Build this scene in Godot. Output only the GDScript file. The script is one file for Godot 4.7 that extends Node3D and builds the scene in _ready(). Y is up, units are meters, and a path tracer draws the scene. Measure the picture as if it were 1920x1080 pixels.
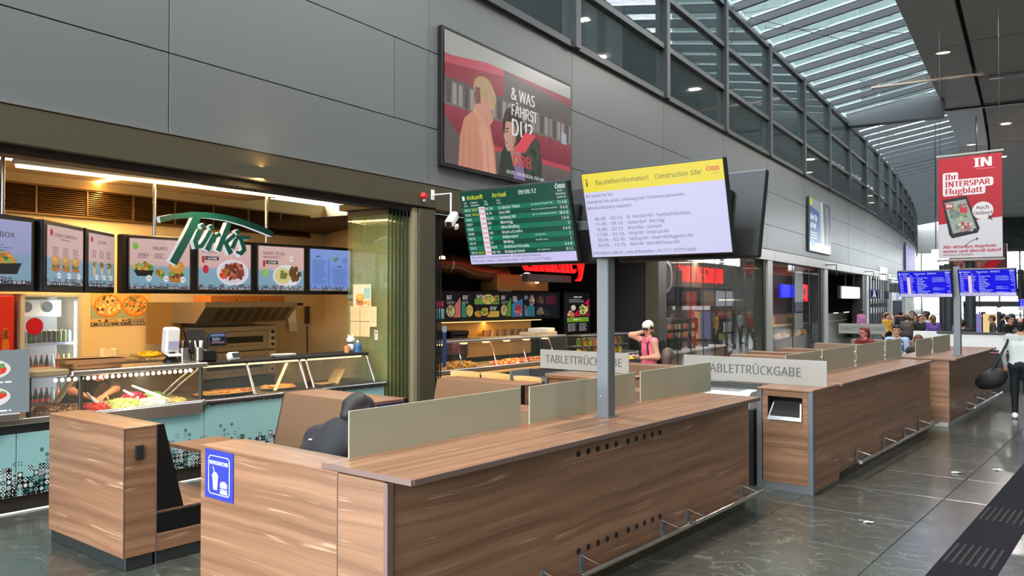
extends Node3D
# A station hall with food counters. World frame: y up, the counters run along -z, metres.
# The facade with the shops stands at an angle to them: F(s, n, y) gives a point s metres along it, n metres in front of it.

const TURN := 0.1117
var FD := Vector3(-sin(TURN), 0, -cos(TURN))
var FN := Vector3(cos(TURN), 0, -sin(TURN))
const F0 := Vector3(-8.9, 0, -9)
var mats := {}
var used := {}
var meshes := {}
var rng := RandomNumberGenerator.new()

func _ready():
	# ---- camera
	var cam := Camera3D.new()
	cam.name = "camera"
	cam.fov = rad_to_deg(2.0 * atan(540.0 / 1530.0))
	cam.near = 0.05
	cam.far = 600.0
	add_child(cam)
	cam.position = Vector3(0, 2.1, 0)
	cam.rotation = Vector3(atan(22.0 / 1530.0), atan(1230.0 / 1530.0), 0)
	cam.current = true
	# ---- sky and exposure
	var we := WorldEnvironment.new()
	we.name = "environment"
	var env := Environment.new()
	var sm := ProceduralSkyMaterial.new()
	sm.sky_top_color = Color(0.86, 0.91, 0.95)
	sm.sky_horizon_color = Color(0.94, 0.96, 0.97)
	sm.ground_bottom_color = Color(0.35, 0.35, 0.34)
	sm.ground_horizon_color = Color(0.55, 0.55, 0.54)
	sm.sky_energy_multiplier = 3.0
	sm.ground_energy_multiplier = 1.0
	var sky := Sky.new()
	sky.sky_material = sm
	env.background_mode = Environment.BG_SKY
	env.sky = sky
	env.tonemap_mode = Environment.TONE_MAPPER_LINEAR
	env.tonemap_exposure = 1.3
	env.sdfgi_enabled = true
	env.ssao_enabled = true
	env.ssil_enabled = true
	we.environment = env
	add_child(we)
	rng.seed = 7
	make_materials()
	build_shell()
	build_roof()
	build_facade()
	build_kebab_shop()
	build_noodle_shop()
	build_far_shops()
	build_booths()
	build_counters()
	build_monitors()
	build_hall_end()
	build_people()

# ------------------------------------------------------------------ places
func bend(s: float) -> float:
	return -0.0009 * pow(maxf(0.0, s - 35.0), 2.0)

func F(s: float, n: float, y: float) -> Vector3:
	return F0 + FD * s + FN * (n + bend(s)) + Vector3.UP * y

func fturn(s: float) -> float:
	return TURN + atan(0.0018 * maxf(0.0, s - 35.0))

# ------------------------------------------------------------------ nodes
func numbered(called: String) -> String:
	if not used.has(called):
		used[called] = 0
		return called
	used[called] += 1
	return "%s_%03d" % [called, used[called]]

func thing(called: String, label: String, category: String, at := Vector3.ZERO, turn := 0.0, group := "") -> Node3D:
	var o := Node3D.new()
	o.name = numbered(called)
	add_child(o)
	o.position = at
	o.rotation.y = turn
	tag(o, label, category, group)
	return o

func nth(k: int) -> String:
	return ["first", "second", "third", "fourth", "fifth", "sixth", "seventh", "eighth", "ninth", "tenth", "eleventh", "twelfth", "13th", "14th", "15th", "16th", "17th", "18th", "19th", "20th", "21st", "22nd"][k]

func tag(o: Node, label: String, category: String, group := ""):
	o.set_meta("label", label)
	o.set_meta("category", category)
	if group != "":
		o.set_meta("group", group)

func part(parent: Node, called: String, mesh: Mesh, m: Material, at := Vector3.ZERO, rot := Vector3.ZERO) -> MeshInstance3D:
	var o := MeshInstance3D.new()
	o.mesh = mesh
	o.material_override = m
	o.name = called
	parent.add_child(o, true)
	o.position = at
	o.rotation = rot
	return o

func one(called: String, label: String, category: String, mesh: Mesh, m: Material, at := Vector3.ZERO, rot := Vector3.ZERO, group := "") -> MeshInstance3D:
	var o := part(self, numbered(called), mesh, m, at, rot)
	tag(o, label, category, group)
	return o

func struct(called: String, label: String, category: String, mesh: Mesh, m: Material, at := Vector3.ZERO, turn := 0.0) -> MeshInstance3D:
	var o := one(called, label, category, mesh, m, at, Vector3(0, turn, 0))
	o.set_meta("kind", "structure")
	return o

func shell(called: String, label: String, category: String, at := Vector3.ZERO, turn := 0.0) -> Node3D:
	var o := thing(called, label, category, at, turn)
	o.set_meta("kind", "structure")
	return o

func lamp(called: String, at: Vector3, size: Vector2, energy: float, color: Color, towards := Vector3.DOWN):
	var l := AreaLight3D.new()
	l.name = called
	l.area_size = size
	l.area_normalize_energy = true
	l.light_energy = energy
	l.light_color = color
	l.area_range = 80.0
	l.area_attenuation = 2.0
	l.shadow_enabled = true
	add_child(l, true)
	l.position = at
	var up := Vector3.FORWARD if absf(towards.y) > 0.9 else Vector3.UP
	l.look_at_from_position(at, at + towards, up)

# ------------------------------------------------------------------ mesh builder
class MB:
	var v := PackedVector3Array()
	var n := PackedVector3Array()
	var t := PackedVector2Array()
	var c := PackedColorArray()
	var ix := PackedInt32Array()
	var col := Color.WHITE
	var xf := Transform3D.IDENTITY

	func vert(p: Vector3, nn: Vector3, uv: Vector2) -> int:
		v.append(xf * p)
		n.append((xf.basis * nn).normalized())
		t.append(uv)
		c.append(col)
		return v.size() - 1

	func face(a: int, b: int, d: int):
		var g := (v[b] - v[a]).cross(v[d] - v[a])
		if g.dot(n[a] + n[b] + n[d]) > 0.0:
			ix.append_array(PackedInt32Array([a, d, b]))
		else:
			ix.append_array(PackedInt32Array([a, b, d]))

	func flat(ps: Array, uvs: Array, nn := Vector3.ZERO):
		if nn == Vector3.ZERO:
			nn = (ps[1] - ps[0]).cross(ps[2] - ps[0]).normalized()
		var f := v.size()
		for i in ps.size():
			vert(ps[i], nn, uvs[i])
		for i in range(1, ps.size() - 1):
			face(f, f + i, f + i + 1)

	func box(at: Vector3, size: Vector3, bev := 0.0) -> MB:
		var h := size * 0.5
		var b := minf(bev, minf(h.x, minf(h.y, h.z)) * 0.45)
		var long_x := size.x >= size.z
		var uvf := func(p: Vector3, ax: int) -> Vector2:
			if ax == 0: return Vector2(p.z, -p.y)
			if ax == 2: return Vector2(p.x, -p.y)
			return Vector2(p.x, p.z) if long_x else Vector2(p.z, p.x)
		for ax in 3:
			var i := (ax + 1) % 3
			var j := (ax + 2) % 3
			for sg in [-1.0, 1.0]:
				var ps := []
				var us := []
				for q in [[-1.0, -1.0], [1.0, -1.0], [1.0, 1.0], [-1.0, 1.0]]:
					var p := Vector3.ZERO
					p[ax] = sg * h[ax]
					p[i] = q[0] * (h[i] - b)
					p[j] = q[1] * (h[j] - b)
					ps.append(at + p)
					us.append(uvf.call(at + p, ax))
				var nn := Vector3.ZERO
				nn[ax] = sg
				flat(ps, us, nn)
		if b > 0.0:
			for ax in 3:
				var i := (ax + 1) % 3
				var j := (ax + 2) % 3
				for si in [-1.0, 1.0]:
					for sj in [-1.0, 1.0]:
						var ps := []
						var us := []
						for q in [[-1.0, 0], [1.0, 0], [1.0, 1], [-1.0, 1]]:
							var p := Vector3.ZERO
							p[ax] = q[0] * (h[ax] - b)
							p[i] = si * (h[i] if q[1] == 0 else h[i] - b)
							p[j] = sj * (h[j] - b if q[1] == 0 else h[j])
							ps.append(at + p)
							us.append(uvf.call(at + p, i))
						var nn := Vector3.ZERO
						nn[i] = si
						nn[j] = sj
						flat(ps, us, nn.normalized())
			for sx in [-1.0, 1.0]:
				for sy in [-1.0, 1.0]:
					for sz in [-1.0, 1.0]:
						var k := Vector3(sx, sy, sz)
						flat([at + k * Vector3(h.x, h.y - b, h.z - b), at + k * Vector3(h.x - b, h.y, h.z - b), at + k * Vector3(h.x - b, h.y - b, h.z)], [Vector2.ZERO, Vector2.ZERO, Vector2.ZERO], k.normalized())
		return self

	# a tube along a line of points
	func tube(ps: Array, r: float, seg := 8) -> MB:
		var first := v.size()
		var side := Vector3.UP
		for k in ps.size():
			var dir: Vector3
			if k == 0: dir = (ps[1] - ps[0]).normalized()
			elif k == ps.size() - 1: dir = (ps[k] - ps[k - 1]).normalized()
			else: dir = ((ps[k] - ps[k - 1]).normalized() + (ps[k + 1] - ps[k]).normalized()).normalized()
			if k == 0:
				side = dir.cross(Vector3.UP if absf(dir.y) < 0.9 else Vector3.RIGHT).normalized()
			side = (side - dir * side.dot(dir)).normalized()
			var up := dir.cross(side)
			for i in seg + 1:
				var a := TAU * i / seg
				var nn := side * cos(a) + up * sin(a)
				vert(ps[k] + nn * r, nn, Vector2(float(i) / seg, k))
		for k in ps.size() - 1:
			for i in seg:
				var a := first + k * (seg + 1) + i
				face(a, a + 1, a + seg + 2)
				face(a, a + seg + 2, a + seg + 1)
		for e in [0, ps.size() - 1]:
			var out: Vector3 = (ps[0] - ps[1]).normalized() if e == 0 else (ps[e] - ps[e - 1]).normalized()
			var f := v.size()
			for i in seg:
				var q: int = first + e * (seg + 1) + i
				v.append(v[q]); n.append((xf.basis * out).normalized()); t.append(Vector2.ZERO); c.append(col)
			for i in range(1, seg - 1):
				face(f, f + i, f + i + 1)
		return self

	# profile of Vector2(radius, height) turned round y at a place
	func lathe(at: Vector3, prof: Array, seg := 16, sx := 1.0, sz := 1.0) -> MB:
		for k in prof.size() - 1:
			var p: Vector2 = prof[k]
			var q: Vector2 = prof[k + 1]
			var e := q - p
			if e.length() < 1e-6: continue
			var nr := Vector2(e.y, -e.x).normalized()
			var f := v.size()
			for i in seg + 1:
				var a := TAU * i / seg
				var dir := Vector3(cos(a) * sx, 0, sin(a) * sz)
				var nn := Vector3(cos(a) * nr.x / sx, nr.y, sin(a) * nr.x / sz)
				vert(at + dir * p.x + Vector3.UP * p.y, nn, Vector2(float(i) / seg, p.y))
				vert(at + dir * q.x + Vector3.UP * q.y, nn, Vector2(float(i) / seg, q.y))
			for i in seg:
				var a := f + i * 2
				if p.x > 1e-6: face(a, a + 2, a + 1)
				if q.x > 1e-6: face(a + 1, a + 2, a + 3)
		return self

	func ball(at: Vector3, r: Vector3, seg := 10) -> MB:
		var f := v.size()
		var rows := seg / 2 + 1
		for j in rows + 1:
			var b := PI * j / rows
			for i in seg + 1:
				var a := TAU * i / seg
				var d := Vector3(sin(b) * cos(a), cos(b), sin(b) * sin(a))
				vert(at + d * r, d / r, Vector2(float(i) / seg, float(j) / rows))
		for j in rows:
			for i in seg:
				var a := f + j * (seg + 1) + i
				if j > 0: face(a, a + 1, a + seg + 1)
				if j < rows - 1: face(a + 1, a + seg + 2, a + seg + 1)
		return self

	# a flat outline in x, y given a depth along z (from z0 to z1)
	func prism(poly: PackedVector2Array, z0: float, z1: float) -> MB:
		var tri := Geometry2D.triangulate_polygon(poly)
		for e in [[z0, signf(z0 - z1)], [z1, signf(z1 - z0)]]:
			var f := v.size()
			for p in poly:
				vert(Vector3(p.x, p.y, e[0]), Vector3(0, 0, e[1]), Vector2(p.x, -p.y))
			for i in range(0, tri.size(), 3):
				face(f + tri[i], f + tri[i + 1], f + tri[i + 2])
		var cw := 1.0 if Geometry2D.is_polygon_clockwise(poly) else -1.0
		for i in poly.size():
			var a := poly[i]
			var b := poly[(i + 1) % poly.size()]
			var e := (b - a).normalized()
			flat([Vector3(a.x, a.y, z0), Vector3(b.x, b.y, z0), Vector3(b.x, b.y, z1), Vector3(a.x, a.y, z1)], [Vector2(z0, -a.y), Vector2(z0, -b.y), Vector2(z1, -b.y), Vector2(z1, -a.y)], Vector3(-e.y, e.x, 0) * cw)
		return self

	func done() -> ArrayMesh:
		var arr := []
		arr.resize(Mesh.ARRAY_MAX)
		arr[Mesh.ARRAY_VERTEX] = v
		arr[Mesh.ARRAY_NORMAL] = n
		arr[Mesh.ARRAY_TEX_UV] = t
		arr[Mesh.ARRAY_COLOR] = c
		arr[Mesh.ARRAY_INDEX] = ix
		var m := ArrayMesh.new()
		m.add_surface_from_arrays(Mesh.PRIMITIVE_TRIANGLES, arr)
		return m

func bx(size: Vector3, bev := 0.004) -> ArrayMesh:
	var key := "%s %s" % [size, bev]
	if not meshes.has(key):
		meshes[key] = MB.new().box(Vector3.ZERO, size, bev).done()
	return meshes[key]

# a box between two corners
func bb(a: Vector3, b: Vector3, bev := 0.004) -> ArrayMesh:
	return MB.new().box((a + b) * 0.5, (b - a).abs(), bev).done()

# a picture: a thin upright board facing +z, its texture over the whole front
func board(w: float, h: float, d := 0.004) -> ArrayMesh:
	var key := "board %s %s %s" % [w, h, d]
	if not meshes.has(key):
		var m := MB.new()
		m.box(Vector3(0, 0, -d * 0.5), Vector3(w, h, d))
		for i in m.t.size():
			m.t[i] = Vector2(m.v[i].x / w + 0.5, 0.5 - m.v[i].y / h)
		meshes[key] = m.done()
	return meshes[key]

func tube(ps: Array, r: float, seg := 8) -> ArrayMesh:
	return MB.new().tube(ps, r, seg).done()

# a ribbon drawn along points, each with its width, as one outline
func ribbon(ps: Array, w: Array) -> PackedVector2Array:
	var l := PackedVector2Array()
	var r := PackedVector2Array()
	for i in ps.size():
		var d: Vector2 = (ps[mini(i + 1, ps.size() - 1)] - ps[maxi(i - 1, 0)]).normalized()
		var k: Vector2 = Vector2(-d.y, d.x) * w[mini(i, w.size() - 1)] * 0.5
		l.append(ps[i] + k)
		r.append(ps[i] - k)
	r.reverse()
	l.append_array(r)
	return l

# ------------------------------------------------------------------ materials
func mat(key: String, color := Color.GRAY, rough := 0.6, metal := 0.0) -> StandardMaterial3D:
	if not mats.has(key):
		var m := StandardMaterial3D.new()
		m.resource_name = key
		m.albedo_color = color
		m.roughness = rough
		m.metallic = metal
		mats[key] = m
	return mats[key]

func glow(key: String, color: Color, energy: float) -> StandardMaterial3D:
	if not mats.has(key):
		var m := mat(key, Color(0.1, 0.1, 0.1), 0.5)
		m.emission_enabled = true
		m.emission = color
		m.emission_energy_multiplier = energy
	return mats[key]

func glass(key: String, color: Color, alpha: float, rough := 0.02) -> StandardMaterial3D:
	if not mats.has(key):
		var m := mat(key, Color(color, alpha), rough)
		m.transparency = BaseMaterial3D.TRANSPARENCY_ALPHA
	return mats[key]

func print_mat(key: String, img: Image, rough := 0.5) -> StandardMaterial3D:
	if not mats.has(key):
		var m := mat(key, Color.WHITE, rough)
		m.albedo_texture = ImageTexture.create_from_image(img)
	return mats[key]

func screen_mat(key: String, img: Image, energy := 0.9) -> StandardMaterial3D:
	if not mats.has(key):
		var m := mat(key, Color(0.02, 0.02, 0.02), 0.25)
		m.emission_enabled = true
		m.emission = Color.BLACK
		m.emission_operator = BaseMaterial3D.EMISSION_OP_ADD
		m.emission_texture = ImageTexture.create_from_image(img)
		m.emission_energy_multiplier = energy * 0.74
	return mats[key]

func noise(sd: int, f: float, oct := 3) -> FastNoiseLite:
	var q := FastNoiseLite.new()
	q.seed = sd
	q.noise_type = FastNoiseLite.TYPE_SIMPLEX_SMOOTH
	q.frequency = f
	q.fractal_octaves = oct
	return q

func wood_image(a: Color, b: Color, pale: Color, sd: int) -> Image:
	var w := 1024
	var h := 512
	var data := PackedByteArray()
	data.resize(w * h * 3)
	var n1 := noise(sd, 0.012, 3)
	var n2 := noise(sd + 1, 0.05, 2)
	var n3 := noise(sd + 2, 0.006, 2)
	var at := func(x: float, y: float) -> Color:
		var yy := y + n3.get_noise_2d(x * 0.3, y * 0.25) * 8.0 + n1.get_noise_2d(x * 0.25, y * 0.5) * 1.5
		var g := n1.get_noise_2d(x * 0.035, yy * 2.2) * 0.5 + 0.5
		var fine := n2.get_noise_2d(x * 0.05, yy * 4.5)
		var col := a.lerp(b, clampf(g * 1.35 - 0.2 + fine * 0.24, 0, 1))
		var st := n1.get_noise_2d(x * 0.022 + 900.0, yy * 1.5 + 300.0)
		var line := clampf(1.0 - absf(st - 0.2) * 24.0, 0, 1) * clampf(n3.get_noise_2d(x * 0.6, y * 1.8 + 500.0) * 3.0 + 0.3, 0, 1)
		return col.lerp(pale, line * 0.8)
	var k := 0
	for y in h:
		var ty := clampf((y - h + 60.0) / 60.0, 0, 1)
		for x in w:
			var tx := clampf((x - w + 150.0) / 150.0, 0, 1)
			var col: Color = at.call(x, y)
			if tx > 0.0:
				col = col.lerp(at.call(x - w, y), tx)
			if ty > 0.0:
				col = col.lerp((at.call(x, y - h) as Color).lerp(at.call(x - w, y - h), tx), ty)
			data[k] = int(col.r * 255.0)
			data[k + 1] = int(col.g * 255.0)
			data[k + 2] = int(col.b * 255.0)
			k += 3
	var im := Image.create_from_data(w, h, false, Image.FORMAT_RGB8, data)
	im.generate_mipmaps()
	return im

func stone_image() -> Image:
	var w := 768
	var data := PackedByteArray()
	data.resize(w * w * 3)
	var n1 := noise(31, 0.008, 4)
	var n2 := noise(32, 0.02, 3)
	var n3 := noise(33, 0.005, 4)
	var k := 0
	for y in w:
		for x in w:
			var wx := x + n1.get_noise_2d(x, y) * 60.0
			var wy := y * 1.8 + n1.get_noise_2d(x + 500.0, y) * 60.0
			var g := n2.get_noise_2d(wx * 0.7, wy) * 0.5 + 0.5
			var vein := pow(clampf(1.0 - absf(n3.get_noise_2d(wx, wy)) * 9.0, 0, 1), 3.0)
			var col := Color(0.22, 0.225, 0.205).lerp(Color(0.31, 0.315, 0.29), g)
			col = col.lerp(Color(0.55, 0.55, 0.5), vein * 0.45)
			data[k] = int(col.r * 255.0)
			data[k + 1] = int(col.g * 255.0)
			data[k + 2] = int(col.b * 255.0)
			k += 3
	return Image.create_from_data(w, w, false, Image.FORMAT_RGB8, data)

func make_materials():
	var wi := wood_image(Color(0.45, 0.315, 0.225), Color(0.61, 0.455, 0.345), Color(0.76, 0.63, 0.51), 11)
	var wd := mat("walnut laminate", Color.WHITE, 0.38)
	wd.albedo_texture = ImageTexture.create_from_image(wi)
	wd.uv1_scale = Vector3(1 / 2.6, 1 / 1.3, 1)
	wd.uv1_offset = Vector3(0.5, 0.5, 0)
	var wt := mat("walnut top", Color.WHITE, 0.31)
	wt.albedo_texture = wd.albedo_texture
	wt.uv1_scale = wd.uv1_scale
	wt.uv1_offset = wd.uv1_offset
	mat("brown pad", Color(0.46, 0.35, 0.26), 0.45)
	mat("lilac edging", Color(0.44, 0.35, 0.32), 0.4)
	mat("black", Color(0.035, 0.033, 0.033), 0.45)
	mat("matt black", Color(0.05, 0.048, 0.045), 0.8)
	mat("grey metal", Color(0.40, 0.42, 0.43), 0.42, 0.2)
	mat("dark steel", Color(0.23, 0.24, 0.24), 0.38, 0.5)
	mat("steel", Color(0.72, 0.71, 0.69), 0.28, 0.9)
	mat("chrome", Color(0.86, 0.84, 0.82), 0.14, 1.0)
	mat("white paint", Color(0.86, 0.86, 0.85), 0.5)
	mat("white", Color(0.92, 0.92, 0.9), 0.6)
	for k in 3:
		var st := mat("floor stone %d" % k, [Color(1, 1, 1), Color(0.9, 0.92, 0.9), Color(1.06, 1.05, 1.03)][k], 0.2)
		if k == 0:
			st.albedo_texture = ImageTexture.create_from_image(stone_image())
		else:
			st.albedo_texture = mats["floor stone 0"].albedo_texture
		st.uv1_triplanar = true
		st.uv1_world_triplanar = true
		st.uv1_scale = Vector3.ONE / 3.1
		st.uv1_offset = Vector3(0.37 * k, 0, 0.21 * k)
	mat("joint", Color(0.10, 0.10, 0.095), 0.8)
	for k in 3:
		var g := 0.395 + 0.012 * k
		mat("facade %d" % k, Color(g - 0.004, g + 0.014, g + 0.014), 0.42, 0.25)
	mat("frame grey", Color(0.245, 0.26, 0.265), 0.45, 0.2)
	mat("beam", Color(0.31, 0.29, 0.23), 0.36, 0.3)
	mat("pale beam", Color(0.62, 0.62, 0.60), 0.38, 0.3)
	mat("roof grey", Color(0.17, 0.185, 0.19), 0.5, 0.1)
	mat("soffit", Color(0.62, 0.605, 0.585), 0.55)
	mat("ceiling", Color(0.63, 0.615, 0.595), 0.7)
	mat("shop wall", Color(0.85, 0.76, 0.58), 0.7)
	mat("shop ceiling", Color(0.88, 0.80, 0.66), 0.8)
	glass("pane", Color(0.30, 0.36, 0.36), 0.34)
	glass("clear glass", Color(0.5, 0.56, 0.54), 0.05)
	glass("low glass", Color(0.4, 0.45, 0.45), 0.04).metallic_specular = 0.15
	glass("green glass", Color(0.58, 0.64, 0.42), 0.20)
	glass("roof glass", Color(0.55, 0.63, 0.60), 0.30, 0.05)
	glass("frosted", Color(0.66, 0.65, 0.56), 0.93, 0.35)
	glass("frosted pale", Color(0.60, 0.59, 0.565), 0.95, 0.35)
	mats["frosted"].backlight_enabled = true
	mats["frosted"].backlight = Color(0.25, 0.25, 0.22)
	glow("lamp white", Color(1.0, 0.93, 0.86), 6.0)
	glow("tube warm", Color(1.0, 0.86, 0.62), 6.0)

# ------------------------------------------------------------------ painting flat print
func canvas(w: int, h: int, c: Color) -> Image:
	var im := Image.create(w, h, false, Image.FORMAT_RGB8)
	im.fill(c)
	return im

func rc(im: Image, x: float, y: float, w: float, h: float, c: Color):
	im.fill_rect(Rect2i(roundi(x), roundi(y), maxi(1, roundi(w)), maxi(1, roundi(h))), c)

func ell(im: Image, cx: float, cy: float, rx: float, ry: float, c: Color, tilt := 0.0):
	if tilt != 0.0:
		var ps := PackedVector2Array()
		for i in 28:
			ps.append(Vector2(cx, cy) + Vector2(cos(TAU * i / 28) * rx, sin(TAU * i / 28) * ry).rotated(tilt))
		poly(im, ps, c)
		return
	for y in range(int(cy - ry), int(cy + ry) + 1):
		var q := 1.0 - pow((y - cy) / maxf(ry, 0.5), 2.0)
		if q <= 0: continue
		var hw := rx * sqrt(q)
		im.fill_rect(Rect2i(roundi(cx - hw), y, maxi(1, roundi(2 * hw)), 1), c)

# fills one or more outlines by the even-odd rule
func polys(im: Image, outlines: Array, c: Color):
	var lo := 1e9
	var hi := -1e9
	for ps in outlines:
		for p in ps:
			lo = minf(lo, p.y)
			hi = maxf(hi, p.y)
	for y in range(maxi(0, floori(lo)), mini(im.get_height(), ceili(hi) + 1)):
		var yy := y + 0.5
		var xs := PackedFloat32Array()
		for ps in outlines:
			var m: int = ps.size()
			for i in m:
				var a: Vector2 = ps[i]
				var b: Vector2 = ps[(i + 1) % m]
				if (a.y <= yy) != (b.y <= yy):
					xs.append(a.x + (yy - a.y) / (b.y - a.y) * (b.x - a.x))
		xs.sort()
		for i in range(0, xs.size() - 1, 2):
			var w := roundi(xs[i + 1]) - roundi(xs[i])
			if w > 0:
				im.fill_rect(Rect2i(roundi(xs[i]), y, w, 1), c)

func poly(im: Image, ps: PackedVector2Array, c: Color):
	polys(im, [ps], c)

func pts(a: Array) -> PackedVector2Array:
	var p := PackedVector2Array()
	for i in range(0, a.size(), 2):
		p.append(Vector2(a[i], a[i + 1]))
	return p

func line(im: Image, a: Array, w: float, c: Color):
	var ps := []
	for i in range(0, a.size(), 2):
		ps.append(Vector2(a[i], a[i + 1]))
	for i in ps.size() - 1:
		poly(im, ribbon([ps[i], ps[i + 1]], [w]), c)

func vfade(im: Image, x: int, y: int, w: int, h: int, a: Color, b: Color):
	for i in h:
		im.fill_rect(Rect2i(x, y + i, w, 1), a.lerp(b, float(i) / maxi(1, h - 1)))

var faces := {}
func glyph(ch: int, serif := false) -> Array:
	var key := "%d %s" % [ch, serif]
	if not faces.has(key):
		var fk := "font %s" % serif
		if not faces.has(fk):
			var f := SystemFont.new()
			f.font_names = PackedStringArray(["Droid Serif" if serif else "Droid Sans"])
			faces[fk] = f
		var ts := TextServerManager.get_primary_interface()
		var rid: RID = faces[fk].get_rids()[0]
		var gi := ts.font_get_glyph_index(rid, 64, ch, 0)
		var d := ts.font_get_glyph_contours(rid, 64, gi)
		var outs := []
		if d.has("contours"):
			var from := 0
			for e in d.contours:
				var ps := PackedVector2Array()
				for i in range(from, e + 1):
					ps.append(Vector2(d.points[i].x, d.points[i].y) / 46.0)
				outs.append(ps)
				from = e + 1
		faces[key] = [outs, ts.font_get_glyph_advance(rid, 64, gi).x / 46.0]
	return faces[key]

# text whose capitals are h pixels high, standing on y; bold widens each stroke; returns its end
func say(im: Image, s: String, x: float, y: float, h: float, c: Color, bold := 0.0, wide := 1.0, slant := 0.0, anchor := 0.0, serif := false) -> float:
	if anchor > 0.0:
		x -= say_width(s, h, wide, serif) * anchor
	for ch in s:
		var g := glyph(ch.unicode_at(0), serif)
		if not g[0].is_empty():
			for k in (1 if bold == 0.0 else 3):
				var outs := []
				for ps in g[0]:
					var q := PackedVector2Array()
					for p in ps:
						q.append(Vector2(x + (p.x * wide - p.y * slant) * h + (k - 1) * bold * h * (0.0 if bold == 0.0 else 1.0), y + p.y * h))
					outs.append(q)
				polys(im, outs, c)
		x += g[1] * h * wide
	return x

func say_width(s: String, h: float, wide := 1.0, serif := false) -> float:
	var x := 0.0
	for ch in s:
		x += glyph(ch.unicode_at(0), serif)[1] * h * wide
	return x

# grey lines where print is too small to read
func greek(im: Image, x: float, y: float, w: float, rows: int, lead: float, h: float, c: Color):
	for i in rows:
		var xx := x
		var stop := x + w * rng.randf_range(0.7, 1.0)
		while xx < stop:
			var l := rng.randf_range(1.5, 5.0) * h
			rc(im, xx, y + i * lead, minf(l, stop - xx), h, c)
			xx += l + h * 0.9

func rrect(im: Image, x: float, y: float, w: float, h: float, r: float, c: Color):
	rc(im, x + r, y, w - 2 * r, h, c)
	rc(im, x, y + r, w, h - 2 * r, c)
	for e in [[x + r, y + r], [x + w - r - 1, y + r], [x + r, y + h - r - 1], [x + w - r - 1, y + h - r - 1]]:
		ell(im, e[0], e[1], r, r, c)

func heap(im: Image, cx: float, cy: float, rx: float, ry: float, n: int, size: float, cols: Array):
	for i in n:
		var a := rng.randf() * TAU
		var r := sqrt(rng.randf())
		ell(im, cx + cos(a) * r * rx, cy + sin(a) * r * ry, size * rng.randf_range(0.6, 1.4), size * rng.randf_range(0.4, 0.9), cols[rng.randi() % cols.size()], rng.randf() * PI + 0.01)

func soften(im: Image, f: int) -> Image:
	var w := im.get_width()
	var h := im.get_height()
	im.resize(w / f, h / f, Image.INTERPOLATE_BILINEAR)
	im.resize(w, h, Image.INTERPOLATE_CUBIC)
	return im

# the shop's tile motif: one square cell
func motif(im: Image, x: float, y: float, s: float, kind: int, ink: Color, paper: Color):
	var m := Vector2(x + s * 0.5, y + s * 0.5)
	match kind:
		0:
			for k in 4:
				var d := Vector2(s * 0.26, 0).rotated(TAU * k / 4)
				var e := d.orthogonal() * 0.62
				poly(im, PackedVector2Array([m + d * 0.45, m + d + e, m + d * 1.6, m + d - e]), ink)
		1:
			poly(im, PackedVector2Array([m + Vector2(s * 0.46, 0), m + Vector2(0, s * 0.46), m - Vector2(s * 0.46, 0), m - Vector2(0, s * 0.46)]), ink)
			poly(im, PackedVector2Array([m + Vector2(s * 0.22, 0), m + Vector2(0, s * 0.22), m - Vector2(s * 0.22, 0), m - Vector2(0, s * 0.22)]), paper)
		2:
			ell(im, m.x, m.y, s * 0.42, s * 0.42, ink)
			for k in 6:
				var d := Vector2(s * 0.24, 0).rotated(TAU * k / 6)
				ell(im, m.x + d.x, m.y + d.y, s * 0.09, s * 0.09, paper)
		3:
			for k in 4:
				var d := Vector2(s * 0.3, s * 0.3).rotated(TAU * k / 4)
				ell(im, m.x + d.x, m.y + d.y, s * 0.13, s * 0.13, ink)
		4:
			for i in 4:
				for j in 4:
					if (i + j) % 2 == 0:
						rc(im, x + i * s / 4, y + j * s / 4, s / 4, s / 4, ink)
		5:
			for k in 8:
				var d := Vector2(s * 0.4, 0).rotated(TAU * k / 8)
				line(im, [m.x, m.y, m.x + d.x, m.y + d.y], s * 0.12, ink)
		6:
			ell(im, m.x, m.y, s * 0.12, s * 0.12, ink)

func motif_band(im: Image, x: int, y: int, w: int, rows: int, s: float, inks: Array, paper: Color):
	for j in rows:
		for i in int(w / s) + 1:
			if rng.randf() < 0.45 + 0.55 * float(j + 1) / rows:
				var dark := float(j + 1) / rows > 0.6 or rng.randf() < 0.4
				if dark:
					rc(im, x + i * s, y + j * s, s, s, inks[0])
				motif(im, x + i * s, y + j * s, s, rng.randi() % 6, paper if dark else inks[rng.randi() % inks.size()], inks[0] if dark else paper)

# ------------------------------------------------------------------ hall: floor, walls, ends
func fbox(s0: float, s1: float, n0: float, n1: float, y0: float, y1: float, bev := 0.004) -> ArrayMesh:
	# a box in the facade's own axes, to be placed with its base at F(s0, 0, 0)
	return bb(Vector3(n0, y0, 0), Vector3(n1, y1, -(s1 - s0)), bev)

func fpart(o: Node, called: String, s0: float, s1: float, n0: float, n1: float, y0: float, y1: float, m: Material, bev := 0.004) -> MeshInstance3D:
	# the same, as a part of a thing that stands at the world's origin
	var p := part(o, called, bx(Vector3(n1 - n0, y1 - y0, s1 - s0), bev), m)
	var mid := (s0 + s1) * 0.5
	p.position = F(mid, (n0 + n1) * 0.5, (y0 + y1) * 0.5)
	p.rotation.y = fturn(mid)
	return p

func dull(key: String, c: Color) -> StandardMaterial3D:
	var m := mat(key, c, 0.8)
	m.metallic_specular = 0.12
	return m

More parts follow.
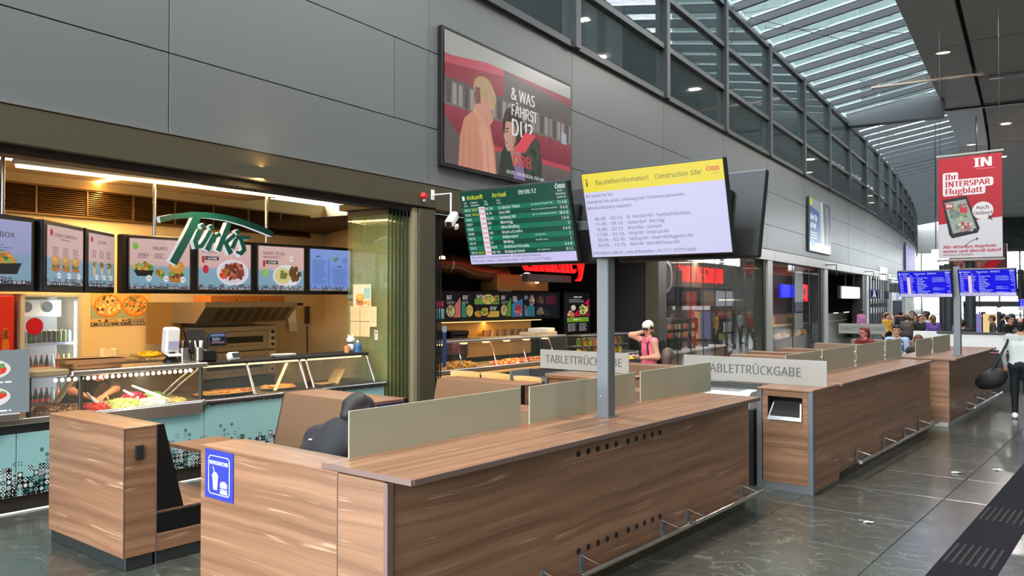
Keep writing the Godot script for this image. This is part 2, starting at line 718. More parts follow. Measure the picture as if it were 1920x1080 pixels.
func build_shell():
	var fl := shell("floor", "dark grey-green polished stone floor of large square tiles", "floor")
	part(fl, "floor_bed", bb(Vector3(-30, -0.4, 30), Vector3(16, -0.032, -125), 0), mats["joint"])
	part(fl, "far_floor", bb(Vector3(-30, -0.03, -29.985), Vector3(16, 0, -125), 0), mats["floor stone 0"])
	part(fl, "near_floor", bb(Vector3(-30, -0.03, 30), Vector3(16, 0, -1.185), 0), mats["floor stone 0"])
	part(fl, "side_floor", bb(Vector3(-30, -0.03, -1.185), Vector3(-9.065, 0, -29.975), 0), mats["floor stone 1"])
	part(fl, "side_floor", bb(Vector3(2.945, -0.03, -1.185), Vector3(16, 0, -29.975), 0), mats["floor stone 1"])
	for i in 10:
		for j in 24:
			var m: Material = mats["floor stone %d" % [0, 0, 1, 2][rng.randi() % 4]]
			part(fl, "tile", bx(Vector3(1.194, 0.03, 1.194), 0.002), m, Vector3(-9.06 + 1.2 * i + 0.6, -0.015, -1.18 - 1.2 * j - 0.6))
	var ts := shell("trim_1", "dark ribbed guidance strip for the blind along the walkway floor", "floor strip")
	part(ts, "strip", bb(Vector3(-1.46, 0, 8), Vector3(-1.03, 0.003, -60), 0), dull("dark strip", Color(0.12, 0.12, 0.14)))
	var ribs := MB.new()
	for z in [-2.4, -4.6, -7.6, -9.2, -12.2, -15.6, -19.8]:
		for k in 7:
			ribs.box(Vector3(-1.42 + 0.055 * k, 0.005, z), Vector3(0.022, 0.005, 0.62), 0.001)
	part(ts, "ribs", ribs.done(), dull("rib", Color(0.22, 0.215, 0.21))).set_meta("kind", "stuff")
	struct("trim_2", "white metal edging on the floor below the turquoise counter", "floor strip", bb(Vector3(-8.88, 0, -1.5), Vector3(-8.84, 0.012, -8.3)), mats["white"])
	# scraps on the floor
	for k in 3:
		var at: Vector3 = [Vector3(-2.25, 0, -8.1), Vector3(-2.0, 0, -11.1), Vector3(-1.65, 0, -11.6)][k]
		var m := MB.new()
		for q in 5:
			m.xf = Transform3D(Basis.from_euler(Vector3(rng.randf() * 0.5, rng.randf() * 6.0, rng.randf() * 0.5)), Vector3(rng.randf_range(-0.05, 0.05), 0.012, rng.randf_range(-0.02, 0.02)))
			m.box(Vector3.ZERO, Vector3(0.055, 0.003, 0.03))
		one("paper_scrap", ["crumpled white paper scrap on the floor before the waste bin", "small white paper scrap on the floor beside the far rail", "pale scrap of paper beside the dark floor strip"][k], "scrap", m.done(), mats["white"], at)
	# the wall across the hall, behind the two ends, all outside the photograph
	var wr := shell("wall_right", "pale wall across the hall with a long window band", "wall")
	var pl := mat("plaster", Color(0.42, 0.42, 0.41), 0.8)
	fpart(wr, "lower_wall", -26, 106, 12.6, 12.9, 0, 4.9, pl, 0)
	fpart(wr, "upper_wall", -26, 106, 12.6, 12.9, 7.4, 12.4, pl, 0)
	fpart(wr, "side_wall", -26, 40, 12.6, 12.9, 4.9, 7.4, pl, 0)
	fpart(wr, "side_wall", 76, 106, 12.6, 12.9, 4.9, 7.4, pl, 0)
	for k in 4:
		fpart(wr, "window_post", 43 + 10.0 * k, 43.4 + 10.0 * k, 12.6, 12.9, 4.9, 7.4, mats["frame grey"], 0)
	var sg := thing("wall_sign", "red lit shop lettering on the wall across the hall", "sign")
	var tm := TextMesh.new()
	var sf := SystemFont.new()
	sf.font_names = PackedStringArray(["Droid Sans"])
	tm.font = sf
	tm.text = "BURGER KING"
	tm.font_size = 64
	tm.pixel_size = 0.0245
	tm.depth = 0.1
	var sp := part(sg, "lettering", tm, glow("red neon", Color(1.0, 0.06, 0.1), 3.0), F(48.0, 12.45, 3.9))
	sp.rotation.y = TURN - PI / 2
	var wb := shell("wall_back", "end wall of the hall behind the camera with a wide portal", "wall")
	fpart(wb, "wall_head", -17.3, -17, 0, 13, 9.6, 12.4, pl, 0)
	fpart(wb, "wall_side", -17.3, -17, 0, 0.6, 0, 9.6, pl, 0)
	fpart(wb, "wall_side", -17.3, -17, 12.2, 13, 0, 9.6, pl, 0)

# ------------------------------------------------------------------ roof and ceiling
func roof_y(n: float) -> float:
	return 11.15 + n * 0.171

func build_roof():
	var rf := shell("roof", "sloping glass roof strip on dark grey beams above the left wall", "roof")
	var tilt := atan(0.171)
	var pm: Material = mats["roof grey"]
	for k in 78:
		var s := -26.0 + 1.6667 * k
		if absf(s - 34.66) < 0.8: continue
		var m := bx(Vector3(4.4, 0.24, 0.10), 0.006)
		var p := part(rf, "purlin", m, pm, F(s, 2.1, roof_y(2.1) + 0.22))
		p.basis = Basis(Vector3.UP, fturn(s)) * Basis(Vector3.BACK, tilt)
		var q := part(rf, "glazing_bar", bx(Vector3(4.4, 0.04, 0.13), 0.004), mats["grey metal"], F(s, 2.1, roof_y(2.1) + 0.37))
		q.basis = p.basis
	for k in 77:
		var s := -26.0 + 1.6667 * k
		var g := part(rf, "pane", bx(Vector3(4.4, 0.012, 1.42), 0), mats["roof glass"], F(s + 0.833, 2.1, roof_y(2.1) + 0.40))
		g.basis = Basis(Vector3.UP, fturn(s)) * Basis(Vector3.BACK, tilt)
	fpart(rf, "main_beam", 34.3, 35.0, 0, 4.4, 10.95, 12.0, pm)
	fpart(rf, "main_beam", -20.4, -19.7, 0, 4.4, 10.95, 12.0, pm)
	# bracing rods under the panes
	part(rf, "bracing_rod", tube([F(16.5, 0.2, 11.3), F(27.0, 4.1, 11.95)], 0.014, 6), mats["frame grey"])
	part(rf, "bracing_rod", tube([F(18.0, 0.3, 11.35), F(23.0, 4.0, 11.9)], 0.014, 6), mats["frame grey"])
	var so := shell("ceiling", "grey panelled ceiling over the hall with a lower soffit strip beside the roof", "ceiling")
	for k in 22:
		var a := 37.2 - 5.95 * 10 + 5.95 * k
		fpart(so, "ceiling_panel", a + 0.06, a + 5.89, 5.98, 12.6, 11.88, 12.05, mats["ceiling"], 0.02)
		if k > 10:
			fpart(so, "ceiling_rail", a - 0.03, a + 0.03, 6.0, 12.6, 11.98, 12.06, mats["pale beam"], 0)
	for k in 12:
		var a := 37.2 - 11.9 * 5 + 11.9 * k
		fpart(so, "soffit_panel", a + 0.04, a + 11.86, 4.22, 5.84, 11.80, 12.05, mat("pale soffit", Color(0.62, 0.65, 0.68), 0.5) if k == 5 else mats["soffit"], 0.02)
	fpart(so, "ceiling_back", -26, 106, 4.2, 12.9, 12.1, 12.4, mats["matt black"], 0)
	fpart(so, "cross_joint", 36.95, 37.25, 4.25, 12.6, 11.72, 11.80, mats["black"])
	# lamps
	var spots := [[-13.5, 5.1], [-2.0, 5.1], [15.0, 5.1], [26.0, 5.05], [48.3, 5.0], [72.0, 5.0], [19.4, 6.6], [42.8, 6.85], [54.9, 6.7], [66.8, 6.5], [78.7, 6.2], [-4.4, 8.8], [7.5, 9.0], [19.4, 9.4], [31.0, 9.6], [-16.3, 8.8]]
	for k in spots.size():
		var p: Array = spots[k]
		var low := 11.80 if p[1] < 5.9 else 11.86
		var lit: String = ["lit downlight in the soffit beside the glass roof", "lit downlight in a ceiling joint"][0 if p[1] < 5.9 else 1]
		var where: String = {3: ", above the row of spikes", 4: ", above the red banner", 6: ", topmost at the picture edge", 7: ", nearest above the red banner's right side", 8: ", second down beside the red banner", 9: ", third down beside the red banner", 10: ", furthest down beside the red banner"}.get(k, "")
		var t := thing("ceiling_light", lit + where, "ceiling light", F(p[0], p[1], low), TURN, "downlights in the hall ceiling")
		part(t, "frame", MB.new().lathe(Vector3(0, -0.03, 0), [Vector2(0.30, 0.03), Vector2(0.30, 0), Vector2(0.24, 0)], 20, 1.0, 0.6).done(), mats["white paint"])
		part(t, "diffuser", MB.new().lathe(Vector3(0, -0.028, 0), [Vector2(0, 0.004), Vector2(0.24, 0.004), Vector2(0.24, -0.004), Vector2(0, -0.004)], 20, 1.0, 0.6).done(), mats["lamp white"])
		if p[0] < 50:
			lamp("downlight", F(p[0], p[1], low - 0.06), Vector2(0.4, 0.3), (14.0 if p[0] > 10.0 else 72.0) if p[1] < 6.0 else (20.0 if p[1] > 8.0 else 40.0), Color(1.0, 0.97, 0.94))
	# spikes bar and the unlit fitting
	var sb := thing("bird_spike_bar", "pale metal bar with a row of thin bird spikes below the ceiling", "spike bar", F(28.9, 0, 0), TURN)
	part(sb, "bar", bb(Vector3(2.0, 11.42, 0.05), Vector3(6.3, 11.5, -0.12), 0.01), mat("warm metal", Color(0.62, 0.54, 0.47), 0.4, 0.4))
	var sk := MB.new()
	for k in 60:
		sk.tube([Vector3(2.05 + 0.0714 * k, 11.5, -0.03), Vector3(2.05 + 0.0714 * k + 0.02 * sin(k * 2.1), 11.68, -0.03 + 0.05 * cos(k * 1.7))], 0.005, 4)
	part(sb, "spikes", sk.done(), mats["warm metal"]).set_meta("kind", "stuff")
	for x in [3.2, 5.9]:
		part(sb, "hanger", tube([Vector3(x, 11.5, -0.03), Vector3(x, 12.1, -0.03)], 0.012, 6), mats["frame grey"])
	var uf := thing("ceiling_fitting", "unlit grey light channel set in a joint of the ceiling panels", "ceiling light", F(31.25, 0, 0), TURN)
	part(uf, "channel", bb(Vector3(6.4, 11.74, 0.14), Vector3(9.6, 11.88, -0.14), 0.02), mats["pale beam"])
	part(uf, "slot", bb(Vector3(6.9, 11.73, 0.05), Vector3(9.5, 11.745, -0.05), 0), mats["black"])
	# buildings seen through the roof glass
	var tower := mat("tower glass", Color(0.36, 0.42, 0.40), 0.4)
	var t1 := thing("tower_building", "pale grey-green glass tower seen through the roof panes", "building")
	fpart(t1, "facade", 108, 130, -90, -7.2, 13, 110, tower, 0)
	var bands := MB.new()
	for k in 24:
		bands.box(Vector3(-48.6, 16 + 4.0 * k, 0), Vector3(83, 0.5, 0.3))
	for k in 28:
		bands.box(Vector3(-90 + 3.0 * k, 61, 0), Vector3(0.25, 96, 0.3))
	var bp := part(t1, "floor_bands", bands.done(), mat("tower band", Color(0.30, 0.345, 0.335), 0.5), F(107.9, 0, 0) - FN * bend(107.9))
	bp.rotation.y = TURN
	var t2 := thing("bridge_building", "upper storeys of a grey-green building high beyond the roof panes", "building")
	fpart(t2, "facade", 132, 150, -30, 60, 37, 110, tower, 0)

# ------------------------------------------------------------------ facade above the shops
func build_facade():
	var w := shell("wall_left", "dark grey metal-clad wall above the shops with wide smooth panels", "wall")
	for k in 24:
		var a := -26.0 + 5.5 * k
		fpart(w, "wall_core", a, a + 5.5, -0.35, -0.06, 3.6, 7.2, mats["matt black"], 0)
	var cols := [-24.5, -19.5, -14.5, -9.5, -4.5, 0.02, 4.7, 9.6, 14.4, 19.4, 24.6, 29.6, 34.6, 39.6, 44.6, 49.6, 54.6, 59.6, 64.6, 69.6, 74.6, 79.6, 84.6, 89.6, 94.6, 100.0]
	for k in cols.size() - 1:
		var a: float = cols[k]
		var b: float = cols[k + 1]
		for r in 3:
			var y0: float = [3.9, 4.77, 5.96][r]
			var y1: float = [4.77, 5.96, 7.2][r]
			var cuts := [a, b]
			if r == 1 and k == 4: cuts = [a, -0.79, b]
			for q in cuts.size() - 1:
				fpart(w, "panel", cuts[q] + 0.006, cuts[q + 1] - 0.006, -0.05, 0.0, y0 + 0.006, y1 - 0.006, mats["facade %d" % (rng.randi() % 3)], 0.003)
	# window band
	for k in cols.size() - 1:
		var a: float = cols[k]
		var b: float = cols[k + 1]
		if a < -10: continue
		var wn := shell("window_%d" % (k + 1), "clerestory window bay of three grey-framed panes above the panels", "window")
		fpart(wn, "mullion", b - 0.11, b + 0.11, -0.12, 0.16, 7.2, 11.2, mats["frame grey"], 0.01)
		for r in 4:
			var y: float = [7.26, 8.51, 9.82, 11.1][r]
			fpart(wn, "transom", a + 0.11, b - 0.11, -0.08, 0.10, y - 0.07, y + 0.07, mats["frame grey"], 0.006)
		for r in 3:
			var y0: float = [7.33, 8.58, 9.89][r]
			fpart(wn, "pane", a + 0.11, b - 0.11, -0.012, 0.0, y0, y0 + 1.17, mats["pane"], 0)
	var gl := shell("wall_gallery", "dim grey gallery behind the clerestory windows", "wall")
	var gm := mat("gallery grey", Color(0.42, 0.45, 0.45), 0.7)
	for k in 12:
		var a := -12.0 + 10.0 * k
		fpart(gl, "gallery_floor", a, a + 10, -6.0, -0.36, 6.9, 7.15, gm, 0)
		fpart(gl, "gallery_wall", a, a + 10, -6.2, -6.0, 6.9, 11.4, gm, 0)
		fpart(gl, "gallery_roof", a, a + 10, -6.2, -0.1, 11.4, 11.5, gm, 0)
		for q in 6:
			fpart(gl, "gallery_rib", a + 1.667 * q - 0.06, a + 1.667 * q + 0.06, -6.0, -0.2, 11.1, 11.4, mats["frame grey"], 0)
	for p in [[10.2, 1.1], [9.0, 0.7]]:
		fpart(gl, "pier", p[0], p[0] + p[1], -2.6, -1.9, 7.15, 11.3, mat("pale render", Color(0.58, 0.60, 0.60), 0.8), 0.01)
	# fascia beam and columns
	var be := shell("trim_3", "long metal fascia beam above the shop openings", "fascia beam")
	fpart(be, "beam", -26, 0.17, -0.32, 0.04, 3.52, 3.88, mats["beam"], 0.012)
	for k in 18:
		var a := 0.17 + 5.0 * k
		fpart(be, "beam", a + 0.005, a + 4.995, -0.32, 0.04, 3.50, 3.88, mats["beam"] if a < 9.0 else mats["pale beam"], 0.012)
	fpart(be, "silver_edge", -26, 9.0, 0.0, 0.05, 3.88, 3.90, mats["steel"], 0)
	fpart(be, "dark_reveal", -26, 0, -0.30, -0.06, 3.44, 3.52, mat("reveal brown", Color(0.12, 0.085, 0.04), 0.6), 0)
	for k in 7:
		var p: Array = [[-0.23, 0.17], [9.2, 9.75], [19.3, 19.95], [28.8, 29.5], [40.2, 41.0], [52, 52.6], [64, 64.6]][k]
		var c := shell("column", ["olive grey metal column between the kebab shop and the noodle shop", "grey metal column left of the burger shop windows", "pale metal column right of the burger shop windows", "pale metal column right of the shop with the blue sign", "pale metal column beyond the white lit sign", "slim pale column at the far shops", "slim pale column furthest along the shops"][k], "column")
		fpart(c, "shaft", p[0], p[1], -0.34, 0.02, 0, 3.5, mats["beam"] if k < 2 else mats["pale beam"], 0.012)
		if k == 0:
			fpart(c, "side_channel", -0.33, -0.23, -0.3, -0.02, 0, 3.5, mat("channel", Color(0.62, 0.58, 0.46), 0.4, 0.3), 0.006)
	# things on the facade
	var al := thing("fire_alarm", "small round red alarm on the beam beside the camera", "alarm", F(-0.19, 0.045, 3.68), TURN + PI / 2)
	part(al, "body", MB.new().lathe(Vector3.ZERO, [Vector2(0, 0.07), Vector2(0.035, 0.068), Vector2(0.05, 0.03), Vector2(0.055, 0), Vector2(0, 0)], 16).done(), mat("alarm red", Color(0.75, 0.10, 0.12), 0.35), Vector3.ZERO, Vector3(PI / 2, 0, 0))
	part(al, "base_plate", bx(Vector3(0.05, 0.05, 0.03), 0.006), mats["white paint"], Vector3(0.02, -0.06, 0.015))
	var cc := thing("security_camera", "white box security camera on a thin wall bracket beside the column", "camera", F(0.05, 0.04, 3.72), TURN)
	part(cc, "bracket", MB.new().box(Vector3(0.012, 0, 0), Vector3(0.024, 0.16, 0.07), 0.004).tube([Vector3(0.02, 0, 0), Vector3(0.36, 0, 0), Vector3(0.36, -0.02, 0), Vector3(0.36, -0.32, 0)], 0.014, 8).done(), mats["white paint"])
	var hs := MB.new()
	hs.xf = Transform3D(Basis.from_euler(Vector3(0.5, 0.35, 0)), Vector3(0.36, -0.42, 0.0))
	hs.box(Vector3(0, 0, -0.06), Vector3(0.13, 0.13, 0.36), 0.025)
	part(cc, "housing", hs.done(), mats["white paint"])
	var ln := MB.new()
	ln.xf = hs.xf
	ln.box(Vector3(0, -0.005, 0.122), Vector3(0.09, 0.085, 0.006), 0.002)
	part(cc, "lens_window", ln.done(), mats["matt black"])
	var sn := MB.new()
	sn.xf = hs.xf
	sn.box(Vector3(0.085, -0.09, 0.02), Vector3(0.05, 0.06, 0.1), 0.006)
	part(cc, "sensor_box", sn.done(), mat("beige box", Color(0.72, 0.66, 0.60), 0.5))
	# the large poster
	var po := thing("wall_poster", "large lit railway poster of a couple before a red train on the grey wall", "poster", F(2.36, 0.03, 5.31), TURN + PI / 2)
	part(po, "frame", MB.new().box(Vector3(0, 0, 0.02), Vector3(4.26, 2.22, 0.09), 0.01).done(), mats["black"])
	part(po, "picture", board(4.16, 2.10), screen_mat("poster print", poster_image(), 0.72), Vector3(0, 0, 0.075))
	var p2 := thing("advert_screen", "upright advert screen with blue text on the wall above the far shops", "screen", F(27.5, 0.03, 5.28), TURN + PI / 2)
	part(p2, "frame", bx(Vector3(4.3, 2.3, 0.08), 0.01), mats["frame grey"], Vector3(0, 0, 0.04))
	part(p2, "picture", board(4.2, 2.22), screen_mat("advert print", advert_image(), 0.85), Vector3(0, 0, 0.09))
	var il := thing("shop_lettering", "white raised shop name on the wall above the far shops", "sign", F(47.0, 0.05, 3.99 - 0.1), fturn(47.0) + PI / 2)
	var tm := TextMesh.new()
	var sf := SystemFont.new()
	sf.font_names = PackedStringArray(["Droid Sans"])
	tm.font = sf
	tm.text = "DEPOT"
	tm.font_size = 64
	tm.pixel_size = 0.0175
	tm.depth = 0.08
	part(il, "lettering", tm, glow("white letters", Color(1, 1, 1), 0.8), Vector3(0, -0.15, 0.03))
	var pb := thing("lilac_banner", "large lilac backlit advert panel on the far curved wall", "advert panel", F(68.5, 0.08, 5.4), fturn(68.5) + PI / 2)
	part(pb, "panel", bx(Vector3(13, 2.4, 0.06), 0.01), glow("lilac print", Color(0.52, 0.46, 0.75), 0.6))
	part(pb, "frame", MB.new().box(Vector3(0, 1.24, 0), Vector3(13.2, 0.08, 0.1)).box(Vector3(0, -1.24, 0), Vector3(13.2, 0.08, 0.1)).box(Vector3(-6.56, 0, 0), Vector3(0.08, 2.5, 0.1)).box(Vector3(6.56, 0, 0), Vector3(0.08, 2.5, 0.1)).done(), mats["frame grey"])

func poster_image() -> Image:
	var im := canvas(1024, 518, Color(0.46, 0.43, 0.41))
	var red := Color(0.62, 0.24, 0.30)
	# train behind: roof, red band, windows, red side, platform
	rc(im, 0, 0, 1024, 90, Color(0.72, 0.72, 0.70))
	poly(im, pts([0, 96, 300, 60, 1024, 60, 1024, 180, 0, 180]), red)
	poly(im, pts([0, 96, 300, 60, 420, 60, 420, 88, 0, 128]), Color(0.80, 0.36, 0.42))
	poly(im, pts([420, 60, 1024, 100, 1024, 190, 420, 180]), Color(0.40, 0.37, 0.36))
	vfade(im, 0, 180, 1024, 110, Color(0.40, 0.38, 0.37), Color(0.50, 0.47, 0.45))
	for k in 26:
		rc(im, 12 + 40 * k, 196, 26, 84, Color(0.66, 0.62, 0.60) if k % 3 else Color(0.36, 0.33, 0.33))
	vfade(im, 0, 290, 1024, 110, Color(0.64, 0.26, 0.32), Color(0.55, 0.20, 0.27))
	rc(im, 0, 398, 1024, 22, Color(0.80, 0.30, 0.36))
	vfade(im, 0, 420, 1024, 98, Color(0.46, 0.42, 0.40), Color(0.36, 0.33, 0.31))
	for x in [140, 700, 820, 960]:
		rc(im, x, 150, 5, 250, Color(0.33, 0.26, 0.26))
	rc(im, 930, 240, 52, 54, Color(0.72, 0.74, 0.80))
	poly(im, pts([0, 330, 130, 420, 150, 518, 0, 518]), Color(0.42, 0.38, 0.37))
	# woman in a dark green jacket with curly brown hair
	poly(im, pts([380, 518, 400, 420, 450, 360, 560, 300, 640, 290, 720, 330, 745, 420, 740, 518]), Color(0.20, 0.25, 0.21))
	poly(im, pts([500, 518, 520, 400, 560, 380, 600, 518]), Color(0.55, 0.48, 0.66))
	heap(im, 660, 400, 60, 90, 60, 22, [Color(0.16, 0.21, 0.18), Color(0.24, 0.30, 0.26), Color(0.28, 0.33, 0.28)])
	ell(im, 500, 300, 84, 96, Color(0.24, 0.17, 0.14))
	heap(im, 505, 300, 84, 92, 120, 15, [Color(0.22, 0.16, 0.13), Color(0.28, 0.20, 0.16), Color(0.34, 0.25, 0.19)])
	poly(im, pts([470, 400, 540, 360, 556, 430, 500, 470]), Color(0.76, 0.55, 0.48))
	poly(im, pts([432, 290, 448, 262, 492, 258, 520, 300, 518, 350, 486, 396, 452, 408, 434, 388, 428, 358, 418, 346, 430, 326]), Color(0.84, 0.65, 0.58))
	poly(im, pts([492, 258, 520, 300, 518, 350, 496, 384, 490, 320]), Color(0.76, 0.56, 0.49))
	line(im, [436, 312, 460, 306], 5, Color(0.25, 0.16, 0.14))
	line(im, [440, 322, 456, 321], 4, Color(0.18, 0.12, 0.12))
	line(im, [434, 372, 452, 370], 5, Color(0.72, 0.36, 0.38))
	heap(im, 470, 256, 46, 14, 40, 11, [Color(0.22, 0.16, 0.13), Color(0.32, 0.23, 0.18)])
	# man in an orange shirt with blond hair
	poly(im, pts([90, 518, 100, 400, 130, 320, 190, 280, 270, 280, 320, 330, 350, 420, 364, 518]), Color(0.87, 0.60, 0.50))
	poly(im, pts([230, 330, 300, 330, 340, 430, 352, 518, 262, 518]), Color(0.93, 0.68, 0.58))
	for k in 5:
		line(im, [130 + 40 * k, 350 + 8 * k, 120 + 46 * k, 518], 5, Color(0.80, 0.52, 0.44))
	poly(im, pts([196, 290, 205, 220, 300, 210, 322, 250, 340, 292, 326, 310, 300, 330, 268, 300, 250, 300]), Color(0.86, 0.63, 0.54))
	poly(im, pts([190, 285, 196, 262, 262, 300, 300, 340, 270, 340]), Color(0.90, 0.66, 0.56))
	ell(im, 268, 176, 74, 52, Color(0.76, 0.63, 0.47))
	ell(im, 330, 206, 30, 46, Color(0.80, 0.68, 0.52))
	for k in 16:
		line(im, [206 + 7 * k, 190 - 2 * k, 240 + 6 * k, 150 + 2 * k, 300 + 4 * k, 160 + 6 * k], 3, [Color(0.86, 0.75, 0.58), Color(0.66, 0.53, 0.38)][k % 2])
	poly(im, pts([206, 180, 240, 176, 246, 240, 206, 250]), Color(0.52, 0.36, 0.29))
	ell(im, 266, 232, 12, 22, Color(0.88, 0.62, 0.54))
	im = soften(im, 3)
	# lettering
	var wh := Color(0.98, 0.98, 0.97)
	say(im, "& WAS", 478, 172, 52, wh, 0.03, 0.94)
	say(im, "FÄHRST", 478, 242, 50, wh, 0.03, 0.94)
	say(im, "DU?", 478, 330, 74, wh, 0.035, 0.98)
	poly(im, pts([600, 300, 690, 300, 590, 395, 500, 395]), Color(0.96, 0.32, 0.38))
	say(im, "ÖBB", 492, 460, 52, Color(0.93, 0.27, 0.33), 0.045, 1.1)
	say(im, "HEUTE. FÜR MORGEN. FÜR UNS.", 440, 502, 15, wh, 0.03, 1.1)
	return im

func advert_image() -> Image:
	var im := canvas(512, 270, Color(0.55, 0.60, 0.62))
	poly(im, pts([0, 40, 220, 60, 250, 250, 0, 230]), Color(0.20, 0.33, 0.58))
	poly(im, pts([240, 0, 512, 0, 512, 270, 330, 270]), Color(0.34, 0.38, 0.41))
	poly(im, pts([250, 0, 310, 0, 350, 250, 300, 250]), Color(0.74, 0.78, 0.80))
	line(im, [400, 20, 440, 110, 420, 190, 440, 250], 10, Color(0.80, 0.82, 0.80))
	rc(im, 0, 225, 512, 45, Color(0.88, 0.89, 0.90))
	ell(im, 70, 232, 60, 16, Color(0.25, 0.55, 0.80))
	ell(im, 30, 18, 34, 22, Color(0.72, 0.80, 0.25))
	say(im, "Dein Sitz", 14, 110, 30, Color.WHITE, 0.05)
	say(im, "ist frei!", 14, 152, 30, Color.WHITE, 0.05)
	greek(im, 14, 172, 190, 3, 14, 6, Color(0.85, 0.88, 0.93))
	return im

# ------------------------------------------------------------------ kebab shop
func turn_of(a: Vector3, b: Vector3) -> float:
	# a board whose left end is at a and right end at b, seen from the front
	return atan2(-(b.z - a.z), b.x - a.x)

func price(im: Image, x: float, y: float, r: float, s := "6,90"):
	ell(im, x, y, r, r, Color(0.97, 0.97, 0.98))
	say(im, s, x, y + r * 0.25, r * 0.5, Color(0.3, 0.3, 0.35), 0.03, 1.0, 0, 0.5)

const MEAT := [Color(0.55, 0.25, 0.18), Color(0.70, 0.36, 0.26), Color(0.80, 0.46, 0.34), Color(0.45, 0.2, 0.15)]
const GREENS := [Color(0.45, 0.62, 0.25), Color(0.60, 0.72, 0.35), Color(0.30, 0.48, 0.20)]
const GOLD := [Color(0.86, 0.60, 0.26), Color(0.76, 0.48, 0.20), Color(0.93, 0.72, 0.38)]

func plate(im: Image, x: float, y: float, r: float, food: Array):
	ell(im, x, y, r, r * 0.62, Color(0.95, 0.93, 0.95))
	ell(im, x, y, r * 0.86, r * 0.52, Color(0.88, 0.85, 0.88))
	heap(im, x + r * 0.1, y - r * 0.08, r * 0.6, r * 0.36, 60, r * 0.14, food)
	heap(im, x - r * 0.5, y + r * 0.05, r * 0.25, r * 0.2, 16, r * 0.12, [Color(0.85, 0.25, 0.15), GREENS[0], Color(0.92, 0.35, 0.2)])

func burger(im: Image, x: float, y: float, w: float):
	ell(im, x, y + w * 0.4, w * 0.5, w * 0.2, GOLD[1])
	heap(im, x, y + w * 0.15, w * 0.46, w * 0.14, 40, w * 0.11, MEAT + GREENS)
	ell(im, x, y - w * 0.2, w * 0.5, w * 0.34, GOLD[0])
	ell(im, x - w * 0.08, y - w * 0.28, w * 0.3, w * 0.16, GOLD[2])

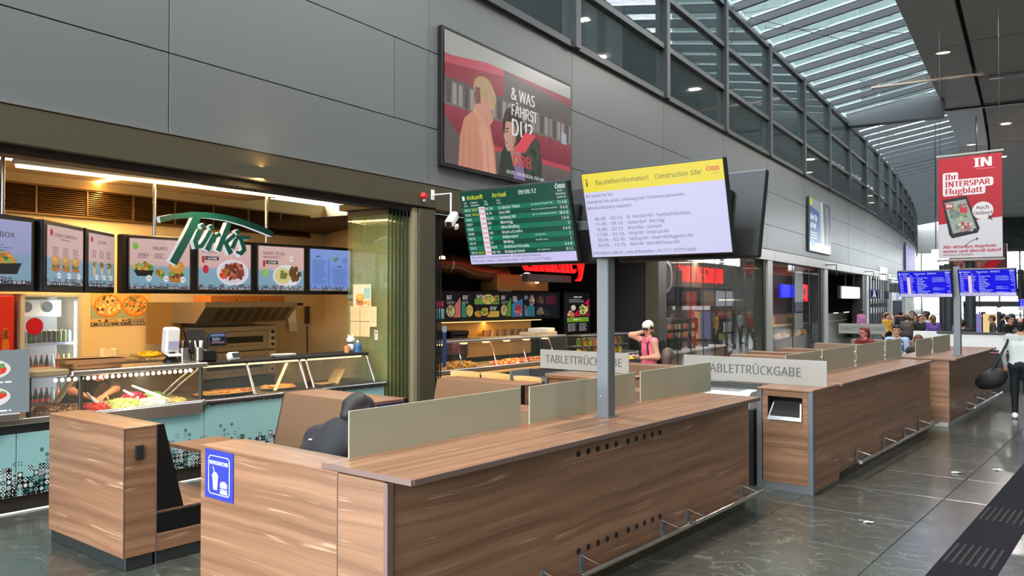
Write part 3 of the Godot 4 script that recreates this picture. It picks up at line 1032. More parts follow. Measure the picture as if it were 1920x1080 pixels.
func kebab_menu(k: int) -> Image:
	var w: int = [512, 512, 420, 760, 760, 760, 760][k]
	var h := 512
	var pink := Color(0.90, 0.74, 0.72)
	var blue := Color(0.55, 0.70, 0.78)
	if k == 0:
		pink = Color(0.66, 0.68, 0.86)
	if k == 6:
		pink = Color(0.50, 0.63, 0.92)
		blue = pink
	var im := canvas(w, h, blue)
	vfade(im, 0, 0, w, int(h * 0.5), pink.lightened(0.12), pink)
	vfade(im, 0, int(h * 0.5), w, 40, pink, blue)
	var ink := Color(0.36, 0.30, 0.36)
	if k == 0:
		say(im, "FALAFEL BOX", w * 0.5, 140, 40, ink, 0.02, 0.9, 0, 0.5)
		greek(im, 130, 175, 260, 4, 22, 8, ink.lightened(0.25))
		heap(im, 250, 330, 150, 60, 90, 34, GOLD + GREENS)
		poly(im, pts([60, 370, 450, 340, 420, 430, 110, 440]), Color(0.13, 0.12, 0.12))
		ell(im, 110, 440, 36, 36, Color(0.5, 0.75, 0.3))
		price(im, 220, 440, 36, "7,90")
	elif k == 1:
		ell(im, 52, 60, 22, 30, Color(0.82, 0.2, 0.25))
		say(im, "DÖNER SANDWICH", w * 0.5, 92, 30, ink, 0.02, 0.9, 0, 0.5)
		greek(im, 170, 108, 180, 1, 12, 7, ink)
		for q in 3:
			greek(im, 70 + 145 * q, 180, 90, 5, 16, 6, ink)
			burger(im, 110 + 145 * q, 320, 120)
			price(im, 160 + 145 * q, 425, 27)
	elif k == 2:
		ell(im, 46, 60, 20, 28, Color(0.82, 0.2, 0.25))
		say(im, "DÜRÜM", w * 0.5, 92, 30, ink, 0.02, 0.95, 0, 0.5)
		for q in 3:
			greek(im, 50 + 120 * q, 160, 84, 5, 16, 6, ink)
			poly(im, pts([60 + 120 * q, 300, 120 + 120 * q, 290, 104 + 120 * q, 420, 80 + 120 * q, 420]), Color(0.88, 0.78, 0.62))
			heap(im, 90 + 120 * q, 300, 32, 22, 22, 12, MEAT + GREENS)
			price(im, 130 + 120 * q, 420, 25)
	elif k == 3:
		ell(im, 80, 80, 34, 34, Color(0.52, 0.78, 0.30))
		say(im, "FALAFEL", w * 0.5, 110, 34, ink, 0.03, 1.05, 0, 0.5)
		for q in 3:
			greek(im, 110 + 200 * q, 150, 130, 3, 18, 8, ink)
		heap(im, 170, 290, 110, 40, 60, 26, GOLD + GREENS)
		poly(im, pts([60, 320, 300, 320, 270, 380, 100, 380]), Color(0.14, 0.13, 0.13))
		heap(im, 370, 350, 56, 42, 40, 18, GOLD + GREENS + [Color(0.85, 0.3, 0.2)])
		burger(im, 580, 320, 200)
		price(im, 240, 400, 32)
		price(im, 450, 405, 32)
		price(im, 660, 410, 32)
	elif k == 4:
		say(im, "DÖNER TELLER", 60, 74, 30, ink, 0.03)
		greek(im, 60, 90, 260, 2, 14, 6, ink)
		rc(im, 100, 150, 190, 40, Color(0.25, 0.22, 0.24))
		say(im, "+ GETRÄNK", 112, 182, 22, Color.WHITE, 0.03)
		rc(im, 60, 150, 32, 70, Color(0.78, 0.15, 0.2))
		ell(im, 110, 290, 40, 46, Color(0.82, 0.2, 0.25))
		plate(im, 490, 320, 230, MEAT)
		price(im, 560, 110, 36, "12,90")
	elif k == 5:
		say(im, "FALAFEL TELLER", 90, 100, 34, ink, 0.03)
		greek(im, 90, 118, 300, 2, 14, 6, ink)
		rc(im, 130, 168, 190, 40, Color(0.25, 0.22, 0.24))
		say(im, "+ GETRÄNK", 142, 200, 22, Color.WHITE, 0.03)
		rc(im, 86, 168, 32, 70, Color(0.78, 0.15, 0.2))
		ell(im, 120, 310, 42, 46, Color(0.62, 0.80, 0.30))
		ell(im, 470, 340, 230, 130, Color(0.95, 0.93, 0.96))
		ell(im, 400, 340, 130, 96, Color(0.90, 0.84, 0.58))
		heap(im, 410, 330, 60, 46, 50, 14, GREENS + [Color(0.6, 0.3, 0.2)])
		heap(im, 600, 330, 80, 80, 16, 44, [Color(0.50, 0.34, 0.20), Color(0.42, 0.28, 0.16)])
		price(im, 540, 140, 34, "11,90")
	else:
		greek(im, 120, 84, 110, 1, 18, 15, ink)
		greek(im, 60, 130, 250, 17, 18, 6, Color(0.30, 0.36, 0.62))
		greek(im, 380, 240, 8, 1, 9, 6, ink)
		for q in 17:
			rc(im, 330, 130 + 18 * q, 36, 6, Color(0.30, 0.36, 0.62))
		heap(im, 480, 110, 50, 20, 14, 14, GREENS)
		greek(im, 600, 100, 110, 4, 18, 6, Color(0.30, 0.36, 0.62))
		greek(im, 500, 202, 110, 1, 18, 13, ink)
		greek(im, 430, 240, 260, 11, 18, 6, Color(0.30, 0.36, 0.62))
	motif_band(im, 0, h - 60, w, 2, 30.0, [Color(0.12, 0.11, 0.16), Color(0.25, 0.25, 0.32)], Color(0.86, 0.86, 0.92))
	return im

func tile_print() -> Image:
	var w := 2048
	var h := 640
	var im := canvas(w, h, Color(0.50, 0.66, 0.66))
	var s := 51.2
	var pale := Color(0.50, 0.66, 0.66)
	var inks := [Color(0.04, 0.045, 0.05), Color(0.10, 0.18, 0.19), Color(0.06, 0.07, 0.08)]
	for j in 13:
		var low := clampf((j - 3.0) / 7.5, 0, 1)
		for i in 40:
			var edge := 0.5 + 0.25 * sin(i * 0.55) + 0.25 * sin(i * 0.17 + 1.0)
			var p := low * 1.5 - edge * 0.45
			if rng.randf() > p: continue
			var x := i * s
			var y := j * s
			if low < 0.45:
				motif(im, x + 3, y + 3, s - 6, [0, 0, 6, 3, 2][rng.randi() % 5], inks[rng.randi() % 3], pale)
			elif rng.randf() < low * 0.85:
				rc(im, x, y, s, s, inks[0])
				motif(im, x, y, s, rng.randi() % 6, [Color(0.86, 0.89, 0.88), Color(0.72, 0.80, 0.79), Color(0.30, 0.55, 0.52)][[0, 0, 1, 1, 2][rng.randi() % 5]], inks[0])
			else:
				rc(im, x, y, s, s, [Color(0.72, 0.78, 0.77), pale, Color(0.62, 0.74, 0.73)][rng.randi() % 3])
				motif(im, x, y, s, rng.randi() % 6, inks[rng.randi() % 3], Color(0.8, 0.85, 0.84))
	return im

func lumps(at: Vector3, r: Vector3, n: int, size: float, cols: Array, flat := 0.6) -> ArrayMesh:
	var m := MB.new()
	m.col = cols[0]
	m.ball(at, r * Vector3(0.95, 0.8, 0.95), 12)
	for k in n:
		var a := rng.randf() * TAU
		var q := sqrt(rng.randf())
		var p := Vector3(cos(a) * q * r.x, 0, sin(a) * q * r.z)
		p.y = r.y * sqrt(maxf(0.02, 1.0 - q * q)) * 0.9
		m.col = cols[rng.randi() % cols.size()]
		m.xf = Transform3D(Basis.from_euler(Vector3(rng.randf() * 6, rng.randf() * 6, rng.randf() * 6)), at + p)
		m.ball(Vector3.ZERO, Vector3(size, size * flat, size * rng.randf_range(0.5, 1.3)), 6)
	m.xf = Transform3D.IDENTITY
	return m.done()

func vcol(key := "food", rough := 0.5) -> StandardMaterial3D:
	var m := mat(key, Color.WHITE, rough)
	m.vertex_color_use_as_albedo = true
	return m

func lin(c: Color) -> Color:
	return c.srgb_to_linear()

func lins(a: Array) -> Array:
	return a.map(func(c): return lin(c))

func heap_thing(called: String, label: String, cat: String, at: Vector3, r: Vector3, n: int, size: float, cols: Array, flat := 0.6):
	var o := one(called, label, cat, lumps(Vector3.ZERO, r, n, size, lins(cols), flat), vcol(), at)
	o.set_meta("kind", "stuff")

func build_kebab_shop():
	# the room
	var wk := shell("wall_back_shop", "warm yellow back wall and sides of the kebab shop", "wall")
	fpart(wk, "back_wall", -10, 2.05, -4.4, -4.2, 0, 4.0, mats["shop wall"], 0)
	fpart(wk, "left_wall", -10.2, -10, -4.4, -0.3, 0, 4.0, mats["shop wall"], 0)
	var sw := part(wk, "right_wall", bx(Vector3(4.2, 4.0, 0.12), 0), mats["shop wall"], (F(2.05, -4.25, 2.0) + F(0.05, -0.4, 2.0)) * 0.5)
	sw.rotation.y = turn_of(F(2.05, -4.25, 0), F(0.05, -0.4, 0))
	var cl := struct("ceiling_kebab_shop", "cream ceiling of the kebab shop", "ceiling", fbox(-10.2, 0, -4.4, -0.3, 3.9, 4.05, 0), mats["shop ceiling"], F(-10.2, 0, 0), TURN)
	# grille
	var gr := thing("wall_grille", "long brown louvred air grille high on the yellow back wall", "grille", F(-9.0, -4.2, 0), TURN)
	var gm := mat("grille brown", Color(0.42, 0.30, 0.12), 0.45, 0.4)
	part(gr, "backing", bb(Vector3(0, 3.34, 0), Vector3(0.012, 3.74, -10.5)), mat("grille dark", Color(0.07, 0.05, 0.03), 0.8))
	for k in 13:
		part(gr, "slat", bx(Vector3(0.05, 0.007, 10.5), 0), gm, Vector3(0.035, 3.365 + 0.03 * k, -5.25), Vector3(0, 0, 0.35))
	for k in 15:
		part(gr, "frame_post", bx(Vector3(0.035, 0.42, 0.03), 0.003), gm, Vector3(0.055, 3.54, -0.75 * k))
	for k in 2:
		part(gr, "frame_rail", bx(Vector3(0.04, 0.03, 10.53), 0.003), gm, Vector3(0.05, 3.335 + 0.41 * k, -5.25))
	# tube lights
	for k in 2:
		var x: float = [-10.05, -10.75][k]
		var t := thing("tube_light", ["long white tube light hung before the brown grille, nearest the beam", "shorter white tube light further back below the cream ceiling"][k], "tube light", Vector3(x, [3.62, 3.80][k], -5.75))
		part(t, "housing", bx(Vector3(0.09, 0.06, 4.3), 0.008), mats["white paint"], Vector3(0, 0.03, 0))
		part(t, "tube", bx(Vector3(0.06, 0.035, 4.24), 0.012), mats["tube warm"], Vector3(0, -0.018, 0))
		for q in 3:
			part(t, "hanger", tube([Vector3(0, 0.06, -1.7 + 1.7 * q), Vector3(0, 0.3, -1.7 + 1.7 * q)], 0.006, 6), mats["steel"])
		lamp("tube_uplight", Vector3(x, [3.70, 3.86][k], -5.75), Vector2(4.2, 0.06), 2.2, Color(1.0, 0.80, 0.52), Vector3.UP)
		lamp("tube_lamp", Vector3(x, [3.56, 3.74][k], -5.75), Vector2(4.2, 0.08), 8.0, Color(1.0, 0.83, 0.58))
	# menu boards
	var mb := thing("menu_board", "black housing of four lit kebab menu screens hung from the ceiling", "menu board", Vector3(-10.1, 0, 0))
	part(mb, "housing", bb(Vector3(-0.16, 2.18, -4.86), Vector3(-0.02, 2.92, -8.58), 0.01), mats["black"])
	for z in [-5.3, -6.98]:
		part(mb, "hanging_rod", tube([Vector3(-0.08, 2.92, z), Vector3(-0.08, 3.9, z)], 0.022, 10), mats["steel"])
	var ranges := [[-4.93, -5.76], [-5.86, -6.68], [-6.78, -7.59], [-7.68, -8.48]]
	for k in 4:
		var a: float = ranges[k][0]
		var b: float = ranges[k][1]
		part(mb, "screen", board(a - b, 0.64), screen_mat("kebab menu %d" % (k + 3), kebab_menu(k + 3), 0.78), Vector3(0, 2.555, (a + b) * 0.5), Vector3(0, PI / 2, 0))
		var fr := MB.new()
		for e in [[a, a - 0.012], [b + 0.012, b]]:
			fr.box(Vector3(-0.005, 2.555, (e[0] + e[1]) * 0.5), Vector3(0.02, 0.66, 0.012))
		for y in [2.232, 2.878]:
			fr.box(Vector3(-0.005, y, (a + b) * 0.5), Vector3(0.02, 0.012, a - b))
		part(mb, "screen_frame", fr.done(), mat("bronze trim", Color(0.35, 0.30, 0.24), 0.35, 0.5))
	var m2 := thing("menu_board", "black angled housing of two narrow sandwich menu screens", "menu board")
	var m3 := thing("menu_board", "dark angled menu screen at the left picture edge, falafel box", "menu board")
	var left := [[m3, Vector3(-8.36, 0, -2.45), Vector3(-8.82, 0, -3.33), 0], [m2, Vector3(-8.92, 0, -3.52), Vector3(-9.52, 0, -4.13), 1], [m2, Vector3(-9.62, 0, -4.24), Vector3(-10.12, 0, -4.76), 2]]
	for e in left:
		var a: Vector3 = e[1]
		var b: Vector3 = e[2]
		var w := (b - a).length()
		var th := turn_of(a, b)
		var mid := (a + b) * 0.5
		var bs := Basis(Vector3.UP, th)
		part(e[0], "housing", bx(Vector3(w + 0.12, 0.74, 0.12), 0.01), mats["black"], mid + Vector3(0, 2.55, 0) + bs * Vector3(0, 0, -0.075), Vector3(0, th, 0))
		part(e[0], "screen", board(w, 0.62), screen_mat("kebab menu %d" % e[3], kebab_menu(e[3]), 0.72), mid + Vector3(0, 2.56, 0), Vector3(0, th, 0))
	part(m3, "hanging_rod", tube([Vector3(-8.85, 2.9, -3.08), Vector3(-8.85, 3.9, -3.08)], 0.02, 8), mats["steel"])
	# the shop's script sign
	var sg := thing("shop_sign", "teal and white script shop sign hung before the menu screens", "sign", Vector3(-9.98, 0, -5.26), PI / 2)
	var strokes := [
		[[[70, 182], [200, 142], [400, 102], [600, 92], [800, 105], [1000, 142], [1200, 198], [1352, 248]], [62, 56, 60, 62, 62, 66, 66, 58]],
		[[[462, 112], [385, 280], [205, 628]], [86, 86, 86]],
		[[[487, 260], [440, 385], [452, 442], [505, 430], [560, 345], [602, 262]], [56, 60, 58, 52, 44, 48]],
		[[[500, 228], [540, 200]], [46, 46]], [[[597, 232], [637, 206]], [46, 46]],
		[[[652, 290], [566, 474]], [48, 58]], [[[612, 400], [662, 318], [716, 288]], [26, 34, 46]],
		[[[815, 165], [690, 476]], [56, 58]], [[[886, 284], [772, 388]], [42, 44]], [[[768, 368], [842, 498]], [46, 60]],
		[[[902, 330], [852, 440]], [44, 50]], [[[898, 266], [936, 240]], [48, 48]],
		[[[1072, 306], [900, 314]], [40, 46]], [[[950, 318], [984, 400], [996, 446], [956, 490], [900, 474]], [44, 54, 58, 50, 26]]]
	var face := MB.new()
	var halo := MB.new()
	for k in strokes.size():
		var ps := []
		var ws := []
		for p in strokes[k][0]:
			ps.append(Vector2((p[0] / 6.067 - 12.0) * 1.67 / 211.0, 3.25 - (p[1] / 6.067 - 12.0) / 134.0))
		for w in strokes[k][1]:
			ws.append(w / 6.067 / 134.0)
		var z := 0.002 * (k % 4)
		face.prism(ribbon(ps, ws), 0.03 + z, 0.036 + z)
		halo.prism(ribbon(ps, ws), -0.05 - z, 0.029 + z)
	part(sg, "lettering", face.done(), mat("sign teal", Color(0.03, 0.27, 0.28), 0.35))
	part(sg, "letter_returns", halo.done(), glow("sign white", Color(0.95, 0.98, 1.0), 0.5))
	# counter
	var sc := thing("serving_counter", "long kebab counter with turquoise patterned front and steel ledge", "counter", Vector3(-8.9, 0, 0))
	var tp := print_mat("turquoise print", tile_print(), 0.3)
	var cuts := [-1.2, -3.24, -5.26, -8.11]
	for k in 3:
		var a: float = cuts[k]
		var b: float = cuts[k + 1]
		var mb2 := MB.new()
		mb2.box(Vector3.ZERO, Vector3(a - b - 0.008, 0.70 if k == 2 else 0.62, 0.02), 0.002)
		for i in mb2.t.size():
			mb2.t[i] = Vector2(-(b + (a - b) * 0.5) / 2.0 + mb2.v[i].x / 2.0, 0.98 - (mb2.v[i].y + (0.35 if k == 2 else 0.31)) / 0.7)
		part(sc, "front_panel", mb2.done(), tp, Vector3(-0.012, 0.15 + (0.35 if k == 2 else 0.31), (a + b) * 0.5), Vector3(0, PI / 2, 0))
	part(sc, "body", bb(Vector3(-0.03, 0.14, -1.2), Vector3(-0.85, 0.88, -8.1)), mats["dark steel"])
	part(sc, "plinth", bb(Vector3(-0.06, 0, -1.2), Vector3(-0.8, 0.14, -8.08)), mat("plinth brown", Color(0.20, 0.18, 0.15), 0.4, 0.3))
	part(sc, "ledge", bb(Vector3(0.03, 0.855, -5.26), Vector3(-0.85, 0.915, -8.13), 0.008), mats["dark steel"])
	part(sc, "ledge_strip", bb(Vector3(0.034, 0.885, -5.26), Vector3(0.02, 0.905, -8.12), 0.002), mats["chrome"])
	part(sc, "salad_ledge", bb(Vector3(0.03, 0.86, -1.2), Vector3(-0.85, 0.92, -5.26), 0.006), mats["steel"])
	part(sc, "apron", bb(Vector3(0.05, 0.77, -3.86), Vector3(0.0, 0.905, -5.22), 0.006), mats["steel"])
	# glass cases
	for p in [-3.35, -3.85, -5.215]:
		part(sc, "post", bb(Vector3(0.015, 0.92, p - 0.018), Vector3(-0.03, 1.36, p + 0.018), 0.004), mat("post green grey", Color(0.27, 0.28, 0.25), 0.4, 0.3))
	part(sc, "canopy", bb(Vector3(0.04, 1.32, -2.3), Vector3(-0.45, 1.385, -3.72), 0.01), mat("canopy beige", Color(0.62, 0.55, 0.42), 0.35, 0.3))
	part(sc, "canopy", bb(Vector3(0.05, 1.305, -3.74), Vector3(-0.5, 1.36, -5.28), 0.01), mats["steel"])
	part(sc, "glass", bb(Vector3(0.0, 0.92, -3.87), Vector3(-0.008, 1.31, -5.2), 0), mats["clear glass"])
	part(sc, "glass", bb(Vector3(0.0, 0.92, -3.37), Vector3(-0.008, 1.31, -3.83), 0), mats["clear glass"])
	part(sc, "case_top", bb(Vector3(-0.16, 1.30, -5.26), Vector3(-0.72, 1.335, -7.95), 0.006), mats["matt black"])
	var slope := Vector3(-0.19, 0.36, 0).normalized()
	for e in [[-5.27, -5.93], [-5.97, -6.74], [-6.90, -7.9]]:
		var g := part(sc, "glass", bx(Vector3(0.008, 0.40, e[0] - e[1]), 0), mats["clear glass"], Vector3(-0.105, 1.115, (e[0] + e[1]) * 0.5))
		g.rotation.z = atan2(0.19, 0.36)
	for z in [-5.95, -6.75, -6.86, -7.93]:
		part(sc, "glass_clamp", tube([Vector3(-0.01, 0.92, z), Vector3(-0.2, 1.31, z)], 0.017, 8), mats["chrome"])
	part(sc, "light_strip", bb(Vector3(-0.2, 1.275, -5.3), Vector3(-0.25, 1.30, -7.85), 0.004), glow("case strip", Color(1.0, 0.84, 0.58), 2.2))
	lamp("case_lamp", Vector3(-9.125, 1.265, -6.55), Vector2(2.5, 0.05), 0.7, Color(1.0, 0.82, 0.55))
	lamp("salad_lamp", Vector3(-9.1, 1.285, -4.5), Vector2(1.3, 0.08), 1.0, Color(1.0, 0.93, 0.80))
	part(sc, "salad_strip", bb(Vector3(-0.12, 1.29, -3.9), Vector3(-0.16, 1.305, -5.15), 0.003), glow("salad strip glow", Color(1, 0.96, 0.88), 3.0))
	for k in 24:
		part(sc, "led_bulb", MB.new().ball(Vector3(0, 0, 0), Vector3(0.02, 0.022, 0.022), 8).done(), glow("led bulb", Color(1, 0.95, 0.86), 2.4), Vector3(-0.05, 1.268, -3.62 - 0.065 * k))
	for z in [-4.95, -5.05]:
		part(sc, "support_arm", tube([Vector3(-0.1, 1.29, z - 0.2), Vector3(-0.5, 0.93, z)], 0.014, 8), mats["chrome"])
	# food in the cases
	var top := 0.915
	heap_thing("meat_heap", "heap of browned sliced meat on a plate at the counter's left end", "meat", Vector3(-9.1, top, -3.68), Vector3(0.16, 0.10, 0.22), 150, 0.022, [Color(0.45, 0.28, 0.12), Color(0.62, 0.40, 0.16), Color(0.30, 0.18, 0.08), Color(0.70, 0.48, 0.2)])
	heap_thing("tomato_heap", "heap of chopped red tomatoes in the lit salad case", "tomatoes", Vector3(-9.05, top, -4.05), Vector3(0.15, 0.06, 0.16), 60, 0.025, [Color(0.85, 0.12, 0.05), Color(0.92, 0.22, 0.08), Color(0.75, 0.08, 0.04)])
	heap_thing("lettuce_heap", "heap of pale green shredded lettuce beside the tomatoes", "lettuce", Vector3(-9.07, top, -4.36), Vector3(0.18, 0.085, 0.2), 120, 0.022, [Color(0.86, 0.88, 0.45), Color(0.92, 0.92, 0.62), Color(0.75, 0.82, 0.35)], 0.25)
	heap_thing("beet_heap", "bright magenta heap of shredded beet in the salad case", "beet", Vector3(-9.32, top, -4.62), Vector3(0.15, 0.12, 0.16), 110, 0.022, [Color(0.75, 0.03, 0.22), Color(0.85, 0.06, 0.30), Color(0.60, 0.02, 0.16)], 0.3)
	heap_thing("cabbage_heap", "heap of white shredded cabbage right of the lettuce", "cabbage", Vector3(-9.07, top, -4.74), Vector3(0.17, 0.07, 0.18), 110, 0.02, [Color(0.92, 0.90, 0.78), Color(0.85, 0.84, 0.66), Color(0.95, 0.94, 0.86)], 0.25)
	heap_thing("onion_heap", "small flat heap of pale yellow onions at the salad case's right end", "onions", Vector3(-9.07, top, -5.0), Vector3(0.13, 0.035, 0.11), 50, 0.018, [Color(0.90, 0.80, 0.45), Color(0.86, 0.72, 0.38)], 0.3)
	for k in 3:
		var a: Vector3 = [Vector3(-9.0, 1.0, -4.78), Vector3(-9.2, 0.98, -4.62), Vector3(-9.1, 0.97, -4.12)][k]
		var b: Vector3 = [Vector3(-9.22, 1.12, -4.55), Vector3(-9.36, 1.06, -4.52), Vector3(-9.22, 1.08, -4.05)][k]
		var t := thing("serving_tongs", ["white plastic tongs lying across the white cabbage", "white spoon handle standing in the magenta beet", "steel tongs standing in the red tomatoes"][k], "tongs")
		part(t, "arm", tube([a, b], 0.011, 6), mats["white"] if k < 2 else mats["chrome"])
		part(t, "arm", tube([a + Vector3(0.02, -0.02, 0.015), b], 0.011, 6), mats["white"] if k < 2 else mats["chrome"])
	var lid := thing("bowl_lid", "bright green plastic lid leaning behind the magenta beet", "lid", Vector3(-9.5, 0.93, -4.95))
	part(lid, "dome", MB.new().ball(Vector3.ZERO, Vector3(0.12, 0.07, 0.16), 14).done(), mat("lid green", Color(0.42, 0.72, 0.25), 0.4))
	part(lid, "rim", MB.new().lathe(Vector3.ZERO, [Vector2(0.14, 0), Vector2(0.17, 0.004), Vector2(0.17, 0.012), Vector2(0.14, 0.012)], 20, 0.8, 1.05).done(), mats["lid green"])
	for k in 2:
		var pz := MB.new()
		pz.col = lin(Color(0.84, 0.58, 0.26))
		var big: Vector3 = [Vector3(0.20, 0.02, 0.42), Vector3(0.17, 0.02, 0.26)][k]
		pz.ball(Vector3.ZERO, big, 20)
		var cs := lins([Color(0.90, 0.48, 0.12), Color(0.95, 0.65, 0.2), Color(0.82, 0.30, 0.1), Color(0.93, 0.75, 0.35)])
		for q in 70:
			var an := rng.randf() * TAU
			var rr := sqrt(rng.randf()) * 0.86
			pz.col = cs[rng.randi() % 4]
			pz.ball(Vector3(cos(an) * rr * big.x, 0.02, sin(an) * rr * big.z), Vector3(0.03, 0.008, 0.03), 6)
		one("pizza", ["large orange baked pizza in the left glass case", "smaller orange pizza in the middle glass case"][k], "pizza", pz.done(), vcol(), Vector3(-9.2, 0.945, [-5.72, -6.5][k]))
	for k in 2:
		var fl := thing("wooden_board", ["pale wooden serving board lying in the right glass case", "pale wooden serving board leaning up in the right glass case"][k], "board", Vector3(-9.25, 0.93, [-7.3, -7.5][k]), 0.2)
		fl.rotation.x = [0.0, 0.9][k]
		fl.position.y = [0.93, 1.0][k]
		part(fl, "blade", bx(Vector3(0.2, 0.012, 0.28), 0.004), mat("pale wood", Color(0.80, 0.66, 0.40), 0.6))
		part(fl, "handle", bx(Vector3(0.03, 0.014, 0.14), 0.004), mats["pale wood"], Vector3(0, 0, -0.2))
	var fb := thing("flatbread_stack", "slanting cream stack of flatbreads leaning behind the meat heap", "flatbreads", Vector3(-9.3, 0.93, -3.72))
	for r in 2:
		for k in 11:
			part(fb, "flatbread", MB.new().lathe(Vector3.ZERO, [Vector2(0, 0.016), Vector2(0.05, 0.016), Vector2(0.06, 0.008), Vector2(0.05, 0), Vector2(0, 0)], 12).done(), mat("bread", Color(0.85, 0.76, 0.60), 0.7), Vector3(0.1 * r, 0.06 + 0.026 * k, -0.018 * k + 0.05 * r - 0.05), Vector3(0.6, 0, 0))
	# poster on the glass at the left end
	var pi := canvas(512, 512, Color(0.48, 0.52, 0.54))
	for k in 2:
		ell(pi, 220, 150 + 220 * k, 180, 92, Color(0.86, 0.84, 0.84))
		heap(pi, 200, 150 + 220 * k, 110, 50, 70, 20, [[Color(0.62, 0.46, 0.42), Color(0.75, 0.58, 0.52)], [Color(0.50, 0.46, 0.48), Color(0.7, 0.66, 0.66)]][k])
		heap(pi, 330, 150 + 220 * k, 40, 36, 14, 18, [Color(0.85, 0.25, 0.2), Color(0.4, 0.6, 0.35)])
	greek(pi, 250, 250, 170, 1, 12, 12, Color.WHITE)
	greek(pi, 250, 478, 170, 1, 12, 12, Color.WHITE)
	var st := thing("food_poster", "grey poster of two plated dishes standing on the counter's left end", "poster", Vector3(-8.81, 1.30, -2.93), PI / 2)
	part(st, "print", board(0.78, 0.62, 0.012), print_mat("dish poster", pi, 0.3))
	part(st, "foot", bx(Vector3(0.6, 0.07, 0.1), 0.006), mats["steel"], Vector3(0, -0.345, -0.03))
	# things standing on the canopies
	var card := mat("carton", Color(0.60, 0.42, 0.26), 0.75)
	for k in 2:
		var bxm := thing("pizza_box", ["lower brown pizza carton on the steel canopy", "upper brown pizza carton with its lid ajar"][k], "carton", Vector3(-9.15, 1.363 + 0.055 * k, -4.06), [0.05, -0.12][k])
		part(bxm, "tray", bx(Vector3(0.38, 0.048, [0.5, 0.6][k]), 0.004), card, Vector3(0, 0.025, 0))
		part(bxm, "lid", bx(Vector3(0.40, 0.006, [0.5, 0.62][k]), 0.002), mat("carton light", Color(0.72, 0.54, 0.34), 0.75), Vector3(0, 0.052, 0), Vector3([0.0, 0.0][k], 0, [0.0, 0.06][k]))
	var pb := thing("paper_bag", "cream paper bag standing open beside the pizza cartons", "bag", Vector3(-9.28, 1.363, -4.3), 0.4)
	part(pb, "sheet", MB.new().prism(pts([-0.09, 0, 0.09, 0, 0.11, 0.19, 0.05, 0.17, -0.08, 0.2]), -0.03, 0.03).done(), mat("cream paper", Color(0.86, 0.74, 0.50), 0.8), Vector3.ZERO, Vector3(0, PI / 2, 0))
	part(pb, "label", bx(Vector3(0.10, 0.07, 0.012), 0.002), mat("orange label", Color(0.82, 0.33, 0.14), 0.6), Vector3(0.05, 0.05, -0.03), Vector3(0, PI / 2, 0))
	var nd := thing("napkin_dispenser", "tall white napkin dispenser on the canopy", "dispenser", Vector3(-9.2, 1.363, -5.0), PI / 2)
	part(nd, "case", bx(Vector3(0.17, 0.30, 0.13), 0.02), mats["white paint"], Vector3(0, 0.26, 0), Vector3(0.12, 0, 0))
	part(nd, "napkin", bx(Vector3(0.17, 0.01, 0.16), 0.003), mats["white"], Vector3(0, 0.10, 0.04), Vector3(0.3, 0, 0))
	part(nd, "window", bx(Vector3(0.13, 0.10, 0.004), 0.001), mat("lilac plastic", Color(0.62, 0.6, 0.72), 0.3), Vector3(0, 0.2, 0.075), Vector3(0.12, 0, 0))
	part(nd, "foot", MB.new().lathe(Vector3.ZERO, [Vector2(0.09, 0), Vector2(0.09, 0.02), Vector2(0.05, 0.06), Vector2(0.06, 0.12), Vector2(0, 0.12)], 16).done(), mats["black"])
	for k in 3:
		var cu := thing("cutlery_holder", ["steel cutlery cup with black handles, nearest the napkin dispenser", "perforated steel cutlery cup in the middle beside the till", "perforated steel cutlery cup with wrapped sticks beside the till"][k], "cutlery cup", Vector3(-9.2 - 0.1 * (k % 2), 1.363, -5.16 - 0.1 * k))
		part(cu, "cup", MB.new().lathe(Vector3.ZERO, [Vector2(0, 0), Vector2(0.055, 0), Vector2(0.058, 0.16), Vector2(0.052, 0.16), Vector2(0.05, 0.01)], 16).done(), mats["steel"])
		var ho := MB.new()
		for i in 14:
			for j in 5:
				ho.box(Vector3(0.0575, 0, 0).rotated(Vector3.UP, TAU * i / 14) + Vector3(0, 0.03 + 0.025 * j, 0), Vector3(0.006, 0.013, 0.006))
		part(cu, "holes", ho.done(), mats["matt black"]).set_meta("kind", "stuff")
		for q in 6:
			part(cu, "cutlery", tube([Vector3(0.02 * sin(q * 2.0), 0.05, 0.02 * cos(q * 2.0)), Vector3(0.05 * sin(q * 2.0), 0.24, 0.05 * cos(q * 2.0))], 0.008, 6), mats["matt black"] if k == 0 else mats["white"])
	var pos := thing("till", "black till with a tilted screen on the counter", "till", Vector3(-9.25, 1.336, -5.5), PI / 2 - 0.3)
	part(pos, "stand", bx(Vector3(0.2, 0.16, 0.2), 0.02), mats["black"], Vector3(0, 0.08, 0))
	part(pos, "case", bx(Vector3(0.30, 0.30, 0.05), 0.015), mats["black"], Vector3(-0.12, 0.26, -0.02), Vector3(-0.35, 0.5, 0))
	part(pos, "customer_screen", bx(Vector3(0.22, 0.17, 0.03), 0.008), mats["black"], Vector3(0.10, 0.28, 0.08), Vector3(-0.25, 0.1, 0))
	var di := canvas(256, 192, Color(0.06, 0.07, 0.14))
	rc(di, 8, 12, 240, 46, Color(0.42, 0.50, 0.66))
	greek(di, 40, 80, 150, 3, 20, 10, Color(0.75, 0.8, 0.9))
	rc(di, 20, 146, 216, 30, Color(0.55, 0.4, 0.45))
	part(pos, "display", board(0.19, 0.14, 0.004), screen_mat("till print", di, 0.8), Vector3(0.102, 0.285, 0.10), Vector3(-0.25, 0.1, 0))
	var ct := thing("card_terminal", "small white card terminal beside the black till", "card terminal", Vector3(-9.12, 1.336, -5.78), PI / 2)
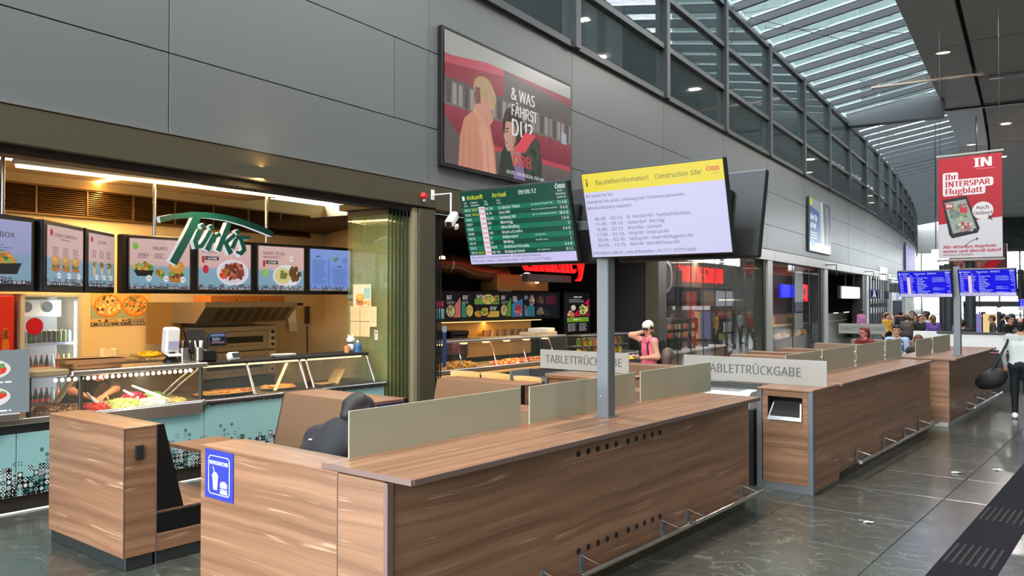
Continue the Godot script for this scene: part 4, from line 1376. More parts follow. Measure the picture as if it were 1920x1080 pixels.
	part(ct, "body", bx(Vector3(0.16, 0.10, 0.08), 0.02), mats["white paint"], Vector3(0, 0.055, 0), Vector3(-0.5, 0, 0))
	part(ct, "display", bx(Vector3(0.10, 0.06, 0.004), 0.001), mats["black"], Vector3(0.01, 0.075, 0.045), Vector3(-0.5, 0, 0))
	for k in 4:
		one("paper_plate", ["lowest", "second lowest", "second highest", "topmost"][k] + " white paper plate of the flat stack on the black case", "plate", MB.new().lathe(Vector3.ZERO, [Vector2(0, 0), Vector2(0.10, 0), Vector2(0.14, 0.012), Vector2(0.145, 0.012), Vector2(0.10, 0.004), Vector2(0, 0.004)], 20, 0.9, 1.25).done(), mats["white"], Vector3(-9.25, 1.336 + 0.008 * k, -6.62), Vector3.ZERO, "paper plates stacked on the case")
	var bl := thing("sanitiser_bottle", "blue plastic bottle standing at the right end of the case", "bottle", Vector3(-9.25, 1.336, -7.9))
	part(bl, "body", MB.new().lathe(Vector3.ZERO, [Vector2(0, 0), Vector2(0.06, 0), Vector2(0.06, 0.10), Vector2(0.045, 0.13), Vector2(0.02, 0.14), Vector2(0, 0.14)], 16).done(), mat("bottle blue", Color(0.20, 0.38, 0.55), 0.35))
	part(bl, "cap", MB.new().lathe(Vector3(0, 0.14, 0), [Vector2(0.018, 0), Vector2(0.018, 0.03), Vector2(0, 0.03)], 12).done(), mats["white"])
	var cu2 := thing("paper_cup", "small orange paper cup beside the blue bottle", "cup", Vector3(-9.25, 1.336, -7.7))
	part(cu2, "cup", MB.new().lathe(Vector3.ZERO, [Vector2(0, 0), Vector2(0.035, 0), Vector2(0.045, 0.1), Vector2(0.04, 0.1), Vector2(0.032, 0.006)], 14).done(), mat("cup orange", Color(0.85, 0.55, 0.35), 0.6))
	var lk := thing("figurine", "small white waving figurine beside the blue bottle", "figurine", Vector3(-9.3, 1.336, -7.81))
	part(lk, "body", MB.new().ball(Vector3(0, 0.07, 0), Vector3(0.05, 0.07, 0.05), 12).ball(Vector3(0, 0.18, 0), Vector3(0.06, 0.055, 0.06), 12).ball(Vector3(0, 0.235, 0.035), Vector3(0.015, 0.025, 0.015), 6).ball(Vector3(0, 0.235, -0.035), Vector3(0.015, 0.025, 0.015), 6).done(), mats["white"])
	part(lk, "collar", MB.new().lathe(Vector3(0, 0.13, 0), [Vector2(0.045, 0), Vector2(0.05, 0.012), Vector2(0.045, 0.02)], 12).done(), mats["matt black"])
	# back row
	var fr := thing("drinks_fridge", "tall white glass-door drinks fridge against the yellow wall", "fridge", F(-3.8, -3.6, 0), TURN + PI / 2)
	var wp: Material = mat("fridge white", Color(0.78, 0.74, 0.64), 0.4)
	part(fr, "side", bb(Vector3(-0.42, 0, 0), Vector3(-0.36, 2.18, -0.58)), wp)
	part(fr, "side", bb(Vector3(0.36, 0, 0), Vector3(0.42, 2.18, -0.58)), wp)
	part(fr, "top", bb(Vector3(-0.42, 2.14, 0), Vector3(0.42, 2.18, -0.58)), wp)
	part(fr, "back", bb(Vector3(-0.36, 0.1, -0.54), Vector3(0.36, 2.14, -0.58), 0), mats["white"])
	part(fr, "base", bb(Vector3(-0.36, 0, 0), Vector3(0.36, 0.2, -0.58)), mats["dark steel"])
	var fb0 := part(fr, "fan_box", bb(Vector3(-0.34, 1.86, -0.2), Vector3(0.24, 2.1, -0.52), 0.01), mats["white"])
	for k in 2:
		part(fb0, "fan", MB.new().lathe(Vector3.ZERO, [Vector2(0, 0.005), Vector2(0.07, 0.01), Vector2(0.075, 0)], 16).done(), mat("fan grey", Color(0.35, 0.38, 0.42), 0.5), Vector3(-0.24 + 0.28 * k, 2.0, -0.195), Vector3(PI / 2, 0, 0))
	part(fr, "light", bb(Vector3(0.335, 0.3, -0.02), Vector3(0.35, 2.08, -0.05), 0.002), glow("fridge light", Color(0.9, 0.95, 1.0), 2.5))
	var fdir := Basis(Vector3.UP, TURN + PI / 2)
	lamp("fridge_lamp", F(-3.8, -3.6, 0) + fdir * Vector3(0.325, 1.2, -0.04), Vector2(0.04, 1.7), 0.9, Color(0.88, 0.94, 1.0), fdir * Vector3(-1, 0, -0.5))
	var dr := part(fr, "door", bb(Vector3(-0.36, 0.2, -0.005), Vector3(0.36, 2.14, 0.005), 0), glass("fridge glass", Color(0.8, 0.88, 0.9), 0.06))
	part(dr, "door_sticker", MB.new().lathe(Vector3.ZERO, [Vector2(0, 0.003), Vector2(0.115, 0.003), Vector2(0.115, 0)], 24).done(), mat("sticker red", Color(0.72, 0.05, 0.12), 0.4), Vector3(-0.24, 1.74, 0.008), Vector3(PI / 2, 0, 0))
	for y in [1.5, 1.05, 0.6]:
		part(fr, "shelf", bb(Vector3(-0.35, y - 0.03, -0.04), Vector3(0.33, y, -0.52), 0.004), mat("shelf blue", Color(0.62, 0.66, 0.80), 0.4))
	var can := MB.new().lathe(Vector3.ZERO, [Vector2(0, 0), Vector2(0.026, 0.004), Vector2(0.029, 0.02), Vector2(0.029, 0.15), Vector2(0.022, 0.165), Vector2(0, 0.165)], 12).done()
	var bot := MB.new().lathe(Vector3.ZERO, [Vector2(0, 0), Vector2(0.033, 0), Vector2(0.034, 0.08), Vector2(0.030, 0.12), Vector2(0.034, 0.16), Vector2(0.012, 0.25), Vector2(0.012, 0.262)], 12).done()
	var cap := MB.new().lathe(Vector3(0, 0.26, 0), [Vector2(0.014, 0), Vector2(0.014, 0.022), Vector2(0, 0.022)], 10).done()
	var lab := MB.new().lathe(Vector3(0, 0.085, 0), [Vector2(0.0345, 0), Vector2(0.0345, 0.05)], 12).done()
	var lidm := MB.new().lathe(Vector3(0, 0.165, 0), [Vector2(0.024, 0), Vector2(0.022, 0.006), Vector2(0, 0.004)], 12).done()
	var fb2 := Basis(Vector3.UP, TURN + PI / 2)
	var kinds := [["dark cola bottle with a red label", Color(0.10, 0.03, 0.03), Color(0.80, 0.08, 0.10), Color(0.80, 0.05, 0.08)], ["clear water bottle with a pale label", Color(0.70, 0.78, 0.80), Color(0.80, 0.78, 0.62), Color(0.75, 0.76, 0.8)], ["orange soda bottle with a bright label", Color(0.90, 0.42, 0.08), Color(0.92, 0.30, 0.25), Color(0.9, 0.5, 0.1)], ["green tea bottle with a yellow cap", Color(0.55, 0.62, 0.25), Color(0.85, 0.80, 0.2), Color(0.85, 0.85, 0.15)]]
	for r in 2:
		for k in 9:
			var ki: int = [0, 0, 0, 0, 0, 1, 2, 3, 3][k]
			var b: Array = kinds[ki]
			var o := thing("drink_bottle", b[0] + [" on the fridge's middle shelf, ", " on the fridge's lowest shelf, "][r] + nth(k) + " from the left", "bottle", F(-3.8, -3.6, 0) + fb2 * Vector3(-0.31 + 0.075 * k, [1.051, 0.601][r], -0.1), 0, "drinks in the fridge")
			part(o, "bottle", bot, mat("drink %d" % ki, b[1], 0.1))
			part(o, "label", lab, mat("drink label %d" % ki, b[2], 0.5))
			part(o, "cap", cap, mat("drink cap %d" % ki, b[3], 0.4))
	for k in 10:
		var ci: int = [0, 1, 1, 2, 2, 2, 2, 3, 3, 0][k]
		var o := thing("drink_can", ["blue and silver drink can", "dark green drink can", "black drink can with pale marks", "olive green drink can"][ci] + " on the fridge's top shelf, " + nth(k) + " from the left", "can", F(-3.8, -3.6, 0) + fb2 * Vector3(-0.31 + 0.067 * k, 1.501, -0.1), 0, "drinks in the fridge")
		part(o, "can", can, mat("can %d" % ci, [Color(0.55, 0.60, 0.66), Color(0.10, 0.26, 0.14), Color(0.08, 0.08, 0.08), Color(0.35, 0.42, 0.12)][ci], 0.25, 0.3))
		part(o, "lid", lidm, mats["chrome"])
		var o2 := thing("drink_can", "silver-topped dark can in the back row of the fridge's top shelf, " + nth(k), "can", F(-3.8, -3.6, 0) + fb2 * Vector3(-0.31 + 0.067 * k, 1.501, -0.28), 0, "drinks in the fridge's back row")
		part(o2, "can", can, mats["can 2"] if mats.has("can 2") else mats["black"])
		part(o2, "lid", lidm, mats["chrome"])
	var rp := thing("red_cooler", "tall red drinks cooler panel with two bottles printed on it", "cooler", F(-4.78, -3.6, 0), TURN + PI / 2)
	part(rp, "case", bb(Vector3(-0.5, 0, -0.02), Vector3(0.5, 2.16, -0.58), 0.02), mat("cooler red", Color(0.80, 0.16, 0.08), 0.4))
	for k in 2:
		part(rp, "printed_bottle", MB.new().prism(pts([-0.05, 0, 0.05, 0, 0.05, 0.4, 0.03, 0.5, 0.03, 0.6, -0.03, 0.6, -0.03, 0.5, -0.05, 0.4]), 0, 0.006).done(), mat("print orange", Color(0.85, 0.45, 0.15), 0.4), Vector3(0.22 + 0.16 * k, 1.12, -0.018))
		part(rp, "printed_cap", bx(Vector3(0.07, 0.12, 0.008), 0.002), mat("print cream", Color(0.88, 0.8, 0.7), 0.4), Vector3(0.22 + 0.16 * k, 1.64, -0.016))
	# pizza poster on the back wall
	var pp := canvas(512, 280, Color(0.86, 0.70, 0.40))
	rc(pp, 0, 100, 512, 120, Color(0.60, 0.64, 0.50))
	motif_band(pp, 0, 224, 512, 2, 28, [Color(0.14, 0.10, 0.10), Color(0.25, 0.2, 0.2)], Color(0.86, 0.8, 0.7))
	for k in 2:
		ell(pp, 140 + 235 * k, 110, 118, 100, Color(0.80, 0.48, 0.14))
		ell(pp, 140 + 235 * k, 106, 102, 86, Color(0.90, 0.66, 0.30))
		heap(pp, 140 + 235 * k, 106, 94, 78, 80, 15, [[Color(0.95, 0.86, 0.62), Color(0.40, 0.24, 0.14), Color(0.86, 0.62, 0.36)], [Color(0.94, 0.70, 0.36), Color(0.88, 0.46, 0.26), Color(0.35, 0.48, 0.22)]][k])
	var pz2 := thing("pizza_poster", "print of two round pizzas on the yellow back wall", "poster", F(-2.4, -4.19, 1.95), TURN + PI / 2)
	part(pz2, "print", board(1.0, 0.50, 0.008), print_mat("pizza poster print", pp, 0.5))
	# back counter with trays
	var bc := thing("prep_counter", "steel preparation counter with food trays below the pizza poster", "counter", F(-2.4, -3.9, 0), TURN + PI / 2)
	part(bc, "body", bb(Vector3(-0.95, 0, 0.32), Vector3(0.95, 1.14, -0.28), 0.006), mat("brown steel", Color(0.50, 0.40, 0.26), 0.4, 0.4))
	part(bc, "top", bb(Vector3(-0.97, 1.14, 0.36), Vector3(0.97, 1.18, -0.28), 0.006), mats["steel"])
	for k in 4:
		part(bc, "tray", bx(Vector3(0.36, 0.05, 0.46), 0.008), mats["steel"], Vector3(-0.66 + 0.45 * k, 1.2, 0.05), Vector3(0.12, 0, 0))
		if k > 1:
			var fm := lumps(Vector3.ZERO, Vector3(0.16, 0.05, 0.2), 40, 0.025, lins([Color(0.93, 0.72, 0.10), Color(0.88, 0.62, 0.08), Color(0.95, 0.80, 0.2)]), 0.3)
			var ch := one("cheese_heap", ["yellow shredded cheese in the left of two trays", "yellow shredded cheese in the right of two trays"][k - 2], "cheese", fm, vcol(), F(-2.4, -3.9, 0) + fb2 * Vector3(-0.66 + 0.45 * k, 1.235, 0.07), Vector3(0, TURN + PI / 2, 0))
			ch.set_meta("kind", "stuff")
	# oven with hood
	var ov := thing("pizza_oven", "two-deck steel pizza oven below a slanted steel hood", "oven", F(-0.6, -3.6, 0), TURN + PI / 2)
	var os: Material = mat("oven steel", Color(0.62, 0.58, 0.50), 0.32, 0.7)
	part(ov, "stand", bb(Vector3(-0.8, 0, -0.02), Vector3(0.78, 0.75, -0.58), 0.006), mats["dark steel"])
	for k in 2:
		var y := 0.78 + 0.44 * k
		part(ov, "deck", bb(Vector3(-0.85, y, 0), Vector3(0.80, y + 0.43, -0.58), 0.01), os)
		var od := part(ov, "door", bb(Vector3(-0.78, y + 0.09, 0.03), Vector3(0.56, y + 0.34, 0.0), 0.008), os)
		part(od, "door_window", bb(Vector3(-0.7, y + 0.14, 0.036), Vector3(0.46, y + 0.25, 0.028), 0.002), mats["black"])
		part(od, "door_handle", MB.new().tube([Vector3(-0.7, y + 0.315, 0.07), Vector3(0.48, y + 0.315, 0.07)], 0.012, 8).done(), mats["chrome"])
		var cpn := part(ov, "control_panel", bb(Vector3(0.62, y + 0.03, 0.006), Vector3(0.76, y + 0.40, 0), 0.003), mat("panel cream", Color(0.75, 0.68, 0.55), 0.5))
		for q in 3:
			part(cpn, "knob", MB.new().lathe(Vector3.ZERO, [Vector2(0.028, 0), Vector2(0.024, 0.03), Vector2(0, 0.03)], 12).done(), mats["black"], Vector3(0.69, y + 0.09 + 0.11 * q, 0.008), Vector3(PI / 2, 0, 0))
	part(ov, "hood", MB.new().prism(pts([-0.58, 1.72, 0.2, 1.72, 0.45, 1.98, 0.45, 2.06, -0.58, 2.06]), -0.85, 1.05).done(), os, Vector3.ZERO, Vector3(0, -PI / 2, 0))
	for k in 8:
		part(ov, "hood_filter", bx(Vector3(0.13, 0.01, 0.30), 0.003), mat("filter brown", Color(0.45, 0.36, 0.24), 0.4, 0.5), Vector3(-0.72 + 0.2 * k, 1.853, 0.332), Vector3(-0.805, 0, 0))
	part(ov, "hood_switch", bx(Vector3(0.14, 0.05, 0.008), 0.002), mats["black"], Vector3(0.93, 2.02, 0.45))
	part(ov, "side_sheet", bb(Vector3(-1.5, 1.4, -0.4), Vector3(-0.88, 2.06, -0.42), 0.002), mat("sheet brown", Color(0.62, 0.48, 0.26), 0.4, 0.3))
	for k in 3:
		for j in 2:
			one("carton_stack", ["lower", "upper"][j] + " orange-brown carton of the " + ["left", "middle", "right"][k] + " pair on the oven hood", "carton", bx(Vector3(0.5, 0.05, 0.45), 0.004), mat("carton orange", Color(0.72, 0.42, 0.14), 0.7), F(-0.6, -3.6, 0) + fb2 * Vector3(-0.6 + 0.52 * k, 2.087 + 0.053 * j, 0.1), Vector3(0, TURN + PI / 2, 0), "cartons on the oven hood")
	# right corner
	var nt := thing("paper_notice", "curled white paper notice on the wall right of the oven", "notice", F(1.08, -4.18, 1.74), TURN + PI / 2)
	part(nt, "sheet", MB.new().prism(ribbon([Vector2(0, 0.25), Vector2(0.012, 0), Vector2(0.05, -0.25)], [0.003]), -0.1, 0.1).done(), mats["white"], Vector3.ZERO, Vector3(0, -PI / 2, 0))
	var ph := thing("oven_scraper", "dark grey scraper with a long handle hung in the shop's corner", "scraper", F(1.42, -4.12, 1.8), TURN + PI / 2)
	part(ph, "blade", bx(Vector3(0.13, 0.34, 0.03), 0.04), mat("slate", Color(0.20, 0.18, 0.16), 0.5))
	part(ph, "handle", tube([Vector3(0, -0.17, 0), Vector3(0.01, -1.0, 0)], 0.018, 8), mat("handle brown", Color(0.35, 0.2, 0.12), 0.5))
	part(ph, "collar", bx(Vector3(0.1, 0.04, 0.04), 0.01), mats["steel"], Vector3(0, -0.19, 0))
	var wm := thing("price_board", "pale menu board on the side wall behind the folded glass", "menu board", F(0.9, -2.0, 2.45), turn_of(F(2.05, -4.25, 0), F(0.05, -0.4, 0)))
	part(wm, "panel", bx(Vector3(1.7, 0.66, 0.05), 0.008), glow("pale panel", Color(0.55, 0.60, 0.66), 0.45), Vector3(0, 0, 0.12))
	part(wm, "frame", bx(Vector3(1.8, 0.74, 0.04), 0.008), mats["black"], Vector3(0, 0, 0.085))
	# folded glass door leaves
	var gd := shell("door_1", "stack of folded green-tinted glass door leaves at the shop's right side", "door")
	for k in 7:
		var s := -0.83 + 0.085 * k
		fpart(gd, "leaf", s - 0.005, s + 0.005, -0.88, -0.08, 0.06, 3.40, mats["green glass"], 0)
		fpart(gd, "leaf_rail", s - 0.018, s + 0.018, -0.88, -0.08, 3.36, 3.44, mats["black"], 0)
		fpart(gd, "leaf_rail", s - 0.018, s + 0.018, -0.88, -0.08, 0.02, 0.08, mats["dark steel"], 0)
		fpart(gd, "leaf_edge", s - 0.008, s + 0.008, -0.085, -0.075, 0.06, 3.40, mat("glass edge", Color(0.12, 0.18, 0.13), 0.3), 0)
	fpart(gd, "track_box", -0.95, -0.3, -0.95, -0.1, 3.44, 3.53, mat("track olive", Color(0.42, 0.36, 0.22), 0.5), 0)
	# papers stuck on the first leaf: (n, y, w, h)
	var gt := F(-0.845, 0, 0)
	var notes := [[-0.58, 2.16, 0.36, 0.34, "printed food leaflet with a burger picture stuck on the glass leaf"], [-0.72, 1.89, 0.19, 0.22, "cream paper sheet on the glass leaf, upper left of four"], [-0.52, 1.89, 0.19, 0.22, "cream paper sheet on the glass leaf, upper right of four"], [-0.72, 1.66, 0.19, 0.22, "cream paper sheet on the glass leaf, lower left of four"], [-0.52, 1.66, 0.19, 0.22, "cream paper sheet on the glass leaf, lower right of four"], [-0.36, 1.85, 0.14, 0.30, "narrow cream paper strip on the glass leaf, right of the four sheets"], [-0.30, 1.58, 0.06, 0.14, "small white and red sticker low on the glass leaf"]]
	for k in notes.size():
		var q: Array = notes[k]
		var im := canvas(128, 128, Color(0.86, 0.76, 0.58) if k > 0 else Color(0.88, 0.80, 0.70))
		if k == 0:
			rc(im, 76, 20, 46, 60, Color(0.55, 0.72, 0.70))
			burger(im, 50, 84, 60)
			heap(im, 100, 104, 24, 14, 20, 6, GOLD)
		elif k < 6:
			greek(im, 16, 24, 90, 7, 12, 3, Color(0.72, 0.62, 0.48))
		else:
			im.fill(Color(0.9, 0.88, 0.84))
			rc(im, 30, 10, 60, 40, Color(0.5, 0.1, 0.12))
			greek(im, 20, 60, 90, 4, 16, 8, Color(0.3, 0.3, 0.3))
		one("paper_sheet" if k < 6 else "sticker", q[4], "paper" if k < 6 else "sticker", board(q[2], q[3], 0.002), print_mat("note %d" % k, im, 0.7), gt + FN * q[0] + Vector3.UP * q[1], Vector3(0, TURN, 0))

# ------------------------------------------------------------------ noodle shop
func noodle_menu(k: int) -> Image:
	var im := canvas(256, 300, Color(0.06, 0.045, 0.05))
	var cols := [Color(0.85, 0.12, 0.30), Color(0.90, 0.48, 0.44), Color(0.25, 0.55, 0.45), Color(0.45, 0.62, 0.25), Color(0.40, 0.62, 0.22), Color(0.22, 0.50, 0.68), Color(0.20, 0.48, 0.55), Color(0.45, 0.08, 0.22)]
	var bowl := [[Color(0.92, 0.78, 0.35), Color(0.80, 0.55, 0.25), Color(0.60, 0.40, 0.2)], [Color(0.85, 0.72, 0.45), Color(0.60, 0.42, 0.28), Color(0.75, 0.8, 0.6)], [Color(0.93, 0.82, 0.4), Color(0.5, 0.6, 0.25), Color(0.9, 0.62, 0.3)]]
	match k:
		0:
			rc(im, 30, 90, 220, 70, cols[0])
			greek(im, 40, 110, 200, 3, 16, 6, Color(0.9, 0.6, 0.65))
			poly(im, pts([60, 180, 256, 180, 256, 300, 100, 300]), Color(0.45, 0.70, 0.72))
			heap(im, 20, 240, 40, 50, 30, 14, bowl[0])
			ell(im, 210, 200, 26, 28, Color(0.8, 0.82, 0.8))
		1, 2, 4:
			var right := k != 2
			poly(im, pts([256, 40, 256, 290, 120, 290, 150, 150]) if right else pts([0, 90, 80, 120, 110, 290, 0, 290]), cols[k])
			ell(im, 90 if right else 170, 210, 86, 84, Color(0.03, 0.02, 0.02))
			ell(im, 90 if right else 170, 210, 74, 72, bowl[k % 3][0])
			heap(im, 90 if right else 170, 210, 62, 60, 60, 15, bowl[k % 3])
			greek(im, 24, 24, 110, 3, 18, 11, Color(0.9, 0.9, 0.88))
			greek(im, 30, 92, 150, 3, 14, 7, Color(0.7, 0.7, 0.68))
		3:
			rc(im, 0, 60, 256, 74, cols[3])
			heap(im, 230, 70, 36, 50, 30, 16, [Color(0.3, 0.6, 0.2), Color(0.9, 0.55, 0.2), Color(0.2, 0.45, 0.18)])
			ell(im, 140, 68, 62, 62, Color(0.95, 0.82, 0.45))
			heap(im, 140, 68, 50, 50, 40, 13, bowl[2])
			greek(im, 20, 14, 80, 3, 16, 9, Color(0.9, 0.9, 0.88))
			rc(im, 130, 220, 126, 76, Color(0.90, 0.72, 0.30))
			ell(im, 40, 250, 40, 40, Color(0.90, 0.62, 0.20))
			ell(im, 100, 226, 56, 58, Color(0.03, 0.02, 0.02))
			heap(im, 100, 226, 44, 46, 44, 13, bowl[2])
			greek(im, 160, 164, 80, 3, 16, 10, Color(0.9, 0.9, 0.88))
		5:
			poly(im, pts([0, 130, 256, 60, 256, 300, 0, 300]), cols[5])
			heap(im, 150, 210, 80, 70, 60, 20, [Color(0.75, 0.10, 0.14), Color(0.86, 0.22, 0.26), Color(0.55, 0.05, 0.10), Color(0.9, 0.6, 0.6)])
			greek(im, 20, 30, 110, 4, 20, 12, Color(0.9, 0.9, 0.9))
		6:
			poly(im, pts([80, 180, 180, 120, 256, 180, 256, 300, 40, 300]), cols[6])
			heap(im, 190, 90, 56, 70, 50, 15, [Color(0.85, 0.80, 0.72), Color(0.55, 0.40, 0.3), Color(0.8, 0.6, 0.3)])
			greek(im, 16, 24, 80, 3, 18, 9, Color(0.8, 0.8, 0.8))
			greek(im, 16, 150, 70, 8, 18, 8, Color(0.75, 0.75, 0.75))
		7:
			rc(im, 120, 20, 136, 120, cols[7])
			heap(im, 60, 80, 36, 60, 40, 12, [Color(0.6, 0.42, 0.2), Color(0.75, 0.55, 0.3), Color(0.3, 0.2, 0.12)])
			heap(im, 60, 230, 44, 44, 30, 18, [Color(0.75, 0.68, 0.58), Color(0.62, 0.52, 0.42)])
			poly(im, pts([110, 190, 200, 300, 110, 300]), Color(0.1, 0.3, 0.26))
			greek(im, 150, 40, 80, 4, 18, 6, Color(0.65, 0.2, 0.35))
	return im

func letters(parent: Node, called: String, s: String, cap: float, depth: float, m: Material, at: Vector3, rot := Vector3.ZERO, serif := false) -> MeshInstance3D:
	var tm := TextMesh.new()
	var sf := SystemFont.new()
	sf.font_names = PackedStringArray(["Droid Serif" if serif else "Droid Sans"])
	tm.font = sf
	tm.text = s
	tm.font_size = 32
	tm.pixel_size = cap / 23.0
	tm.depth = depth
	tm.curve_step = 1.0
	return part(parent, called, tm, m, at, rot)

func build_noodle_shop():
	var bk: Material = mat("shop black", Color(0.035, 0.03, 0.03), 0.6)
	var wl := shell("wall_noodle_shop", "black walls of the noodle shop", "wall")
	fpart(wl, "back_wall", 0.3, 9.5, -5.2, -5.0, 0, 3.6, bk, 0)
	fpart(wl, "right_wall", 9.2, 9.5, -5.0, -0.35, 0, 3.6, bk, 0)
	var lw := part(wl, "left_wall", bx(Vector3(4.6, 3.6, 0.06), 0), bk, (F(2.35, -4.7, 1.8) + F(0.2, -0.4, 1.8)) * 0.5)
	lw.rotation.y = turn_of(F(2.35, -4.7, 0), F(0.2, -0.4, 0))
	fpart(wl, "ceiling_panel", 0.0, 9.5, -5.2, -0.33, 3.42, 3.5, mat("rust ceiling", Color(0.16, 0.08, 0.05), 0.6), 0)
	# bright backsplash and duct box
	var hd := thing("extractor_hood", "tan lit extractor hood box above the dark noodle menu", "hood", Vector3(-11.25, 0, 0))
	part(hd, "box", bb(Vector3(-0.5, 2.3, -13.5), Vector3(0.0, 2.66, -15.35), 0.01), mat("hood tan", Color(0.72, 0.56, 0.30), 0.4, 0.2))
	part(hd, "lip", bb(Vector3(-0.5, 2.27, -13.5), Vector3(0.03, 2.31, -13.95), 0.004), mats["steel"])
	var du := thing("ceiling_duct", "round metal duct with an orange highlight under the dark ceiling", "duct", Vector3(-11.6, 2.85, -12.4))
	part(du, "pipe", tube([Vector3(0, 0, 0.9), Vector3(0, 0, -0.2), Vector3(0.1, -0.12, -0.5), Vector3(0.1, -0.2, -1.6)], 0.2, 16), mat("duct metal", Color(0.5, 0.36, 0.26), 0.35, 0.7))
	part(du, "collar", tube([Vector3(0, 0, 0.1), Vector3(0, 0, 0.18)], 0.215, 16), mats["steel"])
	var sb := thing("splash_wall", "warm yellow lit splash wall behind the noodle counter", "wall panel", Vector3(-11.3, 0, 0))
	part(sb, "panel", bb(Vector3(-0.08, 0.9, -11.4), Vector3(0, 1.66, -14.75)), mat("splash yellow", Color(0.86, 0.66, 0.34), 0.5))
	part(sb, "rail", bb(Vector3(0, 1.3, -11.4), Vector3(0.16, 1.32, -14.75), 0.003), mats["steel"])
	for k in 22:
		one("cup_stack", "tan paper cup stack on the noodle shop's shelf, " + nth(k) + " from the left", "cups", MB.new().lathe(Vector3.ZERO, [Vector2(0, 0), Vector2(0.03, 0), Vector2(0.045, 0.13), Vector2(0.047, 0.135), Vector2(0.04, 0.135)], 10).done(), mat("cup tan %d" % (k % 3), [Color(0.80, 0.62, 0.42), Color(0.66, 0.50, 0.36), Color(0.50, 0.40, 0.32)][k % 3], 0.7), Vector3(-11.2, 1.322, -13.0 - 0.085 * k), Vector3.ZERO, "cups on the noodle shop's shelf")
	# menu boards
	var mb := thing("menu_board", "black row of lit noodle menu panels with round bowls", "menu board", Vector3(-11.2, 0, 0))
	part(mb, "housing", bb(Vector3(-0.1, 1.66, -11.0), Vector3(-0.012, 2.28, -15.75), 0.006), mats["black"])
	var zs := [-11.05, -11.8, -12.28, -12.68, -13.51, -13.92, -14.33, -14.77, -15.6]
	for k in 8:
		var w: float = zs[k] - zs[k + 1] - 0.03
		part(mb, "panel", board(w, 0.50), screen_mat("noodle menu %d" % k, noodle_menu(k), 0.55 if k < 7 else 0.25), Vector3(0, 1.975, (zs[k] + zs[k + 1]) * 0.5), Vector3(0, PI / 2, 0))
	# counter
	var ct := thing("serving_counter", "long noodle counter with a lit glass food case and grey base", "counter", Vector3(-9.4, 0, 0))
	part(ct, "base", bb(Vector3(-0.05, 0, -9.7), Vector3(-0.8, 0.86, -16.7)), mat("counter grey", Color(0.30, 0.31, 0.33), 0.4))
	part(ct, "top", bb(Vector3(0.02, 0.86, -9.7), Vector3(-0.82, 0.92, -16.75), 0.006), mats["steel"])
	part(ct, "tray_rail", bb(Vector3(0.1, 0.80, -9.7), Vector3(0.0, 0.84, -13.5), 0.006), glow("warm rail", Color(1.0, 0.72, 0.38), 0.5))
	part(ct, "canopy", bb(Vector3(-0.05, 1.36, -9.7), Vector3(-0.6, 1.40, -13.5), 0.006), mats["steel"])
	part(ct, "glass", bb(Vector3(-0.02, 0.92, -9.7), Vector3(-0.03, 1.36, -13.5), 0), mats["clear glass"])
	for z in [-10.4, -11.3, -12.2, -13.1]:
		part(ct, "strut", tube([Vector3(-0.04, 0.92, z), Vector3(-0.3, 1.37, z - 0.12)], 0.012, 6), mats["chrome"])
	for k in 6:
		part(ct, "lamp", MB.new().lathe(Vector3.ZERO, [Vector2(0, -0.012), Vector2(0.06, -0.012), Vector2(0.075, 0.01), Vector2(0, 0.03)], 14).done(), glow("heat lamp", Color(1, 0.75, 0.45), 3.0), Vector3(-0.3, 1.33, -10.1 - 0.6 * k))
	lamp("noodle_lamp", Vector3(-9.7, 1.3, -11.6), Vector2(3.4, 0.15), 1.5, Color(1.0, 0.72, 0.42))
	lamp("splash_lamp", Vector3(-11.0, 1.63, -13.1), Vector2(3.2, 0.08), 1.3, Color(1.0, 0.80, 0.5))
	part(ct, "splash_strip", bb(Vector3(-1.57, 1.645, -11.5), Vector3(-1.63, 1.658, -14.7), 0), glow("splash strip glow", Color(1, 0.8, 0.5), 1.5))
	heap_thing("fried_food", "golden fried snacks heaped in the noodle case, left part", "food", Vector3(-9.6, 0.925, -10.4), Vector3(0.16, 0.11, 0.5), 120, 0.035, [Color(0.90, 0.62, 0.18), Color(0.95, 0.74, 0.30), Color(0.80, 0.48, 0.12)])
	heap_thing("noodle_tray", "orange noodle dishes in the noodle case, right part", "food", Vector3(-9.6, 0.925, -12.2), Vector3(0.15, 0.06, 1.0), 120, 0.035, [Color(0.93, 0.55, 0.2), Color(0.95, 0.80, 0.55), Color(0.85, 0.35, 0.15)])
	var mp := thing("kitchen_machine", "dark machine block behind the noodle counter's left end", "machine", Vector3(-10.9, 0.0, -11.7))
	part(mp, "block", bx(Vector3(0.4, 0.4, 0.5), 0.02), mat("dark brown", Color(0.12, 0.07, 0.05), 0.5), Vector3(0, 1.2, 0))
	part(mp, "lid", bx(Vector3(0.42, 0.1, 0.54), 0.03), mats["black"], Vector3(0, 1.45, 0))
	part(mp, "stand", bx(Vector3(0.36, 1.0, 0.46), 0.01), mats["dark steel"], Vector3(0, 0.5, 0))
	# glass door edge with a blue sticker strip
	var gd := shell("door_2", "clear folded glass leaves at the noodle shop's left edge", "door")
	for k in 4:
		fpart(gd, "leaf", 0.24 + 0.06 * k, 0.25 + 0.06 * k, -0.88, -0.08, 0.05, 3.4, glass("dark pane", Color(0.2, 0.22, 0.2), 0.12), 0)
		fpart(gd, "leaf_edge", 0.238 + 0.06 * k, 0.252 + 0.06 * k, -0.085, -0.07, 0.05, 3.4, mats["dark steel"], 0)
	var bs := thing("sticker_strip", "upright blue sticker strip on the noodle shop's glass edge", "sticker", F(0.5, -0.06, 1.3), TURN + PI / 2)
	part(bs, "strip", bx(Vector3(0.10, 0.55, 0.004), 0.001), mat("strip blue", Color(0.12, 0.24, 0.42), 0.4))
